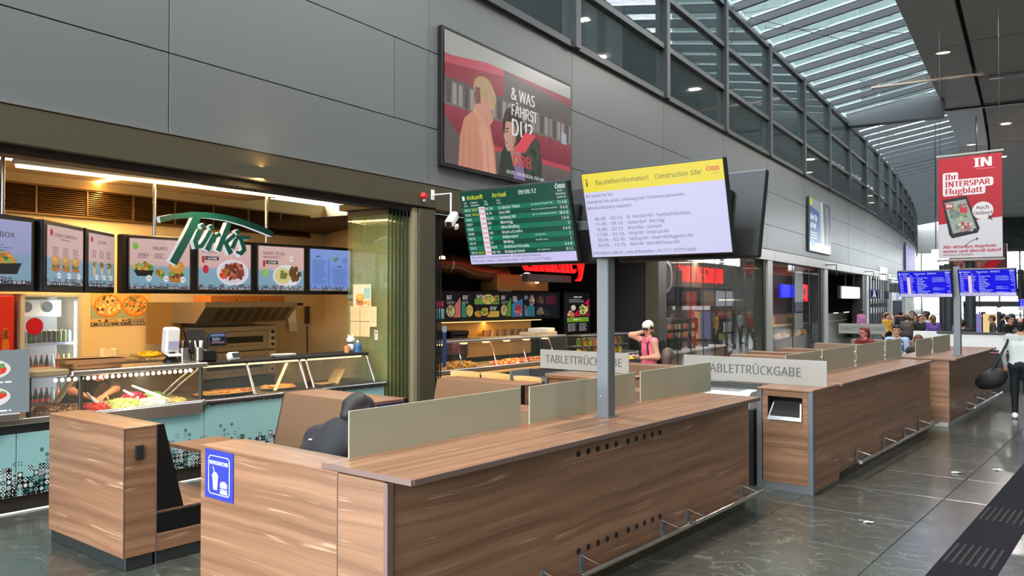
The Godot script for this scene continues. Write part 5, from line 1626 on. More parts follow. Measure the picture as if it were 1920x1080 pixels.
	part(bs, "badge", bx(Vector3(0.11, 0.1, 0.006), 0.001), mat("strip pale", Color(0.55, 0.60, 0.68), 0.4), Vector3(0, 0.33, 0))
	# lettering
	var sg := thing("shop_sign", "bright red lit script shop name half hidden behind the timetable screens", "sign", F(5.35, -0.75, 0), TURN + PI / 2)
	letters(sg, "lettering", "chutney", 0.50, 0.09, glow("sign red", Color(1.0, 0.03, 0.05), 1.6), Vector3(0, 2.93, 0), Vector3.ZERO, true)
	part(sg, "track", bx(Vector3(1.9, 0.16, 0.14), 0.01), mats["frame grey"], Vector3(0, 2.56, -0.2))
	part(sg, "backing_rail", bx(Vector3(2.0, 0.04, 0.05), 0.004), mats["black"], Vector3(0, 2.9, -0.08))
	for k in 2:
		part(sg, "hanging_rod", tube([Vector3(-0.7 + 1.4 * k, 2.64, -0.2), Vector3(-0.7 + 1.4 * k, 3.42, -0.2)], 0.012, 6), mats["black"])
	for k in 7:
		var s: float = [4.9, 2.2, 1.0, 0.7, 6.0, 8.3, 7.4][k]
		var nn: float = [-1.2, -1.4, -1.5, -0.7, -1.6, -1.0, -2.2][k]
		var t := thing("spot_lamp", ["round white ceiling lamp below the red sign", "warm ceiling spot left of the red sign", "small warm spot beside the round duct", "bright small spot near the olive column", "small spot right of the red sign", "small spot above the black wall, by the grey column", "dim spot deep in the noodle shop"][k], "ceiling lamp", F(s, nn, 3.42), TURN)
		part(t, "stem", tube([Vector3(0, 0, 0), Vector3(0, [-0.75, -0.5, -0.8, -0.9, -0.9, -0.8, -0.9][k], 0)], 0.012, 6), mats["black"])
		part(t, "shade", MB.new().lathe(Vector3(0, [-0.8, -0.56, -0.86, -0.96, -0.95, -0.86, -0.95][k], 0), [Vector2(0, 0), Vector2([0.13, 0.06, 0.05, 0.05, 0.04, 0.04, 0.04][k], 0), Vector2(0.05, 0.05), Vector2(0, 0.06)], 16).done(), glow("spot glow", Color(1, 0.86, 0.66), 3.0))
	# upright lit poster
	var pi := canvas(256, 360, Color(0.07, 0.05, 0.055))
	greek(pi, 80, 24, 100, 1, 12, 11, Color(0.9, 0.9, 0.9))
	greek(pi, 30, 50, 180, 3, 12, 5, Color(0.7, 0.7, 0.7))
	poly(pi, pts([256, 40, 256, 210, 60, 210]), Color(0.80, 0.10, 0.30))
	ell(pi, 190, 150, 62, 58, Color(0.03, 0.03, 0.03))
	heap(pi, 190, 150, 50, 46, 60, 12, [Color(0.95, 0.8, 0.2), Color(0.4, 0.55, 0.2), Color(0.95, 0.9, 0.8)])
	ell(pi, 76, 130, 26, 26, Color(0.9, 0.86, 0.8))
	heap(pi, 46, 190, 36, 22, 20, 14, [Color(0.9, 0.75, 0.65), Color(0.85, 0.5, 0.3)])
	rc(pi, 6, 222, 244, 44, Color(0.48, 0.66, 0.16))
	greek(pi, 70, 236, 120, 1, 12, 13, Color(0.85, 0.9, 0.7))
	for k in 2:
		greek(pi, 16 + 126 * k, 280, 100, 6, 13, 6, Color(0.75, 0.75, 0.75))
	var po := thing("wall_poster", "upright lit poster of a curry bowl with a green bar in the noodle shop", "poster", Vector3(-11.2, 1.78, -16.5), PI / 2)
	part(po, "frame", bx(Vector3(1.1, 1.0, 0.05), 0.008), mat("poster frame", Color(0.10, 0.10, 0.11), 0.5), Vector3(0, 0, -0.03))
	part(po, "print", board(0.98, 0.92), screen_mat("curry poster", pi, 0.7))
	# jar case
	var jc := thing("jar_case", "glass case of yellow and green drink jars on the noodle counter", "display case", Vector3(-9.65, 0.92, -15.0))
	part(jc, "case", bx(Vector3(0.4, 0.42, 1.9), 0), mats["clear glass"], Vector3(0, 0.21, 0))
	part(jc, "lid", bx(Vector3(0.42, 0.02, 1.94), 0.004), mats["steel"], Vector3(0, 0.43, 0))
	part(jc, "shelf", bx(Vector3(0.38, 0.012, 1.86), 0), mats["steel"], Vector3(0, 0.2, 0))
	lamp("jar_lamp", Vector3(-9.5, 1.32, -15.0), Vector2(1.6, 0.1), 0.4, Color(1.0, 0.85, 0.55))
	for r in 2:
		for k in 9:
			var c: Color = [Color(0.75, 0.68, 0.12), Color(0.85, 0.45, 0.2), Color(0.35, 0.45, 0.12), Color(0.8, 0.55, 0.1)][(k + r * 2) % 4]
			var j := thing("drink_jar", ["yellow", "orange", "green", "amber"][(k + r * 2) % 4] + [" jar on the lower shelf of the noodle shop's glass case, ", " jar on the upper shelf of the noodle shop's glass case, "][r] + nth(k), "jar", Vector3(-9.62, 0.922 + 0.206 * r, -14.2 - 0.2 * k), 0, "jars in the glass case")
			part(j, "jar", MB.new().lathe(Vector3.ZERO, [Vector2(0, 0), Vector2(0.06, 0), Vector2(0.065, 0.1), Vector2(0.045, 0.14), Vector2(0, 0.14)], 12).done(), mat("jar %s" % c, c, 0.2))
			part(j, "lid", MB.new().lathe(Vector3(0, 0.14, 0), [Vector2(0.047, 0), Vector2(0.047, 0.02), Vector2(0, 0.02)], 12).done(), mats["chrome"])
	for k in 2:
		one("carton_box", ["white carton on the steel canopy of the noodle counter", "flat cream carton beneath the white one on the canopy"][k], "carton", bx([Vector3(0.3, 0.07, 0.5), Vector3(0.34, 0.07, 0.8)][k], 0.006), mat("carton white %d" % k, [Color(0.78, 0.75, 0.70), Color(0.72, 0.60, 0.46)][k], 0.7), Vector3(-9.7, [1.505, 1.435][k], [-13.0, -12.9][k]))

# ------------------------------------------------------------------ shops further along
func build_far_shops():
	var dark: Material = mats["shop black"]
	var rm := shell("wall_far_shops", "back and dividing walls of the shops beyond the noodle shop", "wall")
	fpart(rm, "back_wall", 9.5, 20, -3.4, -3.2, 0, 3.6, mat("dim grey wall", Color(0.40, 0.40, 0.39), 0.7), 0)
	fpart(rm, "back_wall", 20, 29.5, -3.4, -3.2, 0, 3.6, mat("brown wall", Color(0.16, 0.11, 0.07), 0.7), 0)
	fpart(rm, "back_wall", 29.5, 41, -3.4, -3.2, 0, 3.6, dark, 0)
	for s in [19.6, 29.2, 40.7]:
		fpart(rm, "side_wall", s - 0.1, s + 0.1, -3.2, -0.35, 0, 3.6, dark, 0)
	fpart(rm, "ceiling_panel", 9.5, 20, -3.4, -0.33, 3.46, 3.6, mat("dim ceiling", Color(0.45, 0.46, 0.46), 0.7), 0)
	fpart(rm, "ceiling_panel", 20, 29.5, -3.4, -0.33, 3.40, 3.6, mat("warm slat ceiling", Color(0.80, 0.60, 0.34), 0.6), 0)
	fpart(rm, "ceiling_panel", 29.5, 41, -3.4, -0.33, 3.46, 3.6, dark, 0)
	# glass fronts
	var w1 := shell("window_60", "tall frameless glass front of the burger shop in eight leaves", "window")
	for k in 8:
		fpart(w1, "pane", 9.8 + 1.02 * k, 10.8 + 1.02 * k, -0.10, -0.088, 0.02, 3.46, glass("shop front", Color(0.45, 0.5, 0.5), 0.06), 0)
		fpart(w1, "joint", 10.8 + 1.02 * k, 10.82 + 1.02 * k, -0.105, -0.083, 0.02, 3.46, mats["black"], 0)
	for k in 6:
		fpart(w1, "folded_leaf", 18.2 + 0.15 * k, 18.22 + 0.15 * k, -0.9, -0.08, 0.05, 3.46, glass("grey green glass", Color(0.36, 0.40, 0.33), 0.22), 0)
	fpart(w1, "dark_jamb", 19.05, 19.3, -0.5, -0.05, 0, 3.5, mats["black"], 0)
	var w2 := shell("window_61", "glass front of the shop with the blue sign", "window")
	for k in 3:
		fpart(w2, "pane", [20.0, 23.4, 26.2][k], [23.3, 26.1, 28.0][k], -0.10, -0.088, 0.02, 3.46, mats["low glass"], 0)
		fpart(w2, "joint", [23.3, 26.1, 28.0][k], [23.36, 26.16, 28.1][k], -0.11, -0.08, 0.02, 3.46, mats["black"], 0)
	fpart(w2, "dark_jamb", 28.3, 28.8, -0.6, -0.05, 0, 3.5, mats["black"], 0)
	# burger shop inside, on a shallow display wall
	var bw := thing("display_wall", "orange red display wall inside the burger shop", "wall panel")
	fpart(bw, "panel", 14.6, 19.4, -1.4, -1.25, 0, 2.36, mat("orange red", Color(0.72, 0.17, 0.06), 0.5), 0)
	fpart(bw, "tan_panel", 19.0, 19.5, -1.25, -1.2, 0, 2.2, mat("tan panel", Color(0.62, 0.46, 0.24), 0.5), 0)
	fpart(bw, "header", 9.8, 19.5, -1.4, -1.3, 2.5, 3.46, mat("header grey", Color(0.55, 0.56, 0.55), 0.6), 0)
	var bd := thing("service_door", "grey service door in the orange red display wall", "door panel")
	fpart(bd, "leaf", 15.7, 17.5, -1.24, -1.2, 0.02, 1.68, mat("door grey", Color(0.32, 0.33, 0.33), 0.5), 0.004)
	fpart(bd, "window", 16.9, 17.3, -1.2, -1.19, 0.9, 1.4, mats["black"], 0)
	fpart(bd, "handle", 15.85, 15.95, -1.2, -1.15, 0.85, 1.0, mats["chrome"], 0.004)
	var nb := thing("notice_board", "black framed notice board of grey and white sheets inside the burger shop", "notice board")
	fpart(nb, "frame", 17.0, 19.0, -1.18, -1.14, 0.4, 1.45, mats["black"], 0.004)
	for k in 4:
		fpart(nb, "sheet", 17.9 + 0.5 * (k % 2), 18.3 + 0.5 * (k % 2), -1.14, -1.13, 0.55 + 0.42 * (k / 2), 0.9 + 0.42 * (k / 2), mats["white"] if k else mat("grey sheet", Color(0.5, 0.5, 0.5), 0.6), 0)
	fpart(nb, "green_note", 17.4, 17.8, -1.14, -1.12, 0.72, 0.95, mat("note green", Color(0.62, 0.72, 0.10), 0.5), 0)
	var me := thing("menu_board", "bronze and white menu board above the burger shop's orange wall", "menu board")
	fpart(me, "housing", 15.5, 18.9, -1.24, -1.1, 1.82, 2.46, mats["black"], 0.006)
	fpart(me, "bronze_screen", 15.6, 16.9, -1.1, -1.09, 1.88, 2.40, glow("bronze print", Color(0.50, 0.36, 0.20), 0.5), 0)
	fpart(me, "white_screen", 17.0, 18.8, -1.1, -1.09, 1.88, 2.40, glow("white print", Color(0.66, 0.68, 0.72), 0.55), 0)
	var ls := thing("light_row", "row of small bright lamps inside the burger shop", "lamp row")
	for k in 9:
		fpart(ls, "bulb", 17.0 + 0.27 * k, 17.16 + 0.27 * k, -1.0, -0.95, 2.08, 2.11, glow("row bulb", Color(1, 0.92, 0.75), 3.0), 0.002)
	fpart(ls, "rail", 16.9, 19.4, -0.99, -0.96, 2.11, 2.13, mats["black"], 0)
	lamp("burger_lamp", F(15.5, -0.7, 3.3), Vector2(5.0, 0.4), 6.0, Color(1.0, 0.85, 0.66))
	var sh := thing("display_shelf", "shelves of cream and orange boxes at the burger shop's left", "shelf")
	for k in 3:
		fpart(sh, "shelf", 12.3, 15.0, -1.25, -0.95, [0.95, 1.2, 1.5][k], [0.97, 1.22, 1.52][k], mats["dark steel"], 0.002)
	fpart(sh, "back", 12.3, 14.7, -1.3, -1.25, 0.6, 1.9, mat("shelf brown", Color(0.30, 0.2, 0.14), 0.6), 0)
	for k in 8:
		var o := one("snack_box", ["orange box on the burger shop's shelf", "cream box on the burger shop's shelf"][k % 2] + [", lower row, ", ", upper row, "][k / 4] + nth(k % 4) + " from the left", "box", bx(Vector3(0.2, 0.16, 0.42), 0.006), mat("snack %d" % (k % 2), [Color(0.80, 0.42, 0.24), Color(0.82, 0.74, 0.60)][k % 2], 0.6), F(12.6 + 0.62 * (k % 4), -1.1, [1.0, 1.3][k / 4] + 0.07 - [0.03, 0.0][k / 4]), Vector3(0, TURN, 0), "boxes on the burger shop's shelf")
		o.position.y = [0.971, 1.221][k / 4] + 0.08
	var cb := thing("serving_counter", "pale topped burger counter behind the glass front", "counter")
	fpart(cb, "base", 10.0, 15.6, -0.9, -0.4, 0, 0.62, mat("counter tan", Color(0.60, 0.46, 0.28), 0.5), 0.004)
	fpart(cb, "top", 9.95, 15.7, -0.95, -0.32, 0.62, 0.67, mats["white"], 0.006)
	for k in 4:
		var ti := thing("till", ["first", "second", "third", "fourth"][k] + " dark till screen along the burger counter, counted from the grey column", "till", F(11.0 + 1.15 * k, -0.62, 0.67), TURN + PI / 2 + 0.35)
		part(ti, "screen", bx(Vector3(0.5, 0.42, 0.05), 0.01), mat("till dark", Color(0.09, 0.09, 0.10), 0.35), Vector3(0, 0.24, 0), Vector3(-0.35, 0, 0))
		part(ti, "foot", bx(Vector3(0.2, 0.06, 0.24), 0.01), mats["dark steel"], Vector3(0, 0.03, 0))
	# clock ring at the top left of the glass front
	var ck := thing("ring_sign", "round grey ring sign hung inside the burger shop's glass front", "sign", F(11.2, -0.6, 2.75), TURN + PI / 2)
	part(ck, "ring", MB.new().lathe(Vector3.ZERO, [Vector2(0.36, -0.04), Vector2(0.46, -0.04), Vector2(0.46, 0.04), Vector2(0.36, 0.04), Vector2(0.36, -0.04)], 32).done(), mats["steel"], Vector3.ZERO, Vector3(PI / 2, 0, 0))
	part(ck, "disc", MB.new().lathe(Vector3.ZERO, [Vector2(0, 0.02), Vector2(0.36, 0.02), Vector2(0.36, -0.02), Vector2(0, -0.02)], 32).done(), mat("disc grey", Color(0.5, 0.51, 0.5), 0.4), Vector3.ZERO, Vector3(PI / 2, 0, 0))
	part(ck, "hanging_rod", tube([Vector3(0, 0.46, 0), Vector3(0, 0.72, 0)], 0.015, 6), mats["steel"])
	# shop with the blue sign
	var bs := thing("shop_sign", "blue lit block sign ending in a round red letter", "sign", F(25.0, -0.45, 2.45), TURN + PI / 2)
	part(bs, "blue_block", bx(Vector3(3.2, 0.52, 0.08), 0.02), glow("sign blue", Color(0.02, 0.06, 1.0), 1.1), Vector3(-0.6, 0, 0))
	part(bs, "red_disc", MB.new().lathe(Vector3.ZERO, [Vector2(0, 0.06), Vector2(0.52, 0.06), Vector2(0.52, -0.06), Vector2(0, -0.06)], 24, 1.0, 0.62).done(), glow("disc red", Color(1.0, 0.04, 0.12), 1.1), Vector3(1.55, 0, 0.02), Vector3(PI / 2, 0, 0))
	part(bs, "red_stem", bx(Vector3(0.26, 0.74, 0.12), 0.02), mats["disc red"], Vector3(2.05, -0.06, 0.02))
	part(bs, "disc_eye", MB.new().lathe(Vector3.ZERO, [Vector2(0, 0.005), Vector2(0.17, 0.005), Vector2(0.17, 0)], 20).done(), mats["black"], Vector3(1.55, 0, 0.085), Vector3(PI / 2, 0, 0))
	var bk := thing("bulkhead", "dark brown panel band above the bakery counter", "wall panel")
	fpart(bk, "panel", 20.2, 28.6, -1.3, -1.2, 1.55, 3.15, mat("bulkhead brown", Color(0.15, 0.10, 0.06), 0.6), 0)
	fpart(bk, "lower_edge", 20.2, 28.6, -1.2, -1.18, 1.5, 1.56, mats["dark steel"], 0)
	fpart(bk, "slat_front", 20.2, 28.6, -1.25, -1.2, 3.15, 3.40, mat("slat tan", Color(0.85, 0.66, 0.40), 0.6), 0)
	var pl := thing("price_sign", "tall pale price panel hung in the glass front below the blue sign", "sign")
	fpart(pl, "sheet", 24.5, 25.9, -0.3, -0.28, 2.0, 3.3, mat("price pale", Color(0.62, 0.66, 0.68), 0.5), 0)
	fpart(pl, "dark_sheet", 24.5, 25.9, -0.3, -0.28, 1.6, 2.0, mat("price dark", Color(0.10, 0.10, 0.24), 0.5), 0)
	fpart(pl, "low_sheet", 24.5, 25.9, -0.3, -0.28, 0.9, 1.55, mat("price low", Color(0.30, 0.32, 0.34), 0.4), 0)
	var bc := thing("serving_counter", "warm lit bakery counter full of pastries", "counter")
	fpart(bc, "base", 20.4, 28.2, -0.95, -0.5, 0, 0.55, mat("bakery base", Color(0.36, 0.34, 0.30), 0.5), 0.004)
	fpart(bc, "case", 20.4, 28.2, -0.95, -0.48, 0.55, 1.05, mats["clear glass"], 0)
	fpart(bc, "case_top", 20.4, 28.2, -1.0, -0.46, 1.05, 1.08, mats["steel"], 0)
	fpart(bc, "back_tiles", 20.2, 28.6, -1.3, -1.2, 0, 1.5, mat("bakery tiles", Color(0.72, 0.62, 0.46), 0.5), 0)
	lamp("bakery_lamp", F(24.4, -0.75, 1.48), Vector2(6.0, 0.15), 5.0, Color(1.0, 0.78, 0.48))
	for k in 7:
		var at := F(21.0 + 1.1 * k, -0.72, 0.57)
		var o := one("pastry_pile", ["first", "second", "third", "fourth", "fifth", "sixth", "seventh"][k] + " golden pastry pile along the bakery case, counted from the left", "pastries", lumps(Vector3.ZERO, Vector3(0.16, 0.2, 0.42), 30, 0.08, lins(GOLD + [Color(0.95, 0.82, 0.55)])), vcol(), at, Vector3(0, TURN, 0))
		o.set_meta("kind", "stuff")
	for k in 5:
		var bt := thing("drink_bottle", "green bottle on the bakery's upper shelf, " + nth(k) + " from the left", "bottle", F(26.4 + 0.5 * k, -1.0, 1.085), 0, "green bottles above the bakery case")
		part(bt, "bottle", MB.new().lathe(Vector3.ZERO, [Vector2(0, 0), Vector2(0.06, 0), Vector2(0.06, 0.14), Vector2(0.03, 0.22), Vector2(0.03, 0.26), Vector2(0, 0.26)], 10).done(), mat("bottle green", Color(0.16, 0.42, 0.10), 0.25))
		part(bt, "cap", MB.new().lathe(Vector3(0, 0.26, 0), [Vector2(0.034, 0), Vector2(0.034, 0.04), Vector2(0, 0.04)], 10).done(), mat("cap yellow", Color(0.85, 0.8, 0.2), 0.4))
	# shop with the white light box
	var wb := thing("shop_sign", "white lit rounded light box sign hung in the dark shop front", "sign", F(36.6, -0.3, 2.48), fturn(36.6) + PI / 2)
	part(wb, "light_box", MB.new().box(Vector3.ZERO, Vector3(4.6, 0.62, 0.14), 0.06).done(), glow("box white", Color(1, 1, 1), 1.3), Vector3(0, 0, 0.08))
	part(wb, "back_box", MB.new().box(Vector3.ZERO, Vector3(4.9, 0.66, 0.16), 0.05).done(), mats["frame grey"], Vector3(-0.2, 0, -0.06))
	for k in 2:
		part(wb, "hanging_rod", tube([Vector3(-1.2 + 2.4 * k, 0.3, 0), Vector3(-1.2 + 2.4 * k, 1.0, 0)], 0.03, 6), mats["frame grey"])
	var gs := thing("glass_screen", "dim green glass screen with thin light strips in the dark shop front", "glass panel")
	fpart(gs, "pane", 29.8, 40.0, -0.9, -0.85, 0.0, 1.4, mat("dim green", Color(0.16, 0.20, 0.09), 0.25), 0)
	for k in 3:
		fpart(gs, "light_strip", [31.0, 35.2, 38.0][k], [33.6, 36.4, 39.6][k], -0.85, -0.83, 1.38, 1.42, glow("thin strip", Color(1, 0.95, 0.8), 1.5), 0)
	fpart(gs, "rail", 31.5, 39.0, -0.85, -0.83, 0.98, 1.0, mats["pale beam"], 0)
	fpart(gs, "dark_jamb", 39.2, 40.1, -0.6, -0.05, 0, 3.5, mats["black"], 0)
	for k in 3:
		var s: float = [29.0, 39.5, 45.5][k]
		var gb := thing("sign_bracket", ["slim dark bracket arm on the fascia above the white lit sign", "slim dark bracket arm on the fascia above the blue pictogram sign", "slim dark bracket arm on the fascia furthest along"][k], "bracket", F(s, 0.04, 3.68), fturn(s))
		part(gb, "arm", tube([Vector3(0, 0, 0), Vector3(0.42, 0, 0), Vector3(0.44, -0.02, 0), Vector3(0.44, -0.5, 0)], 0.022, 8), mats["dark steel"])
		part(gb, "wall_plate", bx(Vector3(0.02, 0.12, 0.12), 0.004), mats["dark steel"])
	# bright white shop fronts beyond
	var fw := shell("window_62", "bright white far shop front with thin metal uprights", "window")
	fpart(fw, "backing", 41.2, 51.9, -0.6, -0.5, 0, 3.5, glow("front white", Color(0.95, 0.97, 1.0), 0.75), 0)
	for k in 9:
		fpart(fw, "upright", 42.0 + 1.15 * k, 42.12 + 1.15 * k, -0.3, -0.2, 0, 3.5, mats["frame grey"], 0)
	for y in [1.62, 1.95]:
		fpart(fw, "rail", 41.2, 51.9, -0.34, -0.3, y, y + [0.26, 0.06][0 if y < 1.9 else 1], mats["dark steel"], 0)
	fpart(fw, "dark_base", 41.2, 51.9, -0.45, -0.4, 0, 1.25, mat("clothes dark", Color(0.16, 0.16, 0.18), 0.6), 0)
	var fw2 := shell("window_63", "grey and dark far shop fronts before the hall's end", "window")
	fpart(fw2, "front", 52.6, 64, -0.6, -0.5, 0, 1.3, mat("front dark", Color(0.12, 0.11, 0.11), 0.5), 0)
	fpart(fw2, "front_upper", 52.6, 64, -0.6, -0.5, 1.3, 3.5, mat("front lilac", Color(0.72, 0.74, 0.80), 0.5), 0)
	fpart(fw2, "yellow_frame", 53.2, 55.4, -0.5, -0.3, 0, 1.5, mat("front yellow", Color(0.62, 0.46, 0.08), 0.5), 0.01)
	fpart(fw2, "orange_panel", 60.2, 63.4, -0.5, -0.3, -0.0, 1.0, glow("front orange", Color(1.0, 0.45, 0.12), 0.9), 0.01)
	fpart(fw2, "front", 64.6, 100, -0.6, -0.5, 0, 3.5, mat("front mid", Color(0.30, 0.30, 0.31), 0.5), 0)
	var isg := thing("pictogram_sign", "square blue hanging sign with a white figure pictogram", "sign", F(39.5, 0.5, 2.42), fturn(39.5) + 0.45)
	part(isg, "panel", bx(Vector3(0.56, 0.52, 0.08), 0.02), mat("sign indigo", Color(0.10, 0.11, 0.36), 0.4))
	part(isg, "figure", MB.new().ball(Vector3(0, 0.12, 0), Vector3(0.055, 0.055, 0.015), 10).prism(pts([-0.05, 0.06, 0.05, 0.06, 0.07, -0.1, 0.12, -0.16, -0.12, -0.16, -0.07, -0.1]), 0, 0.012).done(), mats["white"], Vector3(0, 0.01, 0.04))
	part(isg, "border", MB.new().box(Vector3(0, 0.2, 0), Vector3(0.44, 0.012, 0.01)).box(Vector3(0, -0.2, 0), Vector3(0.44, 0.012, 0.01)).box(Vector3(-0.22, 0, 0), Vector3(0.012, 0.4, 0.01)).box(Vector3(0.22, 0, 0), Vector3(0.012, 0.4, 0.01)).done(), mats["white"], Vector3(0, 0, 0.043))
	for k in 2:
		var o := thing("hanging_sign", ["small dark hanging sign beyond the blue pictogram sign", "dark grey upright hanging sign above the far crowd"][k], "sign", F([44.5, 50.5][k], 0.5, [2.4, 1.55][k]), fturn(45) + 0.5)
		part(o, "panel", bx([Vector3(0.3, 0.5, 0.08), Vector3(0.6, 1.0, 0.1)][k], 0.02), mat("sign slate", Color(0.16, 0.17, 0.24), 0.5))
		part(o, "rod", tube([Vector3(0, 0.25, 0), Vector3(0, [1.28, 2.12][k], 0), Vector3(-0.25, [1.30, 2.14][k], -0.38)], 0.02, 6), mats["dark steel"])
	var tv := thing("advert_screen", "dark angled screen on the far fascia beside the shop lettering", "screen", F(50.6, 0.4, 2.9), fturn(50) + 0.7)
	part(tv, "panel", bx(Vector3(0.9, 0.62, 0.1), 0.02), mats["black"])
	part(tv, "arm", bx(Vector3(0.05, 0.05, 0.5), 0.005), mats["dark steel"], Vector3(0, 0.1, -0.28))

# ------------------------------------------------------------------ booths
# a wooden booth bench: back at z0, seats on one or both sides
func bench(label: String, x0: float, x1: float, z0: float, thick: float, sides: Array, sign_right := false) -> Node3D:
	var w := x1 - x0
	var o := thing("booth_bench", label, "bench", Vector3((x0 + x1) * 0.5, 0, z0))
	part(o, "back", bx(Vector3(w, 1.01, thick), 0.006), mats["walnut laminate"], Vector3(0, 0.605, 0))
	part(o, "back_plinth", bx(Vector3(w - 0.02, 0.1, thick - 0.04), 0.004), mats["dark steel"], Vector3(0, 0.05, 0))
	part(o, "edging", MB.new().box(Vector3(w * 0.5, 0.605, thick * 0.5), Vector3(0.006, 1.0, 0.006)).box(Vector3(w * 0.5, 0.605, -thick * 0.5), Vector3(0.006, 1.0, 0.006)).done(), mats["lilac edging"])
	for sg in sides:
		var e: float = thick * 0.5
		part(o, "pad", MB.new().prism(pts([e, 1.105, e + 0.06, 1.105, e + 0.23, 0.42, e, 0.42]), -w * 0.5 + 0.012, w * 0.5 - 0.012).done(), mats["brown pad"], Vector3.ZERO, Vector3(0, -PI / 2 if sg > 0 else PI / 2, 0))
		for q in 2:
			part(o, "pad_side", MB.new().prism(pts([e, 1.107, e + 0.062, 1.107, e + 0.232, 0.42, e, 0.42]), -0.006, 0.006).done(), mats["black"], Vector3((q * 2 - 1) * (w * 0.5 - 0.006), 0, 0), Vector3(0, -PI / 2 if sg > 0 else PI / 2, 0))
		part(o, "seat_base", bx(Vector3(w, 0.14, 0.62), 0.004), mats["walnut laminate"], Vector3(0, 0.17, sg * (e + 0.31)))
		part(o, "seat_plinth", bx(Vector3(w - 0.02, 0.1, 0.58), 0.003), mats["dark steel"], Vector3(0, 0.05, sg * (e + 0.29)))
		part(o, "seat_core", bx(Vector3(w, 0.165, 0.64), 0.004), mats["black"], Vector3(0, 0.322, sg * (e + 0.32)))
		part(o, "seat_top", bx(Vector3(w, 0.02, 0.66), 0.004), mats["walnut top"], Vector3(0, 0.415, sg * (e + 0.33)))
	if sign_right:
		part(o, "label_plate", bx(Vector3(0.008, 0.3, thick - 0.04), 0.002), mat("plate indigo", Color(0.09, 0.08, 0.30), 0.45), Vector3(w * 0.5 + 0.004, 0.93, 0))
	return o

func konsum_image() -> Image:
	var im := canvas(384, 360, Color(0.17, 0.21, 0.60))
	var w := Color(0.86, 0.90, 0.96)
	var ring := func(x0: float, y0: float, x1: float, y1: float, r: float, c: Color):
		rc(im, x0 + r, y0, x1 - x0 - 2 * r, y1 - y0, c)
		rc(im, x0, y0 + r, x1 - x0, y1 - y0 - 2 * r, c)
		for e in [[x0 + r, y0 + r], [x1 - r, y0 + r], [x0 + r, y1 - r], [x1 - r, y1 - r]]:
			ell(im, e[0], e[1], r, r, c)
	ring.call(46, 40, 338, 326, 34, w)
	ring.call(54, 46, 330, 320, 30, Color(0.17, 0.21, 0.60))
	say(im, "KONSUMZONE", 192, 106, 28, w, 0.03, 0.98, 0, 0.5)
	line(im, [112, 122, 130, 168], 9, w)
	ell(im, 140, 186, 36, 26, w)
	rc(im, 96, 186, 88, 14, w)
	rc(im, 96, 198, 88, 3, Color(0.17, 0.21, 0.60))
	poly(im, pts([104, 202, 178, 202, 166, 292, 116, 292]), w)
	ell(im, 256, 252, 50, 34, w)
	rc(im, 200, 252, 116, 40, Color(0.17, 0.21, 0.60))
	poly(im, pts([208, 256, 306, 256, 300, 266, 250, 266, 240, 274, 230, 266, 212, 266]), w)
	rc(im, 208, 276, 98, 7, w)
	ring.call(208, 288, 306, 312, 10, w)
	return im

func table(label: String, x0: float, x1: float, z0: float, z1: float, y := 0.75) -> Node3D:
	var o := thing("booth_table", label, "table", Vector3((x0 + x1) * 0.5, 0, (z0 + z1) * 0.5))
	part(o, "table_top", bx(Vector3(absf(x1 - x0), 0.035, absf(z1 - z0)), 0.006), mats["walnut top"], Vector3(0, y - 0.018, 0))
	part(o, "pedestal", bx(Vector3(0.12, y - 0.06, 0.12), 0.006), mats["dark steel"], Vector3(0, (y - 0.036) * 0.5 + 0.01, 0))
	part(o, "foot", bx(Vector3(0.5, 0.02, 0.4), 0.005), mats["dark steel"], Vector3(0, 0.01, 0))
	return o

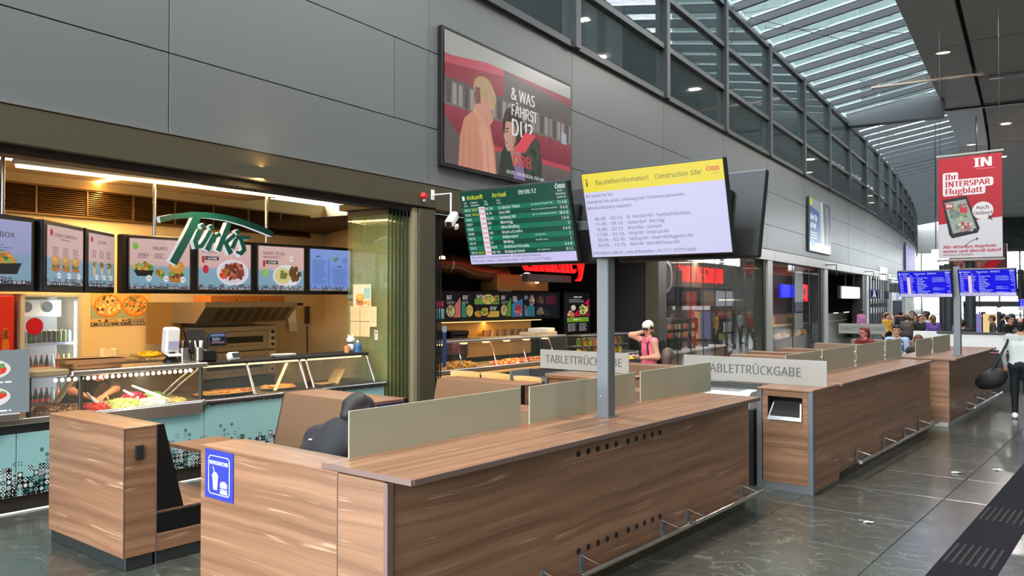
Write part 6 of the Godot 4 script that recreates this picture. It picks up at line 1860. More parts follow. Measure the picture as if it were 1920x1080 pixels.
func build_booths():
	var b1 := bench("wooden booth bench nearest the left, black seat edge and small black socket", -7.64, -6.28, -3.17, 0.26, [-1])
	part(b1, "socket", bx(Vector3(0.02, 0.11, 0.065), 0.01), mats["matt black"], Vector3(0.688, 0.908, 0.012))
	bench("brown booth bench behind the seated person, blue plate on its end", -7.37, -6.0, -5.53, 0.38, [1, -1], true)
	bench("brown booth bench just right of the olive column", -7.22, -5.85, -7.68, 0.32, [1])
	table("wooden table between the nearest bench and the seated person's booth", -7.35, -6.03, -3.98, -4.5)
	table("wooden table behind the first frosted screen", -7.2, -5.95, -6.4, -6.9)
	var kb := bench("wide wooden bench block with the blue food pictogram sign", -5.17, -3.72, -3.17, 0.28, [-1])
	var ks := one("food_sign", "square blue sign with white cup and burger pictograms reading KONSUMZONE", "sign", board(0.335, 0.325, 0.004), print_mat("konsum print", konsum_image(), 0.4), Vector3(-4.935, 0.93, -3.024))
	table("wooden table of the booth behind the wide bench block", -5.1, -3.95, -4.0, -4.55)
	bench("brown booth bench behind the frosted screens, facing the wide block", -5.17, -3.98, -5.9, 0.3, [1, -1])
	bench("low wooden booth bench between the second and third frosted screens", -5.3, -4.0, -7.9, 0.3, [-1])
	# further benches, with their distance
	bench("brown booth bench in front of the woman in pink", -6.96, -5.45, -11.1, 0.3, [1, -1])
	bench("brown booth bench behind the grey tray return panel, lower of the nearer two", -6.2, -5.05, -14.2, 0.3, [1])
	bench("brown booth bench behind the grey tray return panel, upper of the nearer two", -6.3, -5.06, -15.2, 0.3, [-1])
	bench("dark brown booth bench third behind the grey tray return panel", -6.2, -4.95, -16.6, 0.3, [-1])
	bench("dark brown booth bench before the far reversed tray return sign", -6.3, -4.9, -19.0, 0.3, [1, -1])
	# plywood chairs
	for k in 3:
		var c := thing("plywood_chair", ["pale plywood chair nearest the bench beside the olive column", "pale plywood chair in the middle before the tray return", "pale plywood chair nearest the tray return cabinet"][k], "chair", [Vector3(-7.36, 0, -8.32), Vector3(-6.84, 0, -8.36), Vector3(-6.2, 0, -8.24)][k], [0.1, 0.0, -0.12][k])
		var pw: Material = mat("plywood", Color(0.86, 0.70, 0.44), 0.5)
		part(c, "seat", bx(Vector3(0.44, 0.02, 0.42), 0.008), pw, Vector3(0, 0.47, -0.05))
		part(c, "backrest", MB.new().prism(ribbon([Vector2(-0.24, 0.0), Vector2(-0.12, 0.035), Vector2(0, 0.045), Vector2(0.12, 0.035), Vector2(0.24, 0.0)], [0.014]), 0, 0.34).done(), pw, Vector3(0, 0.80, 0.16), Vector3(-PI / 2 + 0.12, 0, 0))
		for q in 4:
			var sx: float = [-0.2, 0.2, -0.2, 0.2][q]
			var back := q > 1
			part(c, "leg", tube([Vector3(sx, 0, 0.18 if back else -0.24), Vector3(sx, 0.46, 0.14 if back else -0.2), Vector3(sx, 1.05 if back else 0.46, 0.2 if back else -0.19)], 0.012, 8), mats["dark steel"])

# ------------------------------------------------------------------ standing counters
func rail(label: String, x: float, segs: Array, brackets: Array):
	var o := thing("foot_rail", label, "foot rail")
	for s in segs:
		part(o, "tube", tube([Vector3(x + 0.18, 0.22, s[0]), Vector3(x + 0.18, 0.22, s[1])], 0.021, 12), mats["chrome"])
	for z in brackets:
		var bp := part(o, "bracket_plate", bb(Vector3(x + 0.001, 0.125, z - 0.03), Vector3(x + 0.009, 0.275, z + 0.03), 0.002), mats["grey metal"])
		part(bp, "bracket_arm", tube([Vector3(x + 0.01, 0.26, z), Vector3(x + 0.17, 0.222, z)], 0.007, 6), mats["chrome"])
		part(bp, "bracket_stay", tube([Vector3(x + 0.01, 0.15, z), Vector3(x + 0.06, 0.14, z), Vector3(x + 0.165, 0.21, z)], 0.007, 6), mats["chrome"])

func screen_pane(label: String, x: float, z0: float, z1: float, y0 := 1.115, y1 := 1.43, m := "frosted"):
	var o := thing("glass_screen", label, "glass screen", Vector3(x, 0, 0))
	part(o, "pane", bb(Vector3(-0.006, y0 + 0.008, z0), Vector3(0.006, y1, z1), 0.002), mats[m])
	part(o, "edge_profile", bb(Vector3(-0.01, y0, z0), Vector3(0.01, y0 + 0.008, z1), 0.001), mats["white paint"])

func tray_sign(label: String, x0: float, x1: float, z: float, y0: float, y1: float, flip := false, cap := 0.105):
	var o := thing("tray_return_sign", label, "sign", Vector3((x0 + x1) * 0.5, 0, z))
	part(o, "panel", bx(Vector3(x1 - x0, y1 - y0, 0.012), 0.002), mats["frosted pale"], Vector3(0, (y0 + y1) * 0.5, 0))
	letters(o, "lettering", "TABLETTRÜCKGABE", cap, 0.004, mat("letter grey", Color(0.30, 0.30, 0.30), 0.5), Vector3(0, (y0 + y1) * 0.5, 0.008))

func build_counters():
	# near counter
	var c := thing("standing_counter", "long near walnut standing counter with a pale brown top and round vents", "counter", Vector3(-3.3, 0, -3.03))
	var wd: Material = mats["walnut laminate"]
	part(c, "end_panel", bb(Vector3(-0.418, 0.09, 0.0), Vector3(0.0, 1.105, -0.05), 0.003), wd)
	var z := [-0.05, -1.75, -3.09, -4.9]
	for k in 3:
		part(c, "front_panel", bb(Vector3(-0.03, 0.12, z[k]), Vector3(-0.006, 1.105, z[k + 1] + 0.004), 0.002), wd)
	part(c, "carcass", bb(Vector3(-0.4, 0.1, -0.06), Vector3(-0.035, 1.09, -4.88), 0), mats["black"])
	part(c, "corner_profile", bb(Vector3(-0.03, 0.09, 0.004), Vector3(0.004, 1.105, -0.04), 0.002), mats["lilac edging"])
	part(c, "plinth", bb(Vector3(-0.4, 0, -0.02), Vector3(-0.04, 0.12, -4.88), 0.002), mat("plinth olive", Color(0.22, 0.19, 0.12), 0.3, 0.2))
	part(c, "worktop", bb(Vector3(-0.58, 1.11, -0.02), Vector3(0.17, 1.145, -4.75), 0.004), mats["walnut top"])
	part(c, "worktop_edge", bb(Vector3(0.168, 1.111, -0.03), Vector3(0.176, 1.144, -4.74), 0.001), mats["lilac edging"])
	part(c, "worktop_end", bb(Vector3(-0.58, 1.111, -0.012), Vector3(0.17, 1.144, -0.02), 0.001), mats["lilac edging"])
	for r in 2:
		for k in 10:
			var zz := -1.84 - 0.128 * k - (0.05 if k > 4 else 0.0)
			var v := part(c, "vent", MB.new().lathe(Vector3.ZERO, [Vector2(0.0, 0.002), Vector2(0.018, 0.002), Vector2(0.020, 0.004), Vector2(0.024, 0.004), Vector2(0.024, 0)], 14).done(), mats["dark steel"], Vector3(-0.006, [0.995, 0.30][r], zz), Vector3(0, 0, -PI / 2))
			part(v, "vent_hole", MB.new().lathe(Vector3.ZERO, [Vector2(0.0, 0.003), Vector2(0.018, 0.003), Vector2(0.018, 0)], 12).done(), mats["matt black"])
	for k in 2:
		part(c, "lock", MB.new().lathe(Vector3.ZERO, [Vector2(0, 0.003), Vector2(0.01, 0.003), Vector2(0.012, 0)], 10).done(), mats["chrome"], Vector3(-0.006, 0.65, -2.34 - 0.31 * k), Vector3(0, 0, -PI / 2))
	screen_pane("long frosted glass screen nearest the camera on the standing counter", -3.85, -3.22, -4.89)
	screen_pane("frosted glass screen behind the square steel post", -3.85, -5.0, -6.6)
	screen_pane("third frosted glass screen at the far end of the near counter", -3.85, -6.7, -8.2)
	rail("steel foot rail in two lengths along the near counter", -3.306, [[-4.63, -6.27], [-6.34, -7.84]], [-4.91, -6.11, -6.57, -7.74])
	rail("short steel foot rail end at the bottom of the picture", -3.306, [[-3.2, -4.55]], [-3.5, -4.45])
	var jb := thing("end_post", "slim grey metal upright at the near counter's far end", "post", Vector3(-3.36, 0, -7.98))
	part(jb, "upright", bx(Vector3(0.05, 1.08, 0.05), 0.004), mats["grey metal"], Vector3(-0.1, 0.54, 0))
	part(jb, "dark_panel", bx(Vector3(0.02, 1.0, 0.12), 0.002), mats["black"], Vector3(-0.05, 0.55, 0.05))
	# waste unit
	var u := thing("waste_unit", "walnut waste bin unit with grey corner profiles and a slanted steel flap", "waste bin", Vector3(-2.98, 0, -8.85))
	part(u, "front_panel", MB.new().box(Vector3(-0.3, 0.43, -0.012), Vector3(0.5, 0.68, 0.024), 0.002).box(Vector3(-0.3, 1.065, -0.012), Vector3(0.5, 0.06, 0.024), 0.002).box(Vector3(-0.525, 0.905, -0.012), Vector3(0.06, 0.27, 0.024), 0.002).box(Vector3(-0.08, 0.905, -0.012), Vector3(0.06, 0.27, 0.024), 0.002).done(), wd)
	part(u, "corner_profile", bb(Vector3(-0.05, 0, 0.004), Vector3(0.004, 1.1, -0.05), 0.004), mats["grey metal"])
	part(u, "corner_profile", bb(Vector3(-0.62, 0, 0.004), Vector3(-0.56, 1.1, -0.05), 0.004), mats["grey metal"])
	part(u, "side_panel", bb(Vector3(-0.02, 0.02, -0.05), Vector3(0.0, 1.1, -0.9), 0.002), wd)
	part(u, "side_panel", bb(Vector3(-0.6, 0.02, -0.05), Vector3(-0.58, 1.1, -0.9), 0.002), wd)
	part(u, "plinth", bb(Vector3(-0.6, 0, -0.004), Vector3(-0.01, 0.09, -0.9), 0.003), mats["grey metal"])
	part(u, "inner_box", bb(Vector3(-0.55, 0.76, -0.25), Vector3(-0.05, 1.05, -0.24), 0), mats["matt black"])
	part(u, "top", bb(Vector3(-0.62, 1.1, 0.006), Vector3(0.004, 1.125, -0.9), 0.004), mats["walnut top"])
	var fl := part(u, "flap", MB.new().prism(pts([-0.19, -0.12, 0.19, -0.12, 0.155, 0.10, -0.155, 0.10]), -0.006, 0.006).done(), mats["chrome"], Vector3(-0.3, 0.885, -0.03), Vector3(-0.5, 0, 0))
	part(fl, "flap_face", MB.new().prism(pts([-0.165, -0.075, 0.165, -0.075, 0.14, 0.092, -0.14, 0.092]), 0.006, 0.009).done(), mats["matt black"])
	# second counter
	var c2 := thing("standing_counter", "second walnut standing counter beyond the waste bin unit", "counter", Vector3(-2.976, 0, -9.75))
	for k in 3:
		part(c2, "front_panel", bb(Vector3(-0.03, 0.1, -1.55 * k), Vector3(-0.006, 1.1, -1.55 * (k + 1) + 0.006), 0.002), wd)
	part(c2, "carcass", bb(Vector3(-0.7, 0.1, -0.02), Vector3(-0.035, 1.09, -4.6), 0), mats["black"])
	part(c2, "plinth", bb(Vector3(-0.6, 0, -0.02), Vector3(-0.04, 0.1, -4.6), 0.002), mats["plinth olive"])
	part(c2, "worktop", bb(Vector3(-0.75, 1.1, 0.0), Vector3(0.03, 1.13, -4.72), 0.004), mats["walnut top"])
	part(c2, "worktop_edge", bb(Vector3(0.028, 1.101, -0.004), Vector3(0.036, 1.129, -4.72), 0.001), mats["lilac edging"])
	rail("steel foot rail along the second standing counter", -2.966, [[-9.9, -12.4], [-12.45, -14.0]], [-10.4, -11.6, -12.7, -13.6])
	var gz := [-9.6, -10.85, -10.92, -12.32, -12.42, -13.9, -14.0, -15.0]
	var gn := ["left of four frosted screens on the second counter", "second of four frosted screens on the second counter", "third of four frosted screens on the second counter", "right of four frosted screens on the second counter"]
	for k in 4:
		screen_pane(gn[k], -3.55, gz[2 * k], gz[2 * k + 1], 1.132, 1.44)
		for q in 2:
			var hb := thing("hinge_clamp", ["lower", "upper"][q] + " small steel clamp at the right edge of the second counter's " + nth(k) + " screen", "clamp", Vector3(-3.54, 1.2 + 0.14 * q, gz[2 * k + 1] - 0.04), 0, "clamps on the second counter")
			part(hb, "body", bx(Vector3(0.03, 0.03, 0.06), 0.006), mats["steel"])
			part(hb, "screw", MB.new().lathe(Vector3.ZERO, [Vector2(0.008, 0), Vector2(0.008, 0.006), Vector2(0, 0.006)], 8).done(), mats["dark steel"], Vector3(0.015, 0, 0), Vector3(0, 0, -PI / 2))
	# third counter with the far post
	var c3 := thing("standing_counter", "third walnut standing counter carrying the post with blue screens", "counter", Vector3(-2.82, 0, -15.0))
	part(c3, "end_panel", bb(Vector3(-0.75, 0.08, 0), Vector3(0, 1.1, -0.03), 0.003), wd)
	for k in 2:
		part(c3, "front_panel", bb(Vector3(-0.03, 0.1, -0.035 - 2.0 * k), Vector3(-0.006, 1.1, -2.03 - 2.0 * k), 0.002), wd)
	part(c3, "carcass", bb(Vector3(-0.72, 0.1, -0.04), Vector3(-0.035, 1.09, -4.0), 0), mats["black"])
	part(c3, "plinth", bb(Vector3(-0.7, 0, -0.01), Vector3(-0.02, 0.08, -4.0), 0.003), mat("plinth pale", Color(0.66, 0.66, 0.60), 0.4))
	part(c3, "worktop", bb(Vector3(-0.85, 1.1, 0.03), Vector3(0.1, 1.13, -4.05), 0.004), mats["walnut top"])
	rail("steel foot rail along the third standing counter", -2.826, [[-16.2, -17.8], [-17.85, -19.2]], [-16.5, -17.5, -18.8])
	screen_pane("left pale screen on the third counter before the far post", -3.35, -15.1, -16.3, 1.132, 1.42)
	screen_pane("right pale screen on the third counter beside the far post", -3.35, -16.4, -17.9, 1.132, 1.42)
	# tray return stations
	tray_sign("grey frosted TABLETTRÜCKGABE panel above the steel tray return by the waste bin", -4.72, -2.97, -9.3, 1.125, 1.415, false, 0.098)
	tray_sign("beige TABLETTRÜCKGABE panel half hidden behind the square steel post", -7.07, -5.6, -9.45, 1.115, 1.385, false, 0.105)
	tray_sign("small far TABLETTRÜCKGABE panel before the dark shop front", -7.3, -6.05, -23.9, 1.15, 1.43, false, 0.10)
	var t1 := thing("tray_return", "steel tray return slide with a rounded white front beside the waste bin", "tray return", Vector3(-4.2, 0, -9.0))
	part(t1, "cabinet", bb(Vector3(-0.5, 0, 0.1), Vector3(0.54, 0.86, -0.24), 0.006), mats["dark steel"])
	part(t1, "rounded_front", MB.new().prism(pts([0.12, 0.86, 0.12, 1.0, 0.09, 1.035, 0.04, 1.05, -0.22, 1.05, -0.22, 0.86]), -0.5, 0.42).done(), mats["white paint"], Vector3(0, 0, 0.0), Vector3(0, -PI / 2, 0))
	part(t1, "slide", bb(Vector3(-0.42, 1.052, 0.06), Vector3(0.36, 1.062, -0.2), 0.002), mats["steel"])
	part(t1, "back_upstand", bb(Vector3(-0.5, 1.05, -0.22), Vector3(0.5, 1.12, -0.24), 0.002), mats["dark steel"])
	var t2 := thing("tray_return", "wooden tray return cabinet with a dark thick top behind the square post", "tray return", Vector3(-6.2, 0, -8.9))
	part(t2, "cabinet", bb(Vector3(-0.25, 0, 0.1), Vector3(0.62, 1.06, -0.45), 0.006), wd)
	part(t2, "top", bb(Vector3(-0.27, 1.06, 0.14), Vector3(0.85, 1.11, -0.5), 0.006), mats["walnut top"])
	part(t2, "side_profile", bb(Vector3(-0.29, 0, 0.13), Vector3(-0.25, 1.12, -0.45), 0.004), mats["grey metal"])
	part(t2, "slot", bb(Vector3(0.0, 0.92, 0.104), Vector3(0.5, 0.99, 0.1), 0), mats["matt black"])
	part(t2, "slide", bb(Vector3(-1.05, 0.98, -0.1), Vector3(-0.29, 1.0, -0.5), 0.003), mats["steel"])
	part(t2, "slide_wall", bb(Vector3(-1.05, 0.95, -0.5), Vector3(-0.29, 1.10, -0.52), 0.003), mats["dark steel"])
	part(t2, "slide_side", bb(Vector3(-1.07, 0, -0.08), Vector3(-1.03, 1.1, -0.5), 0.003), mats["grey metal"])
	one("yellow_tray", "flat yellow tray on the bench in front of the woman in pink", "tray", bx(Vector3(0.5, 0.02, 0.9), 0.006), mat("tray yellow", Color(0.92, 0.72, 0.06), 0.4), Vector3(-8.95, 0.87, -15.1))

# ------------------------------------------------------------------ timetable screens
const TRAINS := [["08:52", "10:07", "NJ 234", "La Spezia / Roma", "11 A-D", "über Villach Hbf-Klagenfurt Hbf-"], ["09:02", "09:06", "RJ 79", "Graz Hbf", "9 A-B", "über Bruck a.d.Mur-Wr.Neustadt Hbf"], ["09:05", "", "RJ 542", "Salzburg Hbf", "10 A-B", "über Linz Hbf-St.Valentin-Amstetten"], ["09:07", "", "R81", "Marchegg", "5 A-B", ""], ["09:08", "", "S1", "Wien Meidling", "2", ""], ["09:09", "", "S60", "Bruck a.d.Leitha", "6 A-B", ""], ["09:10", "", "S2", "Wolkersdorf", "1", "über Wien Mitte"], ["09:14", "", "S2", "Mödling", "2", "über Wien Liesing"], ["09:15", "", "REX8", "Bratislava-Petrzalka", "6 A-D", ""], ["09:18", "09:25", "RJX 162", "Budapest-Keleti", "8 C-E", "über Hegyeshalom"]]

func timetable(green: bool) -> Image:
	var w := 1024
	var h := 576
	var base := Color(0.02, 0.30, 0.24) if green else Color(0.03, 0.05, 0.86)
	var alt := Color(0.03, 0.46, 0.35) if green else Color(0.03, 0.03, 0.95)
	var im := canvas(w, h, base)
	var y0 := 124
	var rh := 38
	for k in 10:
		if k % 2 == 0:
			rc(im, 0, y0 + rh * k, w, rh, alt)
	var yl := Color(0.95, 0.93, 0.15) if green else Color(0.85, 0.88, 0.98)
	var wh := Color(0.94, 0.96, 0.95)
	rc(im, 16, 30, 26, 34, wh)
	say(im, "Ankunft" if green else "Abfahrt", 62, 62, 34, yl, 0.02)
	say(im, "Arrival" if green else "Departure", 322, 62, 34, yl, 0.02)
	say(im, "09:06:12", 580, 58, 32, wh, 0.02)
	say(im, "ÖBB", 918, 44, 30, wh, 0.06, 1.1)
	say(im, "INFRA", 934, 66, 13, wh)
	say(im, "Bahnsteig", 1004, 88, 14, wh, 0.02, 1, 0, 1.0)
	say(im, "platform", 1004, 112, 14, wh, 0.02, 1, 0, 1.0)
	for e in [["Zeit", "time", 22], ["Erwartet", "estimated", 92], ["Zug", "train", 232], ["Von" if green else "Nach", "from" if green else "to", 360]]:
		say(im, e[0], e[2], 92, 14, wh, 0.02)
		say(im, e[1], e[2], 114, 14, wh, 0.02)
	for k in 10:
		var t: Array = TRAINS[k]
		var b := y0 + rh * k + 29
		say(im, t[0], 20, b, 20, wh, 0.02, 0.92)
		if t[1] != "":
			say(im, t[1], 94, b, 20, Color(0.88, 0.88, 0.1), 0.02, 0.92)
		rc(im, 168, y0 + rh * k, 62, rh, Color(0.95, 0.90, 0.95))
		say(im, "ÖBB", 199, b - 3, 17, Color(0.86, 0.25, 0.42), 0.03, 1, 0, 0.5)
		say(im, t[2], 238, b, 20, wh, 0.02, 0.92)
		say(im, t[3], 366, b, 22, wh, 0.02, 0.9)
		if t[5] != "":
			say(im, t[5], 680, b - 8, 11, wh, 0.02, 0.92)
			if not green:
				rc(im, 660, y0 + rh * k + 24, 230, 8, Color(0.6, 0.65, 0.98))
		say(im, t[4], 1006, b, 22, wh, 0.02, 0.9, 0, 1.0)
	rc(im, 0, 504, w, 72, Color(0.82, 0.80, 0.97))
	say(im, "Bauarbeiten: Schienenersatzverkehr. Busfahrpläne beachten!", 16, 530, 18, Color(0.34, 0.33, 0.42))
	say(im, "Information: oebb.at | oebb.at/baustellen | 05-1717 | SCOTTY mobil", 16, 560, 18, Color(0.34, 0.33, 0.42))
	return im

func building_notice() -> Image:
	var w := 1280
	var h := 720
	var im := canvas(w, h, Color(0.83, 0.82, 0.97))
	rc(im, 0, 0, w, 158, Color(0.95, 0.87, 0.02))
	var ink := Color(0.22, 0.20, 0.05)
	ell(im, 42, 50, 8, 8, ink)
	rc(im, 36, 66, 14, 40, ink)
	say(im, "Baustelleninformation!", 128, 100, 38, ink, 0.0, 0.93)
	say(im, "Construction Site!", 690, 100, 38, ink, 0.0, 0.96, 0.22)
	say(im, "ÖBB", 1140, 82, 34, Color(0.88, 0.25, 0.12), 0.07, 1.15)
	say(im, "INFRA", 1184, 108, 13, Color(0.55, 0.5, 0.2), 0.0, 1.3)
	var gr := Color(0.30, 0.29, 0.40)
	var ls := ["Wir bauen für Sie!", "Geänderte Fahrzeiten, Umleitung oder Schienenersatzverkehr.", "Bitte Busfahrpläne beachten!"]
	for k in 3:
		say(im, ls[k], 14, 202 + 52 * k, 26, gr, 0.0, 0.92)
	var rows := [["06.08. - 02.12.", "Wr. Neustadt Hbf - Payerbach/Reichenau"], ["11.09. - 09.12.", "Gänserndorf - Marchegg"], ["16.09. - 27.11.", "Bruck/Mur - Unzmarkt"], ["17.09. - 01.10.", "Wörgl Hbf - Innsbruck Hbf"], ["30.09. - 02.10.", "Salzburg Hbf - Villach Hbf/Klagenfurt Hbf"], ["30.09. - 15.10.", "Wien Hbf - Wels Hbf/Passau Hbf"]]
	for k in 6:
		say(im, rows[k][0], 72, 402 + 46 * k, 27, gr, 0.0, 1.2)
		say(im, rows[k][1], 388, 402 + 46 * k, 27, gr, 0.0, 0.84)
	say(im, "Information: oebb.at | oebb.at/baustellen | 05-1717 | SCOTTY mobil", 14, 698, 26, gr, 0.0, 0.86)
	return im

func monitor(label: String, at: Vector3, turn: float, lean: float, w: float, h: float, m: Material) -> Node3D:
	var o := thing("timetable_screen", label, "screen", at, turn)
	var bs := Vector3(lean, 0, 0)
	var b := Basis.from_euler(bs)
	part(o, "case", bx(Vector3(w, h, 0.05), 0.012), mats["black"], b * Vector3(0, 0, -0.03), bs)
	part(o, "rear_box", bx(Vector3(w * 0.6, h * 0.6, 0.06), 0.02), mats["matt black"], b * Vector3(0, -0.02, -0.08), bs)
	part(o, "display", board(w - 0.03, h - 0.03, 0.004), m, b * Vector3(0, 0, 0.0), bs)
	return o

func build_monitors():
	var o := thing("screen_post", "square grey steel post rising through the near counter's top", "post", Vector3(-3.595, 0, -5.70))
	part(o, "shaft", bx(Vector3(0.11, 1.78, 0.11), 0.006), mats["grey metal"], Vector3(0, 2.035, 0))
	part(o, "foot_plate", bx(Vector3(0.15, 0.008, 0.15), 0.002), mats["grey metal"], Vector3(0, 1.149, 0))
	part(o, "cross_arm", bx(Vector3(2.0, 0.08, 0.06), 0.006), mats["dark steel"], Vector3(-0.05, 2.72, -0.03))
	for k in 4:
		part(o, "mount", bx(Vector3(0.3, 0.3, 0.06), 0.01), mats["black"], Vector3([-0.86, 0.57, -0.86, 0.57][k], 2.70, [-0.035, 0.09, -0.10, -0.10][k]), Vector3(0.22 if k < 2 else -0.22, 0, 0))
	part(o, "screw", MB.new().ball(Vector3.ZERO, Vector3(0.008, 0.008, 0.004), 8).done(), mats["chrome"], Vector3(-0.02, 1.31, 0.056))
	var lean := deg_to_rad(14.0)
	monitor("green ARRIVAL timetable screen left of the square post", Vector3(-4.47, 2.755, -5.615), 0.0, lean, 1.22, 0.70, screen_mat("arrival print", timetable(true), 0.95))
	monitor("white and yellow construction notice screen above the square post", Vector3(-3.03, 2.768, -5.47), 0.0, lean, 1.22, 0.70, screen_mat("notice print", building_notice(), 0.95))
	monitor("dark rear of a screen facing away, right of the construction notice", Vector3(-2.98, 2.748, -6.02), PI, lean, 1.22, 0.70, mats["black"])
	monitor("dark rear of a screen facing away behind the green timetable", Vector3(-4.40, 2.748, -6.02), PI, lean, 1.22, 0.70, mats["black"])
	# far pair
	var p := thing("screen_post", "far square grey post rising through the third counter", "post", Vector3(-2.88, 0, -16.05))
	part(p, "shaft", bx(Vector3(0.11, 1.55, 0.11), 0.006), mats["grey metal"], Vector3(0, 1.905, 0))
	part(p, "foot_plate", bx(Vector3(0.15, 0.008, 0.15), 0.002), mats["grey metal"], Vector3(0, 1.134, 0))
	part(p, "cross_arm", bx(Vector3(1.4, 0.07, 0.05), 0.006), mats["dark steel"], Vector3(0, 2.38, -0.08))
	part(p, "side_case", bx(Vector3(0.06, 0.5, 0.3), 0.01), mats["matt black"], Vector3(0.94, 2.36, -0.12))
	var bl := screen_mat("departure print", timetable(false), 1.0)
	monitor("left blue DEPARTURE timetable screen on the far post", Vector3(-3.345, 2.371, -15.78), 0.0, deg_to_rad(20), 0.87, 0.5, bl)
	monitor("right blue DEPARTURE timetable screen on the far post", Vector3(-2.40, 2.388, -15.9), 0.0, deg_to_rad(20), 0.87, 0.5, bl)
	var q := thing("screen_post", "furthest grey post with a blue screen at the picture's right edge", "post", Vector3(-2.65, 0, -26.6))
	part(q, "shaft", bx(Vector3(0.12, 2.5, 0.12), 0.006), mats["grey metal"], Vector3(0.3, 1.25, -0.1))
	part(q, "foot_plate", bx(Vector3(0.3, 0.02, 0.3), 0.004), mats["dark steel"], Vector3(0.3, 0.01, -0.1))
	monitor("blue timetable screen lower at the right picture edge", Vector3(-2.45, 2.22, -26.3), 0.0, deg_to_rad(16), 1.55, 0.86, bl)

# ------------------------------------------------------------------ banners and the hall's far end
func leaflet_banner() -> Image:
	var w := 640
	var h := 1120
	var im := canvas(w, h, Color(0.66, 0.10, 0.16))
	poly(im, pts([0, 740, 640, 690, 640, 1120, 0, 1120]), Color(0.80, 0.79, 0.80))
	var pale := Color(0.84, 0.82, 0.82)
	var red := Color(0.68, 0.10, 0.18)
	say(im, "IN", 366, 132, 100, pale, 0.09, 1.25)
	rc(im, 392, 150, 176, 8, Color(0.78, 0.45, 0.48))
	rrect(im, 48, 166, 160, 150, 22, pale)
	rrect(im, 48, 250, 508, 96, 22, pale)
	rrect(im, 48, 300, 430, 128, 22, pale)
	say(im, "Ihr", 70, 246, 62, red, 0.05, 1.1)
	say(im, "INTERSPAR", 70, 328, 62, red, 0.05, 1.05)
	say(im, "Flugblatt", 70, 408, 62, red, 0.05, 1.12)
	poly(im, pts([40, 470, 290, 436, 420, 800, 400, 850, 140, 900, 112, 860]), Color(0.14, 0.13, 0.14))
	poly(im, pts([62, 500, 282, 474, 388, 800, 150, 850]), Color(0.58, 0.62, 0.58))
	heap(im, 210, 620, 90, 70, 60, 26, [Color(0.45, 0.52, 0.46), Color(0.65, 0.66, 0.58), Color(0.55, 0.58, 0.42), Color(0.38, 0.46, 0.42)])
	heap(im, 270, 780, 90, 40, 40, 22, [Color(0.72, 0.25, 0.3), Color(0.5, 0.5, 0.48), Color(0.8, 0.75, 0.7)])
	rc(im, 70, 508, 80, 62, red)
	say(im, "IN", 80, 556, 38, pale, 0.09, 1.1)
	say(im, "2.49", 214, 552, 34, red, 0.05)
	rc(im, 220, 562, 76, 60, Color(0.75, 0.2, 0.28))
	ell(im, 450, 610, 104, 96, pale)
	say(im, "Auch", 450, 596, 40, Color(0.4, 0.3, 0.32), 0.04, 1.05, 0, 0.5)
	say(im, "Online!", 450, 656, 40, Color(0.4, 0.3, 0.32), 0.04, 1.05, 0, 0.5)
	poly(im, pts([504, 664, 548, 684, 530, 694, 546, 716, 534, 722, 520, 702, 508, 714]), Color(0.25, 0.2, 0.2))
	line(im, [270, 1000, 300, 962, 350, 930, 396, 918], 7, Color(0.2, 0.18, 0.18))
	poly(im, pts([410, 912, 380, 902, 388, 934]), Color(0.2, 0.18, 0.18))
	say(im, "Alle aktuellen Angebote", 48, 1012, 34, red, 0.06, 1.06)
	say(im, "immer und überall dabei!", 48, 1060, 34, red, 0.06, 1.06)
	say(im, "interspar.at/flugblatt", 48, 1094, 22, Color(0.5, 0.3, 0.34), 0.04, 1.06)
	return im

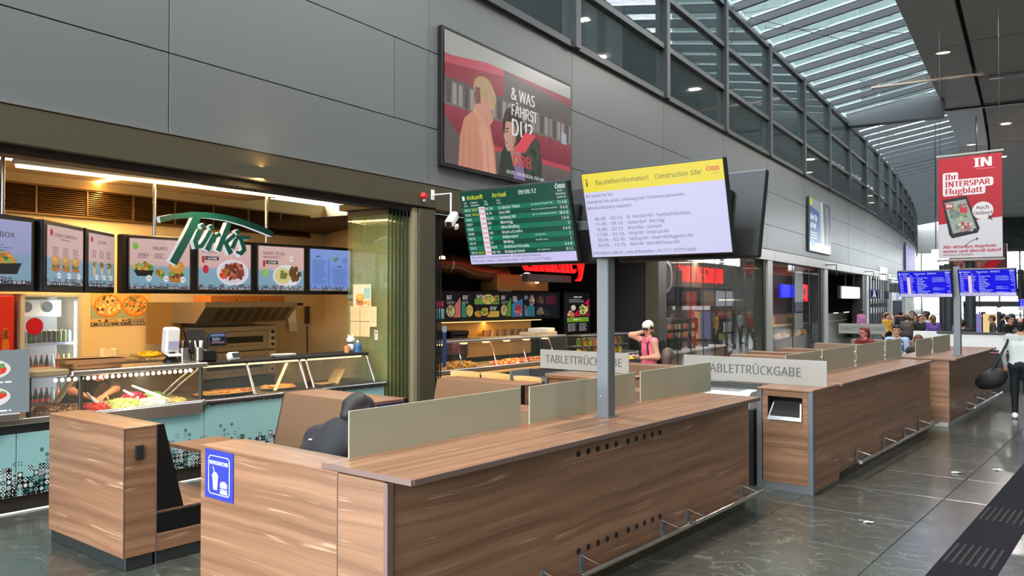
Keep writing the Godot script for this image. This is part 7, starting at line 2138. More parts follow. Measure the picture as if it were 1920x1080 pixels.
func build_hall_end():
	var bn := thing("hanging_banner", "tall red and white supermarket leaflet banner hung over the walkway", "banner", Vector3(-5.16, 5.22, -30.9), deg_to_rad(-6.0))
	part(bn, "cloth", board(1.94, 3.42, 0.02), print_mat("banner print", leaflet_banner(), 0.5))
	for k in 2:
		part(bn, "bar", bx(Vector3(2.06, 0.07, 0.06), 0.015), mats["pale beam"], Vector3(0, 1.78 - 3.56 * k, -0.01))
		part(bn, "cable", tube([Vector3(-0.9 + 1.8 * k, 1.8, 0), Vector3(-0.9 + 1.8 * k, 6.55, 0)], 0.008, 6), mats["dark steel"])
	var di := canvas(640, 360, Color(0.42, 0.22, 0.22))
	heap(di, 220, 180, 200, 120, 90, 40, [Color(0.52, 0.28, 0.26), Color(0.36, 0.2, 0.2), Color(0.62, 0.4, 0.36)])
	say(di, "DU?", 300, 130, 96, Color(0.9, 0.84, 0.84), 0.06, 1.1)
	poly(di, pts([470, 180, 610, 180, 500, 320, 360, 320]), Color(0.80, 0.10, 0.16))
	say(di, "ÖBB", 90, 300, 90, Color(0.75, 0.5, 0.48), 0.06, 1.1)
	var b2 := thing("hanging_screen", "far red railway advert screen reading DU half hidden behind the banner", "screen", Vector3(-7.86, 4.22, -49.0), deg_to_rad(-8.0))
	part(b2, "display", board(2.7, 1.5, 0.02), screen_mat("far advert", di, 0.5))
	part(b2, "case", bx(Vector3(2.8, 1.6, 0.1), 0.02), mats["black"], Vector3(0, 0, -0.07))
	part(b2, "hanger", tube([Vector3(0, 0.8, -0.07), Vector3(0, 7.6, -0.07)], 0.03, 6), mats["dark steel"])
	var wl := thing("white_lamp_panel", "tall white lit panel left of the far railway advert", "light panel", Vector3(-9.85, 4.35, -49.2), deg_to_rad(-8.0))
	part(wl, "panel", bx(Vector3(0.46, 1.0, 0.08), 0.02), glow("panel white", Color(1, 1, 1), 1.3))
	part(wl, "rod", tube([Vector3(0, 0.5, 0), Vector3(0, 7.4, 0)], 0.03, 6), mats["dark steel"])
	# end wall
	var we := shell("wall_end", "dark louvred upper wall over bright glazing at the hall's far end", "wall")
	for k in 16:
		fpart(we, "louvre", 103.6, 103.9, -4.3 + 9.0, 12.6 + 4.0, 7.9 + 0.26 * k, 8.08 + 0.26 * k, mats["frame grey"], 0)
	fpart(we, "upper_wall", 104, 104.3, -6, 17, 7.85, 12.4, mats["soffit"], 0)
	for k in 10:
		fpart(we, "mullion", 104, 104.25, -3.6 + 2.1 * k, -3.45 + 2.1 * k, 0, 7.9, mats["frame grey"], 0)
		fpart(we, "pane", 104.1, 104.12, -3.45 + 2.1 * k, -1.5 + 2.1 * k, 0, 7.85, mats["clear glass"], 0)
	for y in [2.6, 5.2]:
		fpart(we, "transom", 104, 104.2, -6, 17, y, y + 0.15, mats["frame grey"], 0)
	var ob := thing("pale_building", "pale building with rows of windows seen through the far glazing", "building")
	fpart(ob, "facade", 126, 127, 2.0, 40, 0, 7.0, mat("pale facade", Color(0.80, 0.80, 0.76), 0.8), 0)
	for r in 2:
		for k in 9:
			fpart(ob, "window", 125.9, 126, 3.4 + 1.7 * k, 4.3 + 1.7 * k, 1.4 + 2.6 * r, 3.0 + 2.6 * r, mat("far pane", Color(0.42, 0.45, 0.48), 0.3), 0)
	var gr := thing("far_canopy", "teal glass canopy over a yellow-green lit passage at the far end", "canopy")
	fpart(gr, "canopy", 100.5, 101.5, -3.6, -1.4, 1.3, 2.3, glow("canopy teal", Color(0.45, 0.72, 0.72), 0.7), 0.02)
	fpart(gr, "lit_wall", 102, 102.2, -3.6, -1.4, 0, 1.25, glow("passage green", Color(0.62, 0.72, 0.22), 0.7), 0)
	for k in 3:
		fpart(gr, "upright", 101.2, 101.4, -3.5 + 0.95 * k, -3.35 + 0.95 * k, 0, 1.3, mats["black"], 0)
	for k in 3:
		var at: Vector3 = [Vector3(-6.55, 0, -34), Vector3(-6.2, 0, -33), Vector3(-5.25, 0, -31.5)][k]
		var c := shell("column", ["dark round column left of the far blue screens' post", "second dark column behind the far post", "third dark column right of the far post"][k], "column", at)
		part(c, "shaft", MB.new().lathe(Vector3.ZERO, [Vector2(0.16, 0.1), Vector2(0.16, 3.4)], 16).done(), mat("column slate", Color(0.20, 0.22, 0.23), 0.5))
		part(c, "base_ring", MB.new().lathe(Vector3.ZERO, [Vector2(0.2, 0), Vector2(0.2, 0.1), Vector2(0.16, 0.1)], 16).done(), mats["dark steel"])
	var kf := thing("kiosk", "dark framed kiosk with cream and lilac lit panels beyond the counters", "kiosk", Vector3(-5.7, 0, -40))
	part(kf, "frame", MB.new().box(Vector3(0, 1.92, 0), Vector3(2.4, 0.22, 0.6)).box(Vector3(-1.1, 0.95, 0), Vector3(0.18, 1.9, 0.6)).box(Vector3(1.1, 0.95, 0), Vector3(0.18, 1.9, 0.6)).box(Vector3(0.1, 0.95, 0), Vector3(0.1, 1.9, 0.5)).done(), mat("kiosk dark", Color(0.13, 0.13, 0.14), 0.5))
	part(kf, "light_head", bx(Vector3(1.9, 0.2, 0.1), 0.01), glow("kiosk white", Color(1, 1, 1), 0.9), Vector3(0.0, 1.68, 0.2))
	part(kf, "lilac_panel", bx(Vector3(0.45, 1.4, 0.05), 0.01), glow("kiosk lilac", Color(0.55, 0.52, 0.78), 0.6), Vector3(-0.75, 0.8, 0.2))
	part(kf, "cream_panel", bx(Vector3(0.5, 1.4, 0.05), 0.01), glow("kiosk cream", Color(0.90, 0.78, 0.52), 0.8), Vector3(-0.22, 0.8, 0.2))
	part(kf, "base", bx(Vector3(2.3, 0.12, 0.6), 0.01), mats["black"], Vector3(0, 0.06, 0))
	var wp := thing("white_screen", "long white screen panel behind the far tables", "screen panel", Vector3(-3.55, 0, -21.6))
	part(wp, "panel", bx(Vector3(1.5, 0.36, 0.03), 0.006), mats["white"], Vector3(0, 1.12, 0))
	part(wp, "cabinet", bx(Vector3(1.5, 0.84, 0.3), 0.006), mat("cabinet dark", Color(0.18, 0.15, 0.14), 0.5), Vector3(0, 0.42, -0.05))
	part(wp, "red_edge", bx(Vector3(1.3, 0.03, 0.32), 0.006), mat("edge red", Color(0.48, 0.16, 0.16), 0.5), Vector3(0.1, 0.87, -0.05))
	part(wp, "top_rail", bx(Vector3(1.54, 0.05, 0.1), 0.01), mats["dark steel"], Vector3(0, 1.32, 0))
	var w2 := thing("white_screen", "shorter white screen panel left of the far post", "screen panel", Vector3(-5.0, 0, -24.0))
	part(w2, "panel", bx(Vector3(0.95, 0.24, 0.03), 0.006), mats["white"], Vector3(0.1, 1.14, 0))
	part(w2, "cabinet", bx(Vector3(0.95, 1.02, 0.3), 0.006), mats["cabinet dark"], Vector3(0.1, 0.51, -0.05))
	var ss := thing("striped_counter", "dark counter with pale steel stripes between the far screens", "counter", Vector3(-5.05, 0, -22.2))
	part(ss, "body", bx(Vector3(0.8, 1.05, 0.5), 0.006), mat("stripe dark", Color(0.14, 0.14, 0.15), 0.4), Vector3(0, 0.525, 0))
	for k in 4:
		part(ss, "stripe", bx(Vector3(0.8, 0.03, 0.01), 0.002), mats["white"], Vector3(0, 0.45 + 0.19 * k, 0.256))

# ------------------------------------------------------------------ people
# a body: tapered bones [a, b, radius at a, radius at b, colour] joined smoothly on a grid and meshed as surface nets
func blob(mb: MB, bones: Array, cell: float, k: float, cols: Array):
	var lo := Vector3.ONE * 1e9
	var hi := -lo
	var pad := 3.5 / k + cell
	for b in bones:
		for q in 2:
			var r: float = b[2 + q] + pad
			lo = lo.min(b[q] - Vector3.ONE * r)
			hi = hi.max(b[q] + Vector3.ONE * r)
	var nx := int((hi.x - lo.x) / cell) + 2
	var ny := int((hi.y - lo.y) / cell) + 2
	var nz := int((hi.z - lo.z) / cell) + 2
	var f := PackedFloat32Array()
	f.resize(nx * ny * nz)
	var best := PackedFloat32Array()
	best.resize(f.size())
	var who := PackedByteArray()
	who.resize(f.size())
	for b in bones:
		var a: Vector3 = b[0]
		var ab: Vector3 = b[1] - a
		var len2 := maxf(ab.length_squared(), 1e-9)
		var ra: float = b[2]
		var dr: float = b[3] - ra
		var rm := maxf(b[2], b[3]) + pad
		var l := ((a.min(b[1]) - Vector3.ONE * rm - lo) / cell).floor()
		var h := ((a.max(b[1]) + Vector3.ONE * rm - lo) / cell).ceil()
		for x in range(maxi(0, int(l.x)), mini(nx, int(h.x) + 1)):
			for y in range(maxi(0, int(l.y)), mini(ny, int(h.y) + 1)):
				var base := (x * ny + y) * nz
				for z in range(maxi(0, int(l.z)), mini(nz, int(h.z) + 1)):
					var p := lo + Vector3(x, y, z) * cell - a
					var t := clampf(p.dot(ab) / len2, 0.0, 1.0)
					var d := (p - ab * t).length() - ra - dr * t
					if d < pad:
						var e := exp(-k * d)
						f[base + z] += e
						if e > best[base + z]:
							best[base + z] = e
							who[base + z] = b[4]
	for i in f.size():
		f[i] = 8.0 if f[i] < 1e-9 else -log(f[i])
	var ids := PackedInt32Array()
	ids.resize(f.size())
	ids.fill(-1)
	var sx := ny * nz
	var off := [0, 1, nz, nz + 1, sx, sx + 1, sx + nz, sx + nz + 1]
	for x in nx - 1:
		for y in ny - 1:
			for z in nz - 1:
				var i := (x * ny + y) * nz + z
				var inside := 0
				for o in off:
					if f[i + o] < 0.0: inside += 1
				if inside == 0 or inside == 8: continue
				var sum := Vector3.ZERO
				var n := 0
				for c in 8:
					for bit in [1, 2, 4]:
						if c & bit: continue
						var v0: float = f[i + off[c]]
						var v1: float = f[i + off[c | bit]]
						if (v0 < 0.0) != (v1 < 0.0):
							var t := v0 / (v0 - v1)
							var p := Vector3((c >> 2) & 1, (c >> 1) & 1, c & 1)
							if bit == 1: p.z += t
							elif bit == 2: p.y += t
							else: p.x += t
							sum += p
							n += 1
				var g := Vector3.ZERO
				var w := 0
				var wv := -1.0
				for c in 8:
					var s := Vector3(((c >> 2) & 1) * 2 - 1, ((c >> 1) & 1) * 2 - 1, (c & 1) * 2 - 1)
					g += s * minf(f[i + off[c]], 6.0)
					if best[i + off[c]] > wv:
						wv = best[i + off[c]]
						w = who[i + off[c]]
				mb.col = cols[w]
				ids[i] = mb.vert(lo + (Vector3(x, y, z) + sum / n) * cell, g, Vector2.ZERO)
	for x in range(1, nx - 1):
		for y in range(1, ny - 1):
			for z in range(1, nz - 1):
				var i := (x * ny + y) * nz + z
				var ins := f[i] < 0.0
				for ax in 3:
					var st: int = [sx, nz, 1][ax]
					if (f[i + st] < 0.0) == ins: continue
					var u: int = [nz, 1, sx][ax]
					var v: int = [1, sx, nz][ax]
					var a := ids[i]
					var b := ids[i - u]
					var c := ids[i - u - v]
					var d := ids[i - v]
					if a < 0 or b < 0 or c < 0 or d < 0: continue
					mb.face(a, b, c)
					mb.face(a, c, d)

func joints(pose: String) -> Dictionary:
	var j := {"pelvis": Vector3(0, 0.96, 0), "chest": Vector3(0, 1.27, 0.0), "neck": Vector3(0, 1.47, 0.0), "head": Vector3(0, 1.62, -0.02),
		"shL": Vector3(-0.185, 1.41, 0), "shR": Vector3(0.185, 1.41, 0), "elL": Vector3(-0.235, 1.13, 0.03), "elR": Vector3(0.235, 1.13, 0.03), "wrL": Vector3(-0.24, 0.88, -0.03), "wrR": Vector3(0.24, 0.88, -0.03),
		"hipL": Vector3(-0.09, 0.92, 0), "hipR": Vector3(0.09, 0.92, 0), "knL": Vector3(-0.1, 0.5, -0.02), "knR": Vector3(0.1, 0.5, -0.02), "anL": Vector3(-0.11, 0.085, 0.02), "anR": Vector3(0.11, 0.085, 0.02), "toL": Vector3(-0.13, 0.04, -0.15), "toR": Vector3(0.13, 0.04, -0.15)}
	if pose == "walk":
		j.knL = Vector3(-0.1, 0.5, -0.08); j.anL = Vector3(-0.1, 0.085, -0.12); j.toL = Vector3(-0.11, 0.04, -0.28)
		j.knR = Vector3(0.1, 0.5, 0.04); j.anR = Vector3(0.11, 0.1, 0.2); j.toR = Vector3(0.12, 0.04, 0.06)
	if pose == "sit":
		for q in ["pelvis", "chest", "neck", "head", "shL", "shR"]:
			j[q] -= Vector3(0, 0.40, 0)
		for s in [["L", -1.0], ["R", 1.0]]:
			j["hip" + s[0]] = Vector3(0.1 * s[1], 0.53, -0.02)
			j["kn" + s[0]] = Vector3(0.14 * s[1], 0.52, -0.44)
			j["an" + s[0]] = Vector3(0.14 * s[1], 0.085, -0.40)
			j["to" + s[0]] = Vector3(0.15 * s[1], 0.04, -0.56)
			j["el" + s[0]] = Vector3(0.25 * s[1], 0.74, -0.08)
			j["wr" + s[0]] = Vector3(0.16 * s[1], 0.72, -0.33)
	return j

# colours: 0 skin, 1 top, 2 sleeves below the elbow, 3 trousers, 4 shoes, 5 hair, 6 dark detail, 7 upper arm
func body_bones(j: Dictionary, wide := 1.0) -> Array:
	var b := []
	var back := Vector3(0, 0, 0.02)
	for s in [["L", -1.0], ["R", 1.0]]:
		var x := Vector3(s[1], 0, 0)
		var t: String = s[0]
		b.append([j.pelvis + x * 0.062, j.chest + x * 0.07 * wide + back, 0.105 * wide, 0.108 * wide, 1])
		b.append([j.chest + x * 0.07 * wide, j["sh" + t] - x * 0.03, 0.095 * wide, 0.065, 1])
		b.append([j.neck - Vector3(0, 0.05, 0), j["sh" + t], 0.06, 0.058, 1])
		b.append([j["sh" + t], j["el" + t], 0.058, 0.045, 7])
		b.append([j["el" + t], j["wr" + t], 0.044, 0.030, 2])
		b.append([j.pelvis + x * 0.05, j["hip" + t], 0.11 * wide, 0.10, 3])
		b.append([j["hip" + t], j["kn" + t], 0.092, 0.062, 3])
		b.append([j["kn" + t], j["an" + t], 0.062, 0.044, 3])
		b.append([j["an" + t] + Vector3(0, -0.035, 0.04), j["to" + t], 0.045, 0.036, 4])
	b.append([j.neck - Vector3(0, 0.03, 0), j.head - Vector3(0, 0.05, 0), 0.055, 0.05, 0])
	return b

func head_bones(at: Vector3, bs: Basis) -> Array:
	var b := []
	var p := func(x: float, y: float, z: float) -> Vector3: return at + bs * Vector3(x, y, z)
	b.append([p.call(0, 0.035, 0.02), p.call(0, 0.04, -0.025), 0.088, 0.082, 0])
	b.append([p.call(0, -0.03, -0.03), p.call(0, -0.085, -0.055), 0.068, 0.042, 0])
	b.append([p.call(0, 0.015, -0.098), p.call(0, -0.025, -0.118), 0.010, 0.015, 0])
	b.append([p.call(-0.03, 0.034, -0.094), p.call(0.03, 0.034, -0.094), 0.014, 0.014, 0])
	for s in [-1.0, 1.0]:
		b.append([p.call(0.084 * s, 0.02, 0.0), p.call(0.088 * s, -0.025, -0.004), 0.016, 0.011, 0])
		b.append([p.call(0.030 * s, 0.014, -0.100), p.call(0.034 * s, 0.014, -0.099), 0.0062, 0.0062, 6])
		b.append([p.call(0.018 * s, 0.036, -0.107), p.call(0.046 * s, 0.034, -0.096), 0.004, 0.003, 5])
	b.append([p.call(-0.018, -0.058, -0.100), p.call(0.018, -0.058, -0.100), 0.0065, 0.0065, 8])
	return b

func hair_bones(at: Vector3, bs: Basis, kind: String) -> Array:
	var b := []
	var p := func(x: float, y: float, z: float) -> Vector3: return at + bs * Vector3(x, y, z)
	if kind == "balding":
		b.append([p.call(0, 0.10, 0.085), p.call(0.0, 0.115, 0.06), 0.034, 0.034, 0])
	b.append([p.call(0, 0.06, 0.02), p.call(0, 0.07, -0.03), 0.086, 0.076, 5])
	b.append([p.call(0, 0.02, 0.05), p.call(0, -0.04, 0.055), 0.08, 0.055, 5])
	for s in [-1.0, 1.0]:
		b.append([p.call(0.07 * s, 0.05, -0.02), p.call(0.076 * s, 0.0, 0.02), 0.028, 0.026, 5])
	if kind == "long":
		b.append([p.call(0, -0.02, 0.06), p.call(0, -0.22, 0.08), 0.085, 0.06, 5])
	return b

func hand_bones(wrist: Vector3, dir: Vector3, palm: Vector3, curl: float, thumb_side := 1.0) -> Array:
	# palm: the way the palm faces; curl 0 flat .. 1 fist
	var b := []
	var d := dir.normalized()
	var n := (palm - d * palm.dot(d)).normalized()
	var side := d.cross(n) * thumb_side
	for q in 3:
		b.append([wrist + side * (q - 1) * 0.014, wrist + d * 0.085 + side * (q - 1) * 0.024, 0.018, 0.014, 0])
	for q in 4:
		var root := wrist + d * 0.088 + side * (0.032 - 0.021 * q)
		var l: float = [0.068, 0.076, 0.070, 0.054][q]
		var d1 := (d + n * curl * 0.9).normalized()
		var d2 := (d1 + n * curl * 1.4).normalized()
		b.append([root, root + d1 * l * 0.55, 0.0095, 0.009, 0])
		b.append([root + d1 * l * 0.55, root + d1 * l * 0.55 + d2 * l * 0.45, 0.009, 0.0078, 0])
	var t0 := wrist + d * 0.03 + side * 0.03
	var td := (d * 0.7 + side * 0.8 + n * 0.4).normalized()
	b.append([t0, t0 + td * 0.045, 0.013, 0.0105, 0])
	b.append([t0 + td * 0.045, t0 + td * 0.045 + (td + d * 0.6).normalized() * 0.03, 0.0105, 0.009, 0])
	return b

func palette(skin: Color, top: Color, sleeve: Color, trousers: Color, shoes: Color, hair: Color, upper = null) -> Array:
	return lins([skin, top, sleeve, trousers, shoes, hair, Color(0.08, 0.06, 0.05), upper if upper != null else top, skin.lerp(Color(0.6, 0.25, 0.22), 0.5)])

func person(label: String, at: Vector3, turn: float, j: Dictionary, pal: Array, hair: String, cell: float, tilt := Basis.IDENTITY, hands := [], size := 1.0, group := "") -> Node3D:
	var o := thing("person", label, "person", at, turn, group)
	o.scale = Vector3.ONE * size
	var m := MB.new()
	var bones := body_bones(j)
	bones.append_array(j.get("extra", []))
	blob(m, bones, cell, 55.0 if cell < 0.02 else 40.0, pal)
	blob(m, head_bones(j.head, tilt), maxf(cell * 0.42, 0.005), 170.0 if cell < 0.02 else 90.0, pal)
	for h in hands:
		blob(m, h, 0.0045, 330.0, pal)
	if hands.is_empty():
		for s in ["L", "R"]:
			var d: Vector3 = (j["wr" + s] - j["el" + s]).normalized()
			blob(m, hand_bones(j["wr" + s], d, Vector3(0, -0.4, -1) if absf(d.y) > 0.5 else Vector3.DOWN, 0.3, 1.0), 0.006 if cell < 0.02 else 0.012, 300.0 if cell < 0.02 else 120.0, pal)
	part(o, "body", m.done(), vcol("figure", 0.75))
	if hair != "":
		var hm := MB.new()
		blob(hm, hair_bones(j.head, tilt, hair), maxf(cell * 0.5, 0.006), 110.0 if cell < 0.02 else 60.0, pal)
		part(o, "hair", hm.done(), vcol("figure hair", 0.6))
	return o

func build_people():
	var skin := Color(0.80, 0.58, 0.47)
	# the seated person before us
	var j := joints("sit")
	j.chest = Vector3(0.02, 0.90, -0.16)
	j.neck = Vector3(0.06, 1.11, -0.30)
	j.head = Vector3(0.10, 1.20, -0.40)
	j.shL = Vector3(-0.16, 1.03, -0.26); j.shR = Vector3(0.25, 1.01, -0.28)
	j.elL = Vector3(-0.27, 0.78, -0.42); j.elR = Vector3(0.27, 0.76, -0.42)
	j.wrL = Vector3(-0.1, 0.80, -0.58); j.wrR = Vector3(0.1, 0.80, -0.58)
	j.extra = [[Vector3(-0.06, 0.66, -0.02), Vector3(0.03, 1.03, -0.24), 0.15, 0.115, 1], [Vector3(0.06, 0.66, -0.02), Vector3(0.10, 1.03, -0.26), 0.15, 0.115, 1], [Vector3(-0.14, 0.85, -0.12), Vector3(-0.12, 0.98, -0.24), 0.10, 0.08, 1], [Vector3(-0.18, 0.98, -0.26), Vector3(0.04, 1.10, -0.27), 0.07, 0.075, 1]]
	var navy := Color(0.085, 0.095, 0.13)
	var p1 := person("person in a dark navy padded jacket bent forward, seated behind the wide bench block", Vector3(-4.86, -0.03, -3.66), 0.12, j, palette(skin, navy, navy, Color(0.1, 0.1, 0.12), Color(0.1, 0.1, 0.1), Color(0.12, 0.105, 0.10)), "short", 0.012, Basis.from_euler(Vector3(-0.55, -0.35, 0)), [], 1.06)
	var col := MB.new()
	blob(col, [[j.neck + Vector3(-0.05, -0.01, 0.05), j.neck + Vector3(0.05, -0.01, 0.05), 0.02, 0.02, 0], [j.neck + Vector3(0.05, -0.01, 0.05), j.neck + Vector3(0.075, -0.02, -0.02), 0.02, 0.02, 0], [j.neck + Vector3(-0.05, -0.01, 0.05), j.neck + Vector3(-0.075, -0.02, -0.02), 0.02, 0.02, 0]], 0.006, 160.0, lins([Color(0.62, 0.60, 0.56)]))
	part(p1, "collar", col.done(), vcol("figure", 0.75))
	part(p1, "jacket_mark", MB.new().ball(Vector3.ZERO, Vector3(0.017, 0.006, 0.012), 8).done(), mats["white"], Vector3(-0.05, 1.04, -0.10))
	for k in 4:
		part(p1, "jacket_seam", tube([j.pelvis + Vector3(-0.15, 0.10 + 0.075 * k, 0.10 - 0.06 * k), j.pelvis + Vector3(0, 0.105 + 0.075 * k, 0.135 - 0.06 * k), j.pelvis + Vector3(0.15, 0.10 + 0.075 * k, 0.10 - 0.06 * k)], 0.006, 5), mat("seam navy", Color(0.06, 0.065, 0.09), 0.6))
	# the woman in pink
	j = joints("stand")
	var shoulder: Vector3 = j.shR
	j.elR = Vector3(0.26, 1.52, -0.22)
	j.wrR = Vector3(0.10, 1.60, 0.02)
	j.elL = Vector3(-0.25, 1.14, 0.03)
	j.wrL = Vector3(-0.08, 1.12, -0.22)
	var pink := Color(0.93, 0.42, 0.52)
	var hl := hand_bones(j.wrL, Vector3(0.3, 0.15, -1), Vector3(0.6, 0.8, 0), 0.5, -1.0)
	var hr := hand_bones(j.wrR, Vector3(-0.7, 0.1, 0.5), Vector3(-0.3, -0.2, -1), 0.4, 1.0)
	var p2 := person("woman in a pink sleeveless top and white cap with one arm raised to her head", Vector3(-7.12, 0, -12.7), deg_to_rad(150), j, palette(skin, pink, skin, Color(0.13, 0.05, 0.07), Color(0.2, 0.2, 0.2), Color(0.07, 0.06, 0.06), skin), "short", 0.011, Basis.from_euler(Vector3(-0.25, 0.55, 0)), [hl, hr], 0.97)
	var cp := MB.new()
	var hb := Basis.from_euler(Vector3(-0.25, 0.55, 0))
	blob(cp, [[j.head + hb * Vector3(0, 0.075, 0.03), j.head + hb * Vector3(0, 0.085, -0.02), 0.098, 0.088, 0], [j.head + hb * Vector3(-0.05, 0.05, 0.10), j.head + hb * Vector3(0.05, 0.05, 0.10), 0.02, 0.02, 0]], 0.007, 120.0, lins([Color(0.86, 0.85, 0.78)]))
	blob(cp, [[j.head + hb * Vector3(-0.05, 0.055, -0.11), j.head + hb * Vector3(0.05, 0.055, -0.11), 0.016, 0.016, 0], [j.head + hb * Vector3(-0.045, 0.05, -0.15), j.head + hb * Vector3(0.045, 0.05, -0.15), 0.012, 0.012, 0]], 0.006, 130.0, lins([Color(0.07, 0.065, 0.06)]))
	part(p2, "cap", cp.done(), vcol("figure", 0.75))
	var ph := thing("phone", "small white phone in the hand of the woman in pink", "phone", p2.transform * (j.wrL + Vector3(0.035, 0.05, -0.12)), deg_to_rad(150))
	part(ph, "case", bx(Vector3(0.07, 0.012, 0.14), 0.004), mats["white"])
	part(ph, "display", bx(Vector3(0.062, 0.002, 0.13), 0), mats["black"], Vector3(0, 0.007, 0))
	var bk := thing("backpack", "black backpack on the back of the woman in pink", "backpack", p2.transform * Vector3(0, 1.0, 0.2), deg_to_rad(150))
	var bm := MB.new()
	blob(bm, [[Vector3(-0.08, 0.05, 0.02), Vector3(-0.07, 0.38, 0.0), 0.10, 0.08, 0], [Vector3(0.08, 0.05, 0.02), Vector3(0.07, 0.38, 0.0), 0.10, 0.08, 0], [Vector3(-0.06, 0.1, 0.1), Vector3(0.06, 0.1, 0.1), 0.07, 0.07, 0]], 0.014, 60.0, lins([Color(0.035, 0.035, 0.04)]))
	part(bk, "bag", bm.done(), vcol("figure", 0.75))
	for s in [-1.0, 1.0]:
		part(bk, "strap", tube([Vector3(0.11 * s, 0.40, -0.08), Vector3(0.12 * s, 0.47, -0.19), Vector3(0.13 * s, 0.36, -0.31), Vector3(0.15 * s, 0.1, -0.29), Vector3(0.14 * s, 0.02, -0.1)], 0.014, 6), mats["black"])
	# the man with the shoulder bag
	j = joints("walk")
	j.chest.z = -0.02
	var white := Color(0.74, 0.76, 0.74)
	var dk := Color(0.045, 0.055, 0.085)
	j.elL = Vector3(-0.27, 1.15, 0.06); j.wrL = Vector3(-0.24, 0.93, -0.08)
	j.wrR = Vector3(0.25, 0.90, 0.0)
	var p3 := person("man walking away in a pale grey shirt, dark trousers and white shoes, balding", Vector3(-2.02, 0, -16.75), 0.05, j, palette(skin, white, white, dk, Color(0.88, 0.88, 0.88), Color(0.07, 0.05, 0.05)), "balding", 0.012, Basis.IDENTITY, [], 1.01)
	var sb := thing("shoulder_bag", "black duffel bag hanging from the walking man's shoulder", "bag", p3.transform * Vector3(-0.40, 0.70, 0.02), 0.05)
	var dm := MB.new()
	blob(dm, [[Vector3(0.06, 0.03, -0.2), Vector3(0.06, 0.0, 0.2), 0.13, 0.13, 0], [Vector3(-0.02, 0.02, -0.2), Vector3(-0.02, -0.02, 0.2), 0.145, 0.145, 0], [Vector3(-0.10, -0.02, -0.18), Vector3(-0.10, -0.05, 0.18), 0.135, 0.14, 0], [Vector3(-0.17, -0.06, -0.15), Vector3(-0.17, -0.08, 0.15), 0.11, 0.115, 0]], 0.014, 60.0, lins([Color(0.05, 0.055, 0.055)]))
	part(sb, "bag", dm.done(), vcol("figure", 0.75))
	part(sb, "strap", tube([Vector3(-0.02, 0.13, 0.16), Vector3(0.10, 0.40, 0.13), Vector3(0.20, 0.62, 0.09), Vector3(0.23, 0.76, 0.01), Vector3(0.20, 0.66, -0.10), Vector3(0.06, 0.36, -0.14), Vector3(-0.02, 0.13, -0.16)], 0.022, 6), mats["black"])
	part(sb, "handle", tube([Vector3(-0.2, 0.0, -0.12), Vector3(-0.26, -0.06, -0.04), Vector3(-0.26, -0.06, 0.04), Vector3(-0.2, 0.0, 0.12)], 0.014, 6), mats["black"])
	var lb := thing("leather_bag", "brown leather bag in the walking man's right hand", "bag", p3.transform * Vector3(0.27, 0.44, -0.02), 0.05)
	part(lb, "bag", bx(Vector3(0.12, 0.32, 0.38), 0.04), mat("leather brown", Color(0.52, 0.24, 0.12), 0.5), Vector3(0, 0.18, 0))
	part(lb, "handle", tube([Vector3(0, 0.33, -0.1), Vector3(0, 0.41, -0.05), Vector3(0, 0.41, 0.05), Vector3(0, 0.33, 0.1)], 0.012, 6), mats["leather brown"])
	# the cook behind the salad case, bent down
	j = joints("stand")
	j.pelvis = Vector3(0, 0.92, 0.16); j.chest = Vector3(0, 1.13, -0.04); j.neck = Vector3(0, 1.24, -0.2); j.head = Vector3(0, 1.27, -0.33)
	j.shL = Vector3(-0.19, 1.22, -0.12); j.shR = Vector3(0.19, 1.22, -0.12)
	j.elL = Vector3(-0.28, 1.02, -0.22); j.elR = Vector3(0.29, 1.05, -0.2)
	j.wrL = Vector3(-0.06, 0.97, -0.34); j.wrR = Vector3(0.2, 0.99, -0.36)
	j.hipL = Vector3(-0.09, 0.90, 0.14); j.hipR = Vector3(0.09, 0.90, 0.14)
	person("cook in a grey brown T-shirt bent over behind the salad case", Vector3(-10.15, 0, -4.42), deg_to_rad(-82), j, palette(Color(0.82, 0.52, 0.36), Color(0.27, 0.23, 0.18), Color(0.82, 0.52, 0.36), Color(0.08, 0.08, 0.09), Color(0.1, 0.1, 0.1), Color(0.1, 0.08, 0.07)), "short", 0.012, Basis.from_euler(Vector3(-0.9, 0, 0)))
	# the man in the light blue shirt and those seated around him
	j = joints("sit")
	var p5 := person("seated man in a light blue shirt with dark hair facing the camera", Vector3(-5.05, 0.06, -20.95), PI + 0.15, j, palette(Color(0.78, 0.58, 0.48), Color(0.62, 0.70, 0.82), Color(0.62, 0.70, 0.82), Color(0.15, 0.16, 0.2), Color(0.1, 0.1, 0.1), Color(0.06, 0.05, 0.05)), "short", 0.013, Basis.IDENTITY, [], 1.06)
	for s in [-1.0, 1.0]:
		part(p5, "strap", tube([Vector3(0.11 * s, 1.03, 0.06), Vector3(0.115 * s, 1.065, -0.02), Vector3(0.12 * s, 0.95, -0.115), Vector3(0.13 * s, 0.75, -0.12)], 0.016, 6), mat("strap blue", Color(0.10, 0.14, 0.24), 0.6))
	bench("brown booth bench under the seated man in light blue", -6.2, -4.6, -21.45, 0.3, [1])
	person("seated woman in dark red with auburn hair before the far shop fronts", Vector3(-5.75, 0.02, -20.85), PI - 0.5, j, palette(Color(0.76, 0.46, 0.42), Color(0.42, 0.12, 0.14), Color(0.42, 0.12, 0.14), Color(0.1, 0.1, 0.1), Color(0.1, 0.1, 0.1), Color(0.36, 0.13, 0.10)), "long", 0.022, Basis.IDENTITY, [], 1.04)
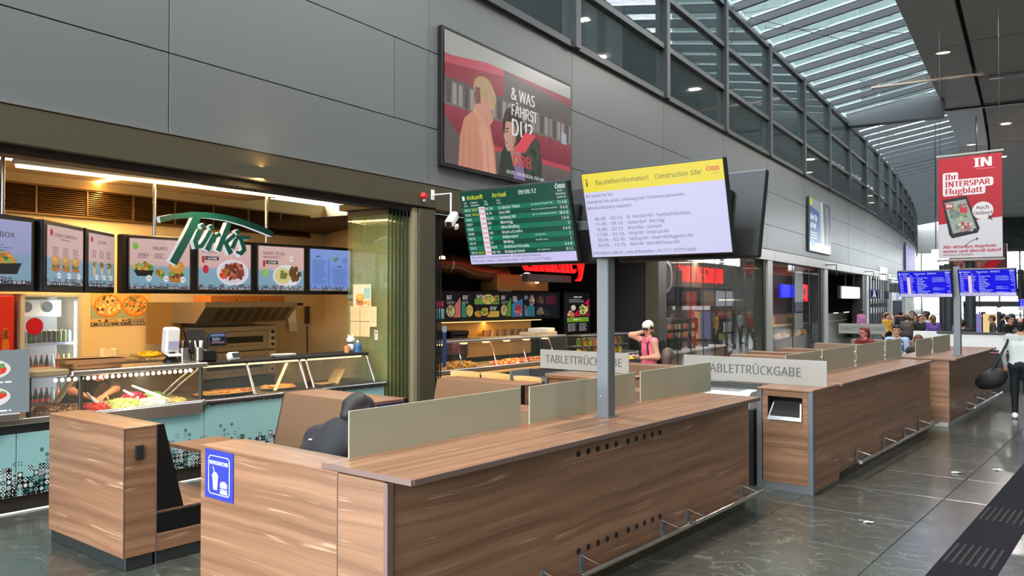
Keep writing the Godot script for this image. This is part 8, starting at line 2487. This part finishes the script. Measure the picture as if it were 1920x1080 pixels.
	person("seated person with brown hair seen from behind, before the man in light blue", Vector3(-4.62, 0, -18.55), 0.0, j, palette(skin, Color(0.42, 0.40, 0.38), skin, Color(0.1, 0.1, 0.1), Color(0.1, 0.1, 0.1), Color(0.28, 0.17, 0.12)), "long", 0.022, Basis.IDENTITY, [], 0.93)
	person("seated person with reddish brown hair right of the man in light blue", Vector3(-4.35, 0, -19.9), 0.4, j, palette(skin, Color(0.2, 0.18, 0.18), skin, Color(0.1, 0.1, 0.1), Color(0.1, 0.1, 0.1), Color(0.36, 0.20, 0.14)), "long", 0.022, Basis.IDENTITY, [], 0.97)
	person("seated person with grey brown hair behind the bench by the grey tray panel", Vector3(-6.22, 0, -11.68), 0.3, j, palette(skin, Color(0.35, 0.33, 0.30), skin, Color(0.1, 0.1, 0.1), Color(0.1, 0.1, 0.1), Color(0.34, 0.28, 0.24)), "long", 0.018, Basis.IDENTITY, [], 0.98)
	person("person with dark hair in a lilac top at the far dark shop front", F(31.5, 1.1, 0), 1.0, joints("stand"), palette(skin, Color(0.74, 0.45, 0.66), skin, Color(0.2, 0.2, 0.25), Color(0.1, 0.1, 0.1), Color(0.12, 0.08, 0.07)), "short", 0.026, Basis.IDENTITY, [], 0.94)
	# the crowd at the far end: a few built once, then copied
	var tops := [Color(0.10, 0.10, 0.11), Color(0.36, 0.26, 0.55), Color(0.80, 0.80, 0.82), Color(0.55, 0.14, 0.18), Color(0.86, 0.52, 0.62), Color(0.30, 0.27, 0.24), Color(0.82, 0.62, 0.20), Color(0.36, 0.42, 0.50)]
	var names := ["black", "purple", "white", "dark red", "pink", "grey brown", "yellow", "slate blue"]
	var hairs := [Color(0.06, 0.05, 0.05), Color(0.35, 0.22, 0.14), Color(0.12, 0.09, 0.08), Color(0.62, 0.48, 0.32)]
	var spots := [
		[[-6.6, -30.5], [-8.1, -36.0], [-3.6, -27.5], [-5.0, -36.5], [-9.6, -40.5], [-6.9, -44.5], [-4.35, -24.9], [-7.35, -33.2]],
		[[-6.15, -30.2]], [[-6.75, -32.0], [-5.35, -30.0], [-8.5, -38.0]], [[-6.55, -36.5], [-9.2, -36.5]],
		[[-3.9, -30.5], [-3.55, -29.0], [-4.55, -35.5]], [[-7.2, -31.2], [-3.05, -25.2], [-4.6, -31.5], [-9.0, -42.5]],
		[[-8.35, -33.2], [-7.7, -36.8]], [[-5.0, -28.0], [-8.7, -34.4], [-3.45, -32.0]]]
	for k in 8:
		var first: Node3D = null
		spots[k].sort_custom(func(a, b): return a[0] / -a[1] < b[0] / -b[1])
		for q in spots[k].size():
			var s: Array = spots[k][q]
			var at := Vector3(s[0], 0, s[1])
			var t := rng.randf() * TAU
			var label := "distant person in a %s top in the crowd beyond the counters" % names[k]
			if spots[k].size() > 1:
				label = "distant person in a %s top, %s in %s counted from the left" % [names[k], ["first", "second", "third", "fourth", "fifth", "sixth", "seventh", "eighth"][q], names[k]]
			if first == null:
				first = person(label, at, t, joints("walk" if k % 2 else "stand"), palette(skin, tops[k], tops[k], [Color(0.08, 0.09, 0.13), Color(0.2, 0.2, 0.22)][k % 2], Color(0.1, 0.1, 0.1), hairs[k % 4]), "long" if k % 3 == 1 else "short", 0.034, Basis.IDENTITY, [], 0.9, "people in %s in the far crowd" % names[k])
			else:
				var c: Node3D = first.duplicate()
				c.name = numbered("person")
				add_child(c)
				c.set_meta("label", label)
				c.position = at
				c.rotation.y = t
				c.scale = Vector3.ONE * rng.randf_range(0.86, 0.94)
